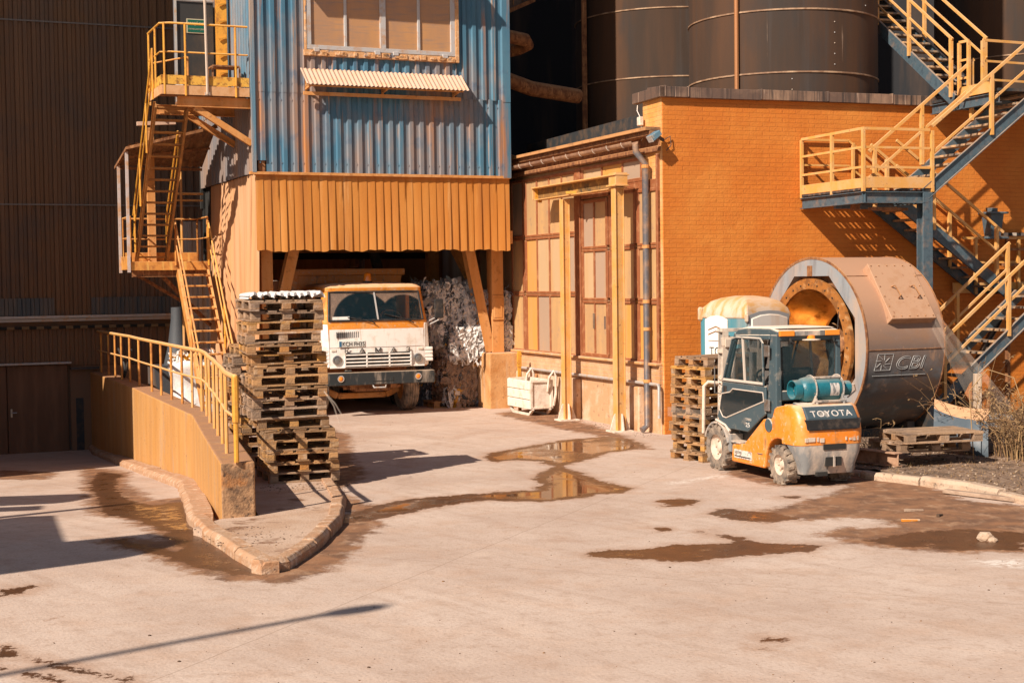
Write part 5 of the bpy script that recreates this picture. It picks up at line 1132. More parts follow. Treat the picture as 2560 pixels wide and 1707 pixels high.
for x in (-.92, .92): MB().box(CX + x - .05, CX + x + .05, FY - .045, FY - .02, 1.35, 1.39).build('side_marker', mat('pale_lens', (.7, .6, .5), .3, bump=None), tk)
vt = MB()
for k in range(15): x = CX - .86 + k * .041; vt.box(x, x + .014, FY - .055, FY - .03, 1.62, 1.74)
vt.build('vent_slots', dark, wp)
pl_ = MB().box(CX - .83, CX - .27, FY - .075, FY - .055, 1.43, 1.56).build('number_plate', mat('plate_white', (.62, .6, .55), .4, bump=None), tk, bevel=.008)
MB().box(CX - .815, CX - .765, FY - .078, FY - .075, 1.44, 1.55).build('plate_band', mat('plate_blue', (.03, .12, .22), .4, bump=None), pl_)
text('KCH FH35', .12, .002, black, pl_, 'lettering', (CX - .755, FY - .079, 1.455), (1, 0, 0), (0, 0, 1), sx=.86)
for ch, x in zip('КАМАЗ', (-.66, -.34, .0, .33, .64)): text(ch, .12, .006, black, tk, 'badge_letter', (CX + x, FY - .085, 1.318), (1, 0, 0), (0, 0, 1), 'CENTER', sx=1.5)
for s in (-1, 1):
    f = MB().loft([[(CX + s * a, FY + b_, 1.02) for a, b_ in ((1.0, -.03), (1.12, .05), (1.16, .2), (1.05, .2))], [(CX + s * a, FY + b_, 1.42) for a, b_ in ((1.0, -.03), (1.13, .03), (1.17, .2), (1.05, .2))], [(CX + s * a, FY + b_, 1.9) for a, b_ in ((1.02, -.0), (1.11, .05), (1.14, .18), (1.05, .2))]]).build('corner_fairing', white, tk, bevel=.02, seg=2)
    lb = MB()
    for k in range(4): lb.box(CX + s * 1.1 - .1, CX + s * 1.1 + .1, FY - .02, FY + .2, 1.1 + k * .075, 1.165 + k * .075)
    lb.build('corner_louvre', white, f, bevel=.012)
MB().box(CX - 1.19, CX + 1.19, FY - .16, FY + .04, .66, .92).box(CX - .7, CX - .55, FY - .05, FY + .03, .92, .97).build('bumper', mat('scuffed_black_bumper', (.02, .024, .026), .5, 0, [((.3, .24, .19), 5, (1, 1, .25), .52, .72)], bump=(30, .1), dust=((.5, .36, .25), .7, .3, .9)), tk, bevel=.02, seg=2)
for x in (-.82, .82):
    fl_ = MB().lathe([(0, .055), (-.02, .07), (-.02, .05)], (CX + x, FY - .16, .8), 'y', 18).build('bumper_lamp', grey_al, tk, smooth=40)
    MB().ball((CX + x, FY - .165, .8), .052, 12, 6, (1, .45, 1)).build('amber_lens', amber, fl_, smooth=60)
MB().tube([(CX - .15, FY - .1, .68), (CX - .12, FY - .16, .6), (CX + .12, FY - .16, .6), (CX + .15, FY - .1, .68)], .018, 6).build('tow_loop', grey_al, tk)
MB().box(CX - .14, CX + .3, FY - .165, FY - .16, .72, .74).box(CX + .28, CX + .3, FY - .165, FY - .16, .72, .8).build('bumper_slot', dark, tk)
def wheel(parent, x, y, r, w_, n_tread, rimr, m_t=tyre, m_r=rim, lug=False, groove=True):
    pr = [(-w_ / 2, rimr), (-w_ / 2, r * .9), (-w_ / 2 + .03, r * .975)]
    if groove:
        for k in range(4): a = -w_ / 2 + .045 + k * (w_ - .09) / 4; b_ = (w_ - .09) / 4; pr += [(a, r), (a + b_ * .75, r), (a + b_ * .78, r - .018), (a + b_ * .97, r - .018)]
    else: pr += [(-w_ / 2 + .04, r), (w_ / 2 - .04, r)]
    pr += [(w_ / 2 - .03, r * .975), (w_ / 2, r * .9), (w_ / 2, rimr), (-w_ / 2, rimr)]
    wh = MB().lathe([(-w_ * .42, rimr), (-w_ * .3, rimr * .92), (-w_ * .1, rimr * .5), (-w_ * .3, rimr * .32), (-w_ * .34, .001)], (x, y, r), 'x', 28).lathe([(w_ * .42, rimr), (w_ * .3, rimr * .92), (w_ * .1, rimr * .5), (w_ * .3, rimr * .32), (w_ * .34, .001)], (x, y, r), 'x', 28)
    for k in range(6): a = k * math.pi / 3; wh.ball((x - w_ * .22, y + rimr * .6 * math.cos(a), r + rimr * .6 * math.sin(a)), .018, 6, 3)
    wo_ = wh.build('wheel', m_r, parent, smooth=35)
    tm = MB().lathe(pr, (x, y, r), 'x', 48)
    if lug:
        for k in range(n_tread):
            a = 2 * math.pi * k / n_tread; c, s_ = math.cos(a), math.sin(a); da = .55 * 2 * math.pi / n_tread
            for sd in (-1, 1):
                rr2 = r + .004; q = []
                aa = a + (da * .6 if sd > 0 else 0)
                for rr3 in (r - .03, r + .012):
                    for (xx, an) in ((sd * .01, aa - da * .35), (sd * (w_ / 2 + .004), aa + da * .1), (sd * (w_ / 2 + .004), aa + da * .75), (sd * .01, aa + da * .3)):
                        q.append((x + xx, y + rr3 * math.cos(an), r + rr3 * math.sin(an)))
                tm.add(q, [(0, 1, 2, 3), (7, 6, 5, 4), (0, 4, 5, 1), (1, 5, 6, 2), (2, 6, 7, 3), (3, 7, 4, 0)])
    tm.build('tyre', m_t, wo_, smooth=35); return wo_
wheel(tk, CX - .98, 0, .5, .3, 0, .27, m_r=frm_o); wheel(tk, CX + .98, 0, .5, .3, 0, .27, m_r=frm_o)
for s in (-1, 1):
    for y in (3.2, 4.5): wheel(tk, CX + s * .9, y, .5, .5, 0, .27, m_r=frm_o)
MB().bar((CX - .8, .0, .48), (CX - .55, -.05, .36), .12, .14).bar((CX - .55, -.05, .36), (CX + .5, -.05, .36), .12, .12).bar((CX + .5, -.05, .36), (CX + .8, 0, .48), .12, .14).build('front_axle', frm_o, tk, bevel=.02)
MB().box(CX - .5, CX + .5, -.9, 5.5, .55, .8).box(CX - .9, CX + .9, -.3, .6, .7, 1.0).box(CX - .4, CX + .35, -.9, -.5, .5, .64).bar((CX - .6, -.7, .56), (CX + .6, -.8, .58), .05, .05).build('chassis', rust, tk)
MB().box(CX - 1.12, CX - .8, -.35, .7, .95, 1.02).box(CX + .8, CX + 1.12, -.35, .7, .95, 1.02).build('wheel_arch', black, tk)
bd = MB(); bd.prism([(CX - 1.3, 3.0), (CX + 1.28, 3.0), (CX + 1.18, 2.4), (CX + 1.1, 1.2), (CX - 1.15, 1.2), (CX - 1.2, 2.4)], 1.05, 1.1, 'y')
bd.bar((CX - 1.3, 1.0, 2.97), (CX + 1.3, 1.0, 2.97), .12, .14).box(CX - 1.2, CX - 1.14, 1.1, 5.3, 1.3, 2.8).box(CX + 1.1, CX + 1.16, 1.1, 5.3, 1.3, 2.8).box(CX - 1.15, CX + 1.1, 1.1, 5.3, 1.15, 1.25)
bd.prism([(CX - 1.45, 2.35), (CX - 1.2, 3.0), (CX - 1.1, 3.0), (CX - 1.2, 2.2), (CX - 1.45, 2.0)], .9, 1.04, 'y')
bd.build('dump_body', truck_o, tk, bevel=.012)
bc = MB().lathe([(0, .1), (.03, .1), (.035, .06)], (CX + .0, -.55, 2.735), 'z', 16).build('beacon_base', black, tk)
MB().lathe([(.03, .085), (.17, .078), (.2, .05), (.21, .001)], (CX, -.55, 2.735), 'z', 16).build('beacon', amber, tk, smooth=40)
MB().box(CX - .3, CX + .32, -.6, -.5, 2.725, 2.745).build('roof_plate', frm_o, tk)
for s in (1,):
    a = MB().tube([(CX + 1.12, FY + .15, 1.9), (CX + 1.45, FY - .05, 2.08), (CX + 1.45, FY - .05, 2.25)], .012, 6).tube([(CX + 1.12, FY + .15, 1.82), (CX + 1.45, FY - .05, 2.0)], .012, 6).build('mirror_arm', grey_al, tk)
    MB().box(CX + 1.22, CX + 1.42, FY - .1, FY - .06, 1.98, 2.38).build('mirror', black, a, bevel=.025, seg=2)
MB().box(CX - 1.16, CX - 1.12, -.6, .5, 1.02, 1.9).box(CX - 1.2, CX - 1.14, -.45, -.38, 1.55, 1.7).build('door', truck_o, tk, bevel=.01)

# ================================================================== BALES AND BAGS
def ribbon(mb, p, d, n, ln, wd, rnd, mi):
    """one crumpled strip of film lying against a bale's face; d along, n outward"""
    s_ = d.cross(n).normalized(); pts = []; seg = 6
    for k in range(seg + 1):
        t = k / seg; c = p + d * (ln * (t - .5)) + n * (rnd.uniform(.0, .035) + .05 * math.sin(t * math.pi)) + s_ * rnd.uniform(-.02, .02); w2 = wd * rnd.uniform(.6, 1.2) / 2
        tw2 = n * rnd.uniform(-.03, .03); pts += [c - s_ * w2 - tw2, c + s_ * w2 + tw2]
    mb.add(pts, [(2 * k, 2 * k + 1, 2 * k + 3, 2 * k + 2) for k in range(seg)], mi)
bm_ = [mat('grey_bale_film', (.22, .21, .21), .35, 0, bump=(18, .3)), mat('white_bale_film', (.62, .58, .55), .4, 0, bump=(18, .3)), mat('dark_bale_film', (.06, .065, .075), .4, 0, bump=(18, .3)), mat('yellow_bale_film', (.62, .3, .02), .45, 0, bump=(18, .3)), mat('brown_bale_film', (.3, .2, .14), .6, 0, bump=(18, .3))]
def bale(name, fr, x0, x1, y0, y1, z0, z1, wts, label, seed, nst=420, vert=.6, group='baled plastic waste', cat='bale'):
    rnd = random.Random(seed); b = fthing(fr, name, label, cat, (x0 + x1) / 2, (y0 + y1) / 2, z0, group)
    mb = MB(); c = Vector(((x0 + x1) / 2, (y0 + y1) / 2, (z0 + z1) / 2)); e = Vector(((x1 - x0) / 2, (y1 - y0) / 2, (z1 - z0) / 2))
    cum = [sum(wts[:k + 1]) / sum(wts) for k in range(5)]
    def pick(p):
        t = .5 + .62 * mnoise.noise(Vector((p[0] * 3.1 + seed, p[1] * 3.1, p[2] * 2.2))) + rnd.uniform(-.13, .13); t = min(max(t, 0), .999)
        return next(k for k in range(5) if t <= cum[k] + 1e-6)
    # lumpy core
    N = 18
    for ax_ in range(3):
        for sg_ in (-1, 1):
            g = []
            for i in range(N + 1):
                for j in range(N + 1):
                    u, v_ = -1 + 2 * i / N, -1 + 2 * j / N; p = [0, 0, 0]; p[ax_] = sg_; p[(ax_ + 1) % 3] = u; p[(ax_ + 2) % 3] = v_
                    q = Vector(p); k = 1 - .07 * (abs(u) ** 4 + abs(v_) ** 4); q = Vector((q.x * e.x * k, q.y * e.y * k, q.z * e.z * k))
                    h = math.sin(q.x * 9 + seed) * math.sin(q.y * 11 + seed * 2) * math.sin(q.z * 8 + 1) * .05 + .05 * mnoise.noise(Vector((q.x * 9, q.y * 9, q.z * 2.5 + seed))) + .03 * mnoise.noise(Vector((q.x * 24, q.y * 24, q.z * 6 + seed)))
                    g.append(c + q * (1 + h))
            for i in range(N):
                for j in range(N): mb.add([g[i * (N + 1) + j], g[(i + 1) * (N + 1) + j], g[(i + 1) * (N + 1) + j + 1], g[i * (N + 1) + j + 1]], [(0, 1, 2, 3)], pick(g[i * (N + 1) + j]))
    core = mb.build('packed_core', bm_, b)
    mb = MB()
    for i in range(int(nst * .95)):
        f = rnd.choice(['f', 'f', 'f', 'l', 'l', 't']); u, v_ = rnd.uniform(-1, 1), rnd.uniform(-1, 1)
        if f == 'f': p = c + Vector((u * e.x, -e.y, v_ * e.z)); n = Vector((0, -1, 0))
        elif f == 'l': p = c + Vector((-e.x, u * e.y, v_ * e.z)); n = Vector((-1, 0, 0))
        else: p = c + Vector((u * e.x, v_ * e.y, e.z)); n = Vector((0, 0, 1))
        if f != 't' and rnd.random() < vert: d = Vector((rnd.uniform(-.22, .22), 0, -1)) if f == 'f' else Vector((0, rnd.uniform(-.22, .22), -1))
        else:
            d = Vector((rnd.uniform(-1, 1), rnd.uniform(-1, 1), rnd.uniform(-1, 1)))
        d = (d - n * d.dot(n) + n * rnd.uniform(-.25, .25)).normalized()
        ribbon(mb, p, d, n, rnd.uniform(.16, .5), rnd.choice((.03, .045, .07, .12)), rnd, pick(p))
    mb.build('loose_film', bm_, core); return b
bale('plastic_bale', T, -1.0, -.36, 1.3, 2.2, .16, 1.05, (.5, 1.6, .3, .1, 4), 'brown film bale standing on a pallet behind the concrete footing', 3, 620, .85)
bale('plastic_bale', T, -1.6, -.85, 2.2, 3.3, .0, 1.5, (2, .3, 5, .3, .6), 'dark film bale on the ground deepest beside the truck', 5, 520, .85)
bale('plastic_bale', T, -1.5, -.5, 1.2, 2.4, 1.5, 2.72, (3.4, 1.6, 1.6, .4, .1), 'grey film bale on top of the heap, left behind the leaning brace', 9, 760, .85)
bale('plastic_bale', T, -.95, .42, 1.06, 2.0, 1.08, 1.8, (1.0, 6, .2, 1.3, .2), 'white and yellow film bale in the middle of the heap, behind the bay column', 12, 640, .45)
bale('plastic_bale', T, -.66, .42, 1.1, 2.1, 1.8, 2.5, (3, 4.5, .4, .3, .2), 'silvery film bale topping the heap behind the bay column', 14, 620, .9)
sa = fthing(T, 'flattened_sacks', 'flattened white plastic sacks lying on the footing behind the column', 'sacks', .4, 1.3, 1.23)
mb = MB(); rnd = random.Random(4)
for k in range(7):
    x, y, z = rnd.uniform(-.2, .4), rnd.uniform(1.15, 1.6), 1.25 + k * .03; n = 8
    rows = [[(x - .3 + .6 * i / n, y - .15 + .3 * j / 3, z + .02 * math.sin(i * 1.9 + k) + .015 * math.sin(j * 2 + i)) for i in range(n + 1)] for j in range(4)]
    mb.loft(rows, 0 if k % 3 else 1, (False, False), close=False)
mb.build('sack', [bm_[1], bm_[0]], sa, smooth=60)
px_ = T.w(-.7, 1.8); pallet(0, px_.x, px_.y, 0, R(23.5), 'pallet under the brown film bale behind the footing', None)
# white bulk bag behind the railing
bgx = Frame(-6.75, 31.1, 22)
bb2 = fthing(bgx, 'bulk_bag', 'stuffed white woven bulk bag behind the orange railing, below the stair', 'bag', 0, 0, 0)
mb = MB(); lo = []
rnd = random.Random(8)
for k in range(15):
    z = k / 14 * 1.28; s_ = .46 + .045 * math.sin(z * 7) - (.1 if k == 14 else 0); l = []
    for j in range(28):
        a = 2 * math.pi * j / 28; c, s2 = math.cos(a), math.sin(a); q = (abs(c) ** 4 + abs(s2) ** 4) ** -.25
        l.append((s_ * q * c * (1 + rnd.uniform(-.025, .025)), s_ * q * s2 * (1 + rnd.uniform(-.025, .025)), z + .02 * math.sin(a * 3 + k)))
    lo.append(l)
mb.loft(lo); wb = mb.build('sack_body', mat('white_woven_sack', (.74, .72, .7), .6, 0, [((.55, .5, .48), 4, U_, .5, .7), ((.1, .1, .11), 5, (1, 1, 2.5), .66, .7)], bump=(9, .6)), bb2, smooth=80)
mb = MB()
for i in range(60):
    p = Vector((rnd.uniform(-.42, .42), rnd.uniform(-.4, .3), 1.28)); ribbon(mb, p, Vector((rnd.uniform(-1, 1), rnd.uniform(-1, 1), rnd.uniform(-.2, .4))).normalized(), Vector((0, 0, 1)), rnd.uniform(.2, .5), .09, rnd, rnd.choice([1, 1, 3, 3, 0]))
mb.build('bag_filling', bm_, wb)
for s in (-1, 1): MB().tube([(s * .4, -.4, 1.2), (s * .36, -.3, 1.42), (s * .2, -.1, 1.46), (s * .1, .1, 1.3)], .03, 6).build('lifting_loop', bm_[1], wb)

# ================================================================== SKIP BY THE WALL
sk = fthing(W, 'mortar_skip', 'chalky white ribbed steel skip on skids beside the yellow portal post', 'skip', -.44, 4.55, 0)
x0, x1, y0, y1 = -.7, -.2, 3.95, 5.15
mb = MB().box(x0 + .03, x1 - .03, y0 + .03, y1 - .03, .14, .2).box(x1 - .03, x1, y0, y1, .14, .74).box(x0, x1, y1 - .03, y1, .14, .74)
mb.box(x0, x1, y0, y0 + .03, .14, .74); mb.build('tub', chalk, sk, bevel=.006)
mb = MB()
for k in range(3): mb.box(x0 - .03, x0 + .02, y0, y1, .14 + k * .2, .325 + k * .2)
mb.build('side_planks', mat('chalky_boards', (.78, .68, .56), .8, 0, [((.55, .42, .32), 6, U_, .52, .7)], bump=(30, .4)), sk, bevel=.01)
MB().bar((x0, y0 - .01, .72), (x1, y0 - .01, .72), .05, .05).bar((x0, y0 - .01, .16), (x1, y0 - .01, .16), .04, .04).bar((x0 + .02, y0 - .01, .14), (x0 + .02, y0 - .01, .74), .06, .04, up=(0, 1, 0)).bar((x1 - .02, y0 - .01, .14), (x1 - .02, y0 - .01, .74), .06, .04, up=(0, 1, 0)).build('rim', chalk, sk, bevel=.005)
for x in (x0 + .05, x1 - .06):
    MB().bar((x, y0 - .02, .14), (x, y0 + .15, .02), .05, .05).bar((x, y0 + .15, .02), (x, y1 - .15, .02), .05, .05).bar((x, y1 - .15, .02), (x, y1, .14), .05, .05).build('skid', chalk, sk)
def lug(y, yo_):
    return MB().tube([(x1 - .12, y + yo_ * .3, .5), (x1 - .1, y + yo_ * .8, .8), (x1 - .02, y + yo_, .93), (x1 + .05, y + yo_ * .8, .8), (x1 + .06, y + yo_ * .4, .45), (x1 + .02, y + yo_ * .2, .2)], .028, 7)
lug(y0, -.12).build('lifting_bail', chalk, sk, smooth=50); lug(y1, -.12).build('lifting_bail', chalk, sk, smooth=50)

# ================================================================== FORKLIFT (x to the right, y forward = away from the camera)
KF = Frame(3.59, 19.88, 20)
fk = fthing(KF, 'forklift', 'dusty orange and slate grey gas forklift with a closed cab, seen from behind', 'forklift', .52, .8, 0)
BW = 1.04
arc = lambda cy, cz, r, a0, a1, n=10: [(cy + r * math.cos(R(a0 + (a1 - a0) * k / n)), cz + r * math.sin(R(a0 + (a1 - a0) * k / n))) for k in range(n + 1)]
# side bodies (orange), with wheel arches cut in the outline
def rot_(p): return p
side = [(1.32, .17), (1.3, .42), (.95, .46), (.41, .85), (.18, .88), (.10, 1.04), (-.2, 1.09), (-.2, .62)] + arc(0, .27, .35, 128, 14, 8) + [(.38, .17)]
for s, xa, xb in ((0, .0, .2), (1, BW - .2, BW)):
    MB().prism(side, xa, xb, 'x').build('side_body', fork_o, fk, bevel=.025, seg=2)
MB().box(.2, BW - .2, -.1, 1.35, .25, .85).build('chassis', darksteel, fk)
def cw_loop(z, x0, x1, yb, yf, rr): 
    pts = [(x0, yf, z)]
    for a in range(0, 91, 15): pts.append((x0 + rr - rr * math.cos(R(a)), yb + rr - rr * math.sin(R(a)), z))
    for a in range(90, -1, -15): pts.append((x1 - rr + rr * math.cos(R(a)), yb + rr - rr * math.sin(R(a)), z))
    pts.append((x1, yf, z)); return pts
MB().loft([cw_loop(.565, .0, BW, -.52, -.1, .16), cw_loop(.75, -.005, BW + .005, -.53, -.1, .17), cw_loop(.92, .0, BW, -.5, -.1, .17), cw_loop(1.05, .02, BW - .02, -.42, -.1, .14), cw_loop(1.09, .05, BW - .05, -.36, -.1, .12)]).build('counterweight', fork_o, fk, smooth=40)
cwt = MB()
cwt.loft([cw_loop(.17, .12, BW - .12, -.44, -.3, .06), cw_loop(.3, .1, BW - .1, -.49, -.3, .1), cw_loop(.44, .04, BW - .04, -.52, -.3, .14), cw_loop(.56, .01, BW - .01, -.52, -.2, .16)])
cw_ = cwt.build('counterweight_base', dustgrey, fk, smooth=40)
MB().box(.38, .72, -.535, -.46, .5, .575).box(.42, .66, -.525, -.45, .28, .4).box(.3, .46, -.5, -.4, .15, .2).build('tow_recess', dark, cw_)
MB().bar((.54, -.53, .27), (.54, -.53, .42), .025, .025, up=(0, 1, 0)).build('tow_pin', dustgrey, cw_)
# dark inset with the lettering, follows the slope of the hood
MB().prism([(-.545, .77), (-.53, .93), (-.42, 1.075), (-.15, 1.12), (-.15, 1.0), (-.4, .8)], .13, BW - .13, 'x').build('hood', mat('hood_slate', (.055, .08, .095), .5, 0, [((.5, .42, .35), 6, U_, .56, .74)], dust=((.7, .57, .46), .95, .8, .97)), fk, bevel=.02, seg=2)
MB().loft([[(.12, -.556, .775), (BW - .12, -.556, .775), (BW - .16, -.55, .765), (.16, -.55, .765)], [(.09, -.55, .905), (BW - .09, -.55, .905), (BW - .1, -.5, .91), (.1, -.5, .91)]]).build('rear_grille', black, fk)
text('TOYOTA', .135, .003, mat('dusty_white_letters', (.62, .55, .5), .6, 0, bump=None), fk, 'lettering', (.52, -.522, .945), (1, 0, 0), (0, .62, .78), 'CENTER', sx=1.05, spacing=1.12)
pt = MB()
rg2 = random.Random(5)
for x, w_ in ((.1, .04), (.15, .1), (.28, .03), (.33, .06), (.72, .02), (.78, .03), (.83, .04), (.9, .02)):
    pt.box(x, x + w_, -.536, -.52, .6 + rg2.uniform(0, .02), .655 + rg2.uniform(-.01, .02))
pt.build('worn_decal', rim, fk)
# cab: posts, roof, door
frc = cabgrey
ZR = 2.0
rf_ = [(.06, 2.0), (.06, 2.07), (.25, 2.105), (.9, 2.1), (1.15, 2.075), (1.29, 1.99), (1.26, 1.95), (1.1, 2.0)]
MB().prism(rf_, .03, BW - .03, 'x').build('cab_roof', frc, fk, bevel=.02, seg=2)
MB().loft([[(x, y, 2.105 if y < 1 else 2.085) for x, y in ((.08, .12), (BW - .08, .12), (BW - .08, 1.12), (.08, 1.12))], [(x, y, 2.118) for x, y in ((.12, .2), (BW - .12, .2), (BW - .12, .95), (.12, .95))]]).build('roof_dust', mat('settled_white_dust', (.78, .66, .55), .95, 0, [((.7, .5, .35), 3, U_, .45, .7)], bump=(50, .3)), fk)
for x0_, x1_ in ((.0, .1), (BW - .1, BW)):
    MB().loft([[(x, y, .88) for x, y in ((x0_, .05), (x1_, .05), (x1_, .3), (x0_, .3))], [(x, y, 2.02) for x, y in ((x0_ + .02, .07), (x1_ - .01, .07), (x1_ - .01, .24), (x0_ + .02, .24))]]).build('rear_post', frc, fk, bevel=.015, seg=2)
    MB().loft([[(x, y, .6) for x, y in ((x0_, 1.62), (x1_ - .03, 1.62), (x1_ - .03, 1.74), (x0_, 1.74))], [(x, y, 1.3) for x, y in ((x0_ + .0, 1.46), (x1_ - .04, 1.46), (x1_ - .04, 1.55), (x0_ + .0, 1.55))], [(x, y, 2.02) for x, y in ((x0_ + .03, 1.17), (x1_ - .03, 1.17), (x1_ - .03, 1.27), (x0_ + .03, 1.27))]]).build('front_post', frc, fk, bevel=.012)
MB().bar((0.02, .12, 1.19), (BW - .02, .12, 1.19), .1, .14).bar((.05, .1, 1.98), (BW - .05, .1, 1.98), .06, .08).build('rear_sill', frc, fk, bevel=.012)
MB().bar((.04, .25, 1.985), (.04, 1.22, 1.96), .05, .07).bar((BW - .04, .25, 1.985), (BW - .04, 1.22, 1.96), .05, .07).build('roof_rail', frc, fk, bevel=.01)
dpan = [(1.70, .78), (1.53, 1.31), (.3, 1.31), (.3, .93), (.45, .85), (.8, .64), (1.45, .64)]
for xd, sgn in ((-.02, -1), (BW + .02, 1)):
    dr_ = MB().prism(dpan, xd, xd - sgn * .035, 'x').build('door', frc, fk, bevel=.008)
    seal = mat('dusty_window_seal', (.6, .5, .42), .8, 0, bump=None) if sgn < 0 else bpy.data.materials['dusty_window_seal']
    xo = xd + sgn * .004
    lw = [(1.62, .9), (1.6, 1.0), (1.55, 1.13), (1.3, 1.17), (1.22, 1.22), (.36, 1.22), (.34, 1.1), (1.42, .79), (1.52, .8)]
    MB().prism(lw, xo, xo - sgn * .002, 'x').build('lower_pane', mat('dark_tinted_glass', (.012, .022, .026), .06, 0, [((.1, .08, .06), 5, U_, .55, .75)], bump=None) if sgn < 0 else bpy.data.materials['dark_tinted_glass'], dr_)
    MB().tube([(xo + sgn * .002, a, b_) for a, b_ in lw + lw[:2]], .009, 5).build('window_seal', seal, dr_)
    uw = [(1.51, 1.33), (1.22, 1.93), (1.1, 1.96), (.42, 1.96), (.36, 1.9), (.34, 1.33)]
    MB().prism(uw, xo - sgn * .01, xo - sgn * .014, 'x').build('upper_pane', glass, dr_)
    MB().tube([(xo, a, b_) for a, b_ in uw + uw[:2]], .018, 6).build('window_frame', frc, dr_, smooth=40)
    MB().tube([(xo + sgn * .012, a, b_) for a, b_ in [(p[0], p[1]) for p in uw] + [(uw[0][0], uw[0][1])]], .006, 5).bar((xo, .86, 1.33), (xo, .92, 1.95), .02, .03, up=(1, 0, 0)).bar((xo + sgn * .006, .34, 1.345), (xo + sgn * .006, 1.5, 1.345), .012, .03).build('slide_track', seal, dr_)
    for z in (1.8, 1.06): MB().box(xd + sgn * .0, xd + sgn * .03, .16, .3, z - .08, z + .08).build('hinge', chrome, dr_, bevel=.012, seg=2)
    MB().box(xd + sgn * .0, xd + sgn * .012, 1.4, 1.5, 1.16, 1.25).build('door_handle', black, dr_, bevel=.006)
    if sgn < 0:
        text('TONERO', .05, .0008, seal, dr_, 'model_lettering', (xd - .002, .86, .8), (0, -1, 0), (0, 0, 1), sx=.8)
        text('25', .085, .0008, white, dr_, 'model_lettering', (xd - .002, .86, .71), (0, -1, 0), (0, 0, 1), sx=1.5)
    MB().tube([(xd + sgn * .0, 1.32, .60), (xd + sgn * .0, 1.45, .68), (xd + sgn * .01, 1.72, .74)], .02, 5).build('door_trim', seal, dr_)
MB().box(-.012, .0, .42, .55, .36, .37).lathe([(-.012, .001), (-.012, .09), (0, .1)], (0, .25, .78), 'x', 20).build('filler_cap', cabgrey, fk)
stc = MB().box(-.008, .0, .72, 1.22, .24, .36).build('data_plate', mat('white_data_plate', (.62, .56, .5), .6, 0, [((.3, .2, .16), 20, U_, .52, .6)], bump=None), fk)
text('UDZWIG', .05, .0006, black, stc, 'lettering', (-.010, 1.2, .305), (0, -1, 0), (0, 0, 1)); MB().box(-.0105, -.008, .75, 1.2, .26, .275).build('lettering_lines', black, stc)
# rear window, front screen, roof pieces
rgp = MB().box(.09, BW - .09, .1, .106, 1.26, 1.94).build('rear_pane', glass, fk)
MB().tube([(.09, .095, 1.26), (BW - .09, .095, 1.26), (BW - .09, .095, 1.94), (.09, .095, 1.94), (.09, .095, 1.26)], .014, 5).build('window_seal', black, rgp)
MB().add([(.1, 1.7, .9), (BW - .1, 1.7, .9), (BW - .1, 1.22, 1.96), (.1, 1.22, 1.96)], [(0, 1, 2, 3)]).build('front_pane', mat('dust_coated_glass', (.55, .43, .31), .5, 0, [((.3, .24, .18), 4, U_, .5, .75)], bump=None, alpha=.6), fk)
MB().bar((.6, 1.5, 1.3), (.6, 1.22, 1.95), .03, .03).build('front_bar', black, fk)
for x0_, x1_ in ((.05, .28), (BW - .28, BW - .05)): MB().box(x0_, x1_, .02, .06, 2.0, 2.075).build('indicator_lamp', amber, fk, bevel=.006)
MB().box(.3, .8, .03, .06, 2.0, 2.07).build('lamp_bar', dustgrey, fk, bevel=.006); MB().box(BW - .36, BW - .29, .02, .06, 2.005, 2.07).build('reversing_lamp', lampglass, fk)
MB().lathe([(0, .13), (.012, .13), (.02, .05)], (.55, .05, 1.94), 'z', 18).build('beacon_dish', rim, fk); MB().lathe([(0, .06), (.05, .055), (.06, .001)], (.55, .05, 1.955), 'z', 16).build('beacon', amber, fk, smooth=40)
MB().tube([(BW - .04, .1, 2.05), (BW - .03, .08, 2.32)], .006, 5).build('antenna', black, fk)
for x in (.22, .9): MB().tube([(x, .05, 1.97), (x, .02, 1.92), (x + .05, .02, 1.9)], .015, 5).build('lamp_bracket', black, fk)
# inside
MB().box(.32, .78, .35, .48, 1.0, 1.55).box(.3, .8, .4, .9, .95, 1.08).build('seat', black, fk, bevel=.06, seg=3)
MB().box(.25, .42, .3, .42, 1.5, 1.85).build('headrest', black, fk, bevel=.05, seg=2)
swp = [(.5 + .19 * math.cos(a), 1.1 + .12 * math.sin(a), 1.38 + .1 * math.sin(a)) for a in [2 * math.pi * k / 20 for k in range(21)]]
MB().tube(swp, .016, 6).tube([(.5, 1.1, 1.38), (.5, 1.35, 1.15)], .025, 6).build('steering_wheel', black, fk, smooth=50)
MB().box(.1, BW - .1, 1.3, 1.6, .6, 1.15).box(.2, .5, 1.25, 1.4, 1.1, 1.25).build('dashboard', black, fk, bevel=.03)
MB().tube([(.2, .95, 1.0), (.2, .98, 1.4)], .01, 5).tube([(.28, .95, 1.0), (.28, .98, 1.38)], .01, 5).ball((.2, .98, 1.42), .02).ball((.28, .98, 1.4), .02).build('lever', black, fk)
# gas bottle across the hood
gz, gy_ = 1.285, -.16
gb_ = MB().lathe([(-.38, .001), (-.38, .07), (-.36, .115), (-.31, .155), (-.25, .168), (.2, .168), (.26, .145), (.3, .1), (.31, .001)], (.58, gy_, gz), 'x', 32).build('gas_bottle', teal, fk, smooth=50)
MB().lathe([(-.46, .13), (-.36, .135), (-.36, .125), (-.46, .118), (-.46, .13)], (.58, gy_, gz), 'x', 24).build('foot_ring', teal, gb_, smooth=40)
MB().lathe([(.28, .105), (.42, .1), (.42, .088), (.28, .095)], (.58, gy_, gz), 'x', 24).build('valve_collar', teal, gb_, smooth=40); MB().lathe([(.3, .03), (.4, .03), (.41, .001)], (.58, gy_, gz), 'x', 12).tube([(.97, gy_, gz + .03), (1.07, gy_ - .04, gz + .05), (1.12, gy_, gz - .04), (1.02, gy_ + .05, gz - .14)], .011, 6).build('valve_hose', grey_al, gb_)
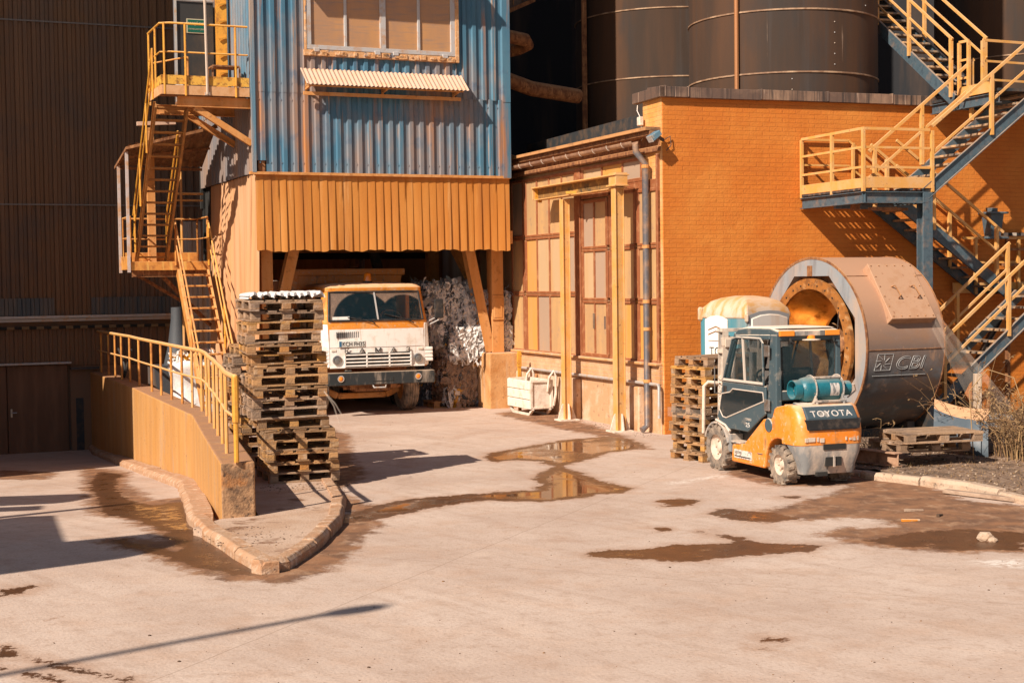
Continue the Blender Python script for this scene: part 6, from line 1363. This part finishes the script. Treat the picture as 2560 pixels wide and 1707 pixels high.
lb_ = MB(); n = 8; lb_.loft([[(x, gy_ - .171 * math.cos(R(-30 + 60 * k / n)), gz + .171 * math.sin(R(-30 + 60 * k / n))) for k in range(n + 1)] for x in (.62, .76)], 0, (False, False), close=False); lb_.build('bottle_label', mat('worn_label', (.55, .5, .46), .6, 0, [((.2, .2, .2), 25, (1, 1, .3), .5, .56)], bump=None), gb_)
br_ = MB()
for x in (.4, .82):
    for k in range(14):
        a0, a1 = R(-70 + 250 * k / 14), R(-70 + 250 * (k + 1) / 14)
        br_.bar((x, gy_ - .178 * math.cos(a0), gz + .178 * math.sin(a0)), (x, gy_ - .178 * math.cos(a1), gz + .178 * math.sin(a1)), .04, .012, up=(1, 0, 0))
    br_.prism([(gy_ - .2, 1.08), (gy_ - .13, 1.26), (gy_ + .12, 1.26), (gy_ + .2, 1.08)], x - .015, x + .015, 'x')
br_.bar((.36, gy_ - .17, 1.13), (.86, gy_ - .17, 1.13), .03, .03).bar((.4, gy_ - .09, gz + .16), (.82, gy_ - .09, gz + .16), .03, .03).box(.34, .88, gy_ - .16, gy_ + .16, 1.085, 1.11)
br_.build('bottle_cradle', dustgrey, fk, bevel=.004)
# wheels, fenders, steps
wheel(fk, .09, 1.74, .33, .24, 16, .19, tyre, rim, True, False); wheel(fk, BW - .09, 1.74, .33, .24, 16, .19, tyre, rim, True, False)
wheel(fk, .1, 0, .262, .19, 16, .14, tyre, rim, True, False); wheel(fk, BW - .1, 0, .262, .19, 16, .14, tyre, rim, True, False)
for x0_, x1_ in ((-.03, .2), (BW - .2, BW + .03)):
    a_ = arc(1.74, .33, .38, 20, 165, 12); b_ = arc(1.74, .33, .35, 165, 20, 12)
    MB().prism(a_ + b_, x0_, x1_, 'x').build('fender', dustgrey, fk, bevel=.005)
    MB().box(x0_ + .02, x1_, 1.05, 1.33, .44, .47).box(x0_ + .03, x1_, 1.33, 1.42, .3, .56).build('step', dustgrey, fk, bevel=.006)
# mast
mst = mat('dusty_pale_mast', (.6, .48, .38), .7, .1, [((.18, .19, .2), 3, (1, 1, .15), .5, .68), ((.7, .6, .5), 9, U_, .5, .7)], bump=(40, .1))
for x in (.26, .84):
    MB().channel((x, 2.08, .08), (x, 2.02, 2.02), .09, .15, .014, up=(0, 1, 0)).build('mast_upright', mst, fk)
    MB().channel((x + (.06 if x < .5 else -.06), 2.1, .1), (x + (.06 if x < .5 else -.06), 2.04, 1.95), .07, .12, .012, up=(0, 1, 0)).tube([(x + (.14 if x < .5 else -.14), 2.0, .2), (x + (.14 if x < .5 else -.14), 1.97, 1.7)], .035, 10).build('inner_upright', dustgrey, fk)
MB().bar((.2, 2.03, 2.03), (.9, 2.03, 2.03), .16, .05).bar((.2, 2.04, 1.72), (.9, 2.04, 1.72), .14, .06).bar((.22, 2.0, 1.86), (.5, 1.98, 1.88), .12, .12).box(.24, .36, 1.92, 2.05, 1.78, 1.9).tube([(.4, 1.95, 1.75), (.5, 1.93, 1.95), (.62, 1.95, 1.75)], .02, 6).bar((.2, 2.1, .4), (.9, 2.1, .4), .08, .1).build('mast_crosshead', mst, fk, bevel=.01)
text('TOYOTA', .12, .001, white, fk, 'mast_lettering', (.2, 1.99, .9), (0, -.0, 1), (0, 1, 0) if False else (0, 1, 0), sx=.95)
MB().box(.1, 1.0, 2.16, 2.2, .12, .2).box(.1, 1.0, 2.16, 2.2, .45, .52).build('carriage', darksteel, fk, bevel=.006)
for x in (.28, .74): MB().box(x, x + .11, 2.2, 2.24, .06, .55).box(x, x + .11, 2.24, 3.1, .05, .085).build('fork', darksteel, fk)
MB().tube([(.22, 2.1, 1.24), (.06, 2.14, 1.26), (-.0, 2.15, 1.2), (-.01, 2.16, .5)], .028, 8).build('guard_bar', rim, fk, smooth=50)
MB().tube([(.16, 1.86, 1.1), (.02, 1.85, 1.12), (.02, 1.85, 1.5)], .01, 5).box(.5, .62, 1.35, 1.38, 1.78, 1.9).build('work_lamp', lampglass, fk)

# ================================================================== VERGE ON THE RIGHT
KV = [(4.3, 21.6), (4.83, 20.5), (4.95, 20.15), (5.39, 19.55), (5.86, 18.85), (6.2, 17.75), (7.0, 15.5), (7.9, 13)]
kerb('kerb', KV[::-1], .15, .1, kerbpale, 1, .75, .03)
vx = [p for p in offset_poly(KV, .1)] if False else KV
vpoly = [(p[0] + .13, p[1] + .05) for p in KV] + [(12, 13), (13.5, 30.5), (8.4, 28.2), (4.9, 26.9), (4.2, 24.6)]
vm = bpy.data.meshes.new('verge'); bm = bmesh.new(); vs = [bm.verts.new((x, y, .085)) for x, y in vpoly]; bm.faces.new(vs); bmesh.ops.triangulate(bm, faces=bm.faces[:])
for _ in range(5): bmesh.ops.subdivide_edges(bm, edges=[e for e in bm.edges if e.calc_length() > .22], cuts=1, use_grid_fill=False); bmesh.ops.triangulate(bm, faces=[f for f in bm.faces if len(f.verts) > 3])
from mathutils import noise as mnoise
for v in bm.verts: v.co.z += .05 * mnoise.noise(v.co * 1.3) + .02 * mnoise.noise(v.co * 5)
bmesh.ops.recalc_face_normals(bm, faces=bm.faces); bm.to_mesh(vm); bm.free()
vm.materials.append(mat('gravelly_soil', (.2, .12, .075), .95, 0, [((.34, .23, .16), 14, U_, .45, .62), ((.09, .055, .035), 4, U_, .48, .68), ((.46, .33, .24), 45, U_, .62, .68)], bump=(60, 1.0)))
vo = bpy.data.objects.new('verge', vm); COL.objects.link(vo); tag(vo, kind='structure')
def in_poly(x, y, pg):
    c = False
    for i in range(len(pg)):
        ax, ay = pg[i]; bx, by = pg[i - 1]
        if (ay > y) != (by > y) and x < (bx - ax) * (y - ay) / (by - ay) + ax: c = not c
    return c
# dry litter and grass tufts
rnd = random.Random(21)
lm_ = [mat('dry_leaf', (.22, .115, .05), .9, bump=None), mat('straw', (.36, .22, .1), .9, bump=None), mat('dark_twig', (.09, .05, .03), .9, bump=None), mat('pale_pebble', (.4, .29, .21), .9, bump=None)]
mb = MB(); k = 0
while k < 5200:
    y = rnd.uniform(15.5, 24); x = rnd.uniform(4.8, 5.0 + (24 - y) * .2 + 4)
    if not in_poly(x, y, vpoly): continue
    k += 1; t = rnd.random(); z = .085 + .05 * mnoise.noise(Vector((x, y, .085)) * 1.3) + .01; a = rnd.uniform(0, 6.28); s = rnd.uniform(.008, .028)
    if t < .5:
        c, s_ = math.cos(a) * s, math.sin(a) * s; tz = rnd.uniform(0, .02)
        mb.add([(x - c, y - s_, z), (x + s_ * .6, y - c * .6, z + tz), (x + c, y + s_, z + .005), (x - s_ * .6, y + c * .6, z + tz)], [(0, 1, 2, 3)], rnd.choice([0, 0, 1, 2]))
    elif t < .85:
        l = rnd.uniform(.04, .16); lean = rnd.uniform(.2, 1.2); mb.add([(x, y, z - .01), (x + .005, y, z - .01), (x + math.cos(a) * l * lean, y + math.sin(a) * l * lean, z + l * .5)], [(0, 1, 2)], rnd.choice([1, 1, 0]))
    else: mb.ball((x, y, z), rnd.uniform(.006, .022), 5, 3, (1, 1, .6), rnd.choice([3, 3, 2]))
o = mb.build('dry_litter', lm_); tag(o, kind='stuff', label='dry leaves, straw and pebbles strewn over the verge', cat='litter')
# dead shrub
def dry_shrub(name, label, x, y, n, hgt, spread, seed, group=None, sub=4, head=.5):
    rnd = random.Random(seed); p = thing(name, label, 'shrub', (x, y, .06), 0, group); st_, tw_ = MB(), MB()
    for i in range(n):
        a = rnd.uniform(0, 6.28); r0 = rnd.uniform(0, spread); bx, by = r0 * math.cos(a), r0 * math.sin(a); hh = hgt * rnd.uniform(.45, 1.1); le = rnd.uniform(.05, .75) * hh; pts = []
        for k in range(6):
            t = k / 5; pts.append((bx + math.cos(a) * le * t * t + rnd.uniform(-.02, .02), by + math.sin(a) * le * t * t + rnd.uniform(-.02, .02), hh * (t - .15 * t * t * le)))
        st_.tube(pts, rnd.uniform(.004, .009), 4, rnd.choice([0, 1, 1, 2]), r2=.002)
        for j in range(sub):
            k = rnd.randint(2, 5); q = Vector(pts[k]); d = Vector((rnd.uniform(-1, 1), rnd.uniform(-1, 1), rnd.uniform(-.2, .8))) * rnd.uniform(.06, .25)
            tw_.tube([q, q + d * .5 + Vector((0, 0, .02)), q + d], .0028, 3, rnd.choice([0, 1, 2]))
            if rnd.random() < head:
                for m_ in range(3):
                    e = q + d * rnd.uniform(.5, 1) ; s = rnd.uniform(.008, .02); v = Vector((rnd.uniform(-1, 1), rnd.uniform(-1, 1), rnd.uniform(-1, 1))) * s; u = Vector((rnd.uniform(-1, 1), rnd.uniform(-1, 1), rnd.uniform(-1, 1))) * s
                    tw_.add([e - v, e + u, e + v, e - u], [(0, 1, 2, 3)], rnd.choice([0, 1, 1, 2]))
    st_.build('stems', [lm_[0], lm_[1], lm_[2]], p); tw_.build('twigs', [lm_[0], lm_[1], lm_[2]], p); return p
dry_shrub('dry_shrub', 'dense dead brown shrub at the right edge beside the stair foot', 7.62, 21.7, 230, .95, .48, 31, sub=7)
dry_shrub('dry_shrub', 'sprawling dead bramble running out of frame on the right', 8.0, 20.6, 120, .8, .55, 33, sub=6)
dry_shrub('dry_shrub', 'thin tall dead weeds in front of the stair stringer', 7.1, 22.6, 26, 1.5, .5, 35, sub=7)
dry_shrub('dry_weed', 'few dry weed stalks between the drum and the pallets', 5.55, 22.3, 16, .55, .35, 37, sub=4)
arch_ = MB().tube([(6.75, 21.5, .1), (6.7, 21.55, 1.1), (6.95, 21.5, 1.42), (7.3, 21.4, 1.3), (7.42, 21.35, .9), (7.3, 21.3, .1)], .008, 5).build('bent_cane', lm_[1], smooth=60); tag(arch_, 'pale cane bent in an arch over the dead shrub', 'cane')
# bent steel plate, marker post, stray film
bp_ = MB(); c0 = Vector(G(2335, 1012, 1.0)); P = lambda px, py, z: G(px, py, z)
tl, tr_, bl, br2 = P(2341, 1014, .95), P(2459, 1033, .85), P(2332, 1068, .62), P(2455, 1058, .7)
N = 10; rows = []
for i in range(N + 1):
    t = i / N; u = Vector((6.52, 22.7, .9)).lerp(Vector((7.15, 22.05, .79)), t); l_ = Vector((6.4, 22.3, .28)).lerp(Vector((7.05, 21.75, .02 if t > .75 else .24)), t)
    rows.append([u.lerp(l_, k / 6) + Vector((-.05, -.12, -.09)) * math.sin(math.pi * k / 6) * (.8 + .5 * math.sin(3 * t)) + Vector((0, 0, -.05 * math.sin(math.pi * t))) for k in range(7)])
bp_.loft([r_[:2] for r_ in rows], 0, (False, False), close=False); bp_.loft([r_[1:] for r_ in rows], 1, (False, False), close=False)
rows_b = [[p + Vector((.01, .02, .0)) for p in r_] for r_ in rows]; bp_.loft(rows_b, 0, (False, False), close=False)
plm = mat('dusty_plate_top', (.5, .28, .15), .8, 0, [((.4, .2, .1), 5, U_, .45, .7)], bump=(30, .2)); plb = mat('slate_plate_underside', (.06, .08, .1), .55, .1, [((.13, .13, .14), 6, U_, .5, .7)], bump=(20, .1))
o = bp_.build('bent_plate', [plm, plb], smooth=50); tag(o, 'bent steel plate with dusty orange top and slate underside leaning behind the pallets', 'steel plate')
mk = thing('marker_post', 'short pale wooden post standing on a grey board behind the bent plate', 'post', (7.2, 22.7, .05)); OFF[mk.name] = (6.9, 22.7, .05)
MB().box(6.83, 6.94, 22.65, 22.75, .66, 1.28).build('post', mat('pale_post_wood', (.5, .37, .27), .85, 0, [((.35, .25, .18), 4, V_, .5, .7)]), mk, bevel=.008)
MB().box(6.6, 7.35, 22.4, 22.85, .58, .65).box(6.65, 7.2, 22.45, 22.8, .05, .58).build('board', mat('grey_board', (.24, .23, .23), .85, 0, [((.4, .28, .2), 4, U_, .5, .7)]), mk, bevel=.01)
fs = MB(); rows = []
for i in range(9):
    t = i / 8; a = Vector((6.72, 23.2, 2.2)).lerp(Vector((7.75, 22.7, .75)), t); b_ = Vector((6.65, 23.3, 1.95)).lerp(Vector((7.3, 22.9, .5)), t)
    rows.append([a.lerp(b_, k / 8) + Vector((0, .03 * math.sin(k * 2.3 + t), 0)) for k in range(9)])
fs.loft(rows, 0, (False, False), close=False); o = fs.build('plastic_film', film, smooth=60); tag(o, 'translucent plastic film hanging slantwise in front of the lower stair flight', 'plastic film')
tm_ = mat('weathered_plank', (.4, .28, .2), .9, 0, [((.25, .15, .1), 6, (1, 3, 1), .45, .7)], bump=(40, .5))
pk = MB().box(-.55, .5, -.06, .06, 0, .05).build('plank', tm_, bevel=.008); g = G(2455, 1245); pk.location = (g.x, g.y, .01); pk.rotation_euler = (0, 0, R(-52)); tag(pk, 'weathered plank lying along the foot of the pale kerb', 'plank')
for i, (px, py, l_, a, lab) in enumerate(((2285, 1278, .24, 10, 'small splintered stick on the damp ground near the kerb'), (2277, 1303, .22, 12, 'orange stained wood offcut on the damp ground'), (2350, 1290, .12, 50, 'tiny dark stick on the damp ground beyond the orange offcut'))):
    g = G(px, py); s = MB().add([(-l_ / 2, -.02, 0), (l_ / 2, -.012, 0), (l_ / 2, .015, 0), (-l_ / 2, .02, 0), (-l_ / 2, -.018, .025), (l_ / 2, -.01, .015), (l_ / 2, .012, .018), (-l_ / 2, .016, .03)], [(3, 2, 1, 0), (4, 5, 6, 7), (0, 1, 5, 4), (1, 2, 6, 5), (2, 3, 7, 6), (3, 0, 4, 7)]).build('stick', [tm_, truck_o, lm_[2]][i])
    s.location = (g.x, g.y, .004); s.rotation_euler = (0, 0, R(a)); tag(s, lab, 'stick')
for px, py, s_, lab in ((2462, 1350, .09, 'larger angular pale stone on the wet ground at the right edge'), (2482, 1353, .05, 'smaller stone lying against the pale stone at the right edge')):
    g = G(px, py); bm = bmesh.new(); bmesh.ops.create_icosphere(bm, subdivisions=2, radius=s_); rn = random.Random(px)
    for v in bm.verts: v.co *= 1 + .35 * mnoise.noise(v.co * 14 + Vector((px, 0, 0))); v.co.z *= .7
    ms = bpy.data.meshes.new('stone'); bm.to_mesh(ms); bm.free(); ms.materials.append(kerbpale); o = bpy.data.objects.new('stone', ms); COL.objects.link(o); o.location = (g.x, g.y, s_ * .35); tag(o, lab, 'stone')
# grit and crumbs over the yard
mb = MB(); rnd = random.Random(77)
for k in range(500):
    y = 9.5 + 24 * rnd.random() ** 1.6; x = rnd.uniform(-.36, .36) * y
    if x < -3 and y > 16.5: continue
    s = rnd.uniform(.002, .007) * (2 if rnd.random() < .05 else 1); mb.ball((x, y, s * .3), s, 5, 3, (1.3, 1, .6), rnd.choice([0, 0, 2, 2, 2]))
# denser rubbish along the wall foot and round the pad
for k in range(700):
    t = rnd.random(); 
    if t < .5: q = W.w(-.1 - abs(rnd.gauss(0, .35)), rnd.uniform(-.8, 5.5), 0)
    elif t < .8: q = Vector((rnd.uniform(-3.4, -2.2), rnd.gauss(19.6, .25), .085))
    else: q = Vector((rnd.gauss(-2.95, .3), rnd.uniform(15.2, 16.4), .085))
    s = rnd.uniform(.003, .011); mb.ball((q.x, q.y, q.z + s * .2), s, 5, 3, (1.5, 1, .5), rnd.choice([0, 2, 2]))
o = mb.build('grit', lm_); tag(o, label='scattered grit and crumbs on the concrete yard', cat='grit', kind='stuff')

# ================================================================== WHAT STANDS OUTSIDE THE PICTURE AND SHADES IT
offm = mat('offscreen_sheet', (.3, .17, .09), .8, 0, bump=None)
tanE = math.tan(SUN_EL); hx, hy = math.sin(SUN_AZ), math.cos(SUN_AZ)
def up_sun(x, y, z0, dz): t = dz / tanE; return (x - hx * t, y - hy * t, z0 + dz)
wg = thing('shading_block', 'unseen building left of the ramp, shaped to shade the hall and wall end', 'building', (-13, 27, -1.5)); OFF[wg.name] = (-13, 27, -1.5)  # unseen block in two heights, shaped for the shade it throws on the left
MB().prism([(-11.55, 25.3), (-12.9, 28.4), (-18, 28.4), (-18, 25.3)], -1.5, 6.0, 'z').build('low_shading_block', offm, wg)
MB().prism([(-13.2, 29.3), (-15.7, 34.9), (-24, 34.9), (-24, 29.3)], -1.5, 17, 'z').build('tall_shading_block', offm, wg)
cnp = thing('shadow_slabs', 'unseen slabs on posts added to cast shadows on the left of the yard', 'shadow caster', (-10, 9, 0)); OFF[cnp.name] = (-10, 9, 0)  # added out of view only for the shadows it throws
def slabpoly(px, z): return [up_sun(g.x, g.y, g.z, z)[:2] for g in (Gr(a * V, b * V) for a, b in px)]
MB().prism(slabpoly([(-160, 1210), (-10, 1193), (70, 1190), (130, 1247), (330, 1228), (420, 1246), (300, 1278), (0, 1318), (-160, 1340)], 5.5), 5.4, 5.6, 'z').prism(slabpoly([(-160, 1152), (120, 1142), (140, 1150), (90, 1160), (-160, 1172)], 6.2), 6.1, 6.3, 'z').prism(slabpoly([(-160, 1176), (36, 1168), (40, 1176), (-160, 1185)], 6.0), 5.95, 6.05, 'z').prism(slabpoly([(-160, 1203), (255, 1160), (255, 1163), (-160, 1208)], 5.8), 5.75, 5.85, 'z').build('roof', offm, cnp)  # slab outlines carried back up the sun from the shadow shapes wanted
for p in ((-11.5, 7.5), (-13.5, 10.5)): MB().box(p[0] - .1, p[0] + .1, p[1] - .1, p[1] + .1, 0, 5.4).build('post', offm, cnp)
ga_, gb2 = G(0, 1687), G(880, 1527); hd0, hd1 = G(800, 1538), G(975, 1511)
z0 = 10
lp = thing('street_lamp', 'lamp post with a long arm standing left of the picture', 'lamp')
A_, B_ = Vector(up_sun(ga_.x, ga_.y, 0, z0)), Vector(up_sun(hd0.x, hd0.y, 0, z0 + .1)); C2 = Vector(up_sun(hd1.x, hd1.y, 0, z0 + .1)); foot = A_ + (A_ - B_) * .25
lp.location = (foot.x, foot.y, 0); OFF[lp.name] = (foot.x, foot.y, 0)
MB().tube([(foot.x, foot.y, 0), (foot.x, foot.y, z0 - .5), foot + (A_ - foot) * .15 + Vector((0, 0, -.08)), A_, (A_ + B_) / 2 + Vector((0, 0, .04)), B_], .05, 8).build('arm', grey_al, lp, smooth=40)
MB().ball((B_ + C2) / 2, .5 * (C2 - B_).length, 12, 8, (1, .4, .25)).build('lamp_head', grey_al, lp, smooth=60)
lh = lp.children[-1]
d_ = (C2 - B_); ctr = (B_ + C2) / 2 - Vector(OFF[lp.name])
lh.data.transform(Matrix.Translation(ctr) @ Matrix.Rotation(math.atan2(d_.y, d_.x), 4, 'Z') @ Matrix.Translation(-ctr))
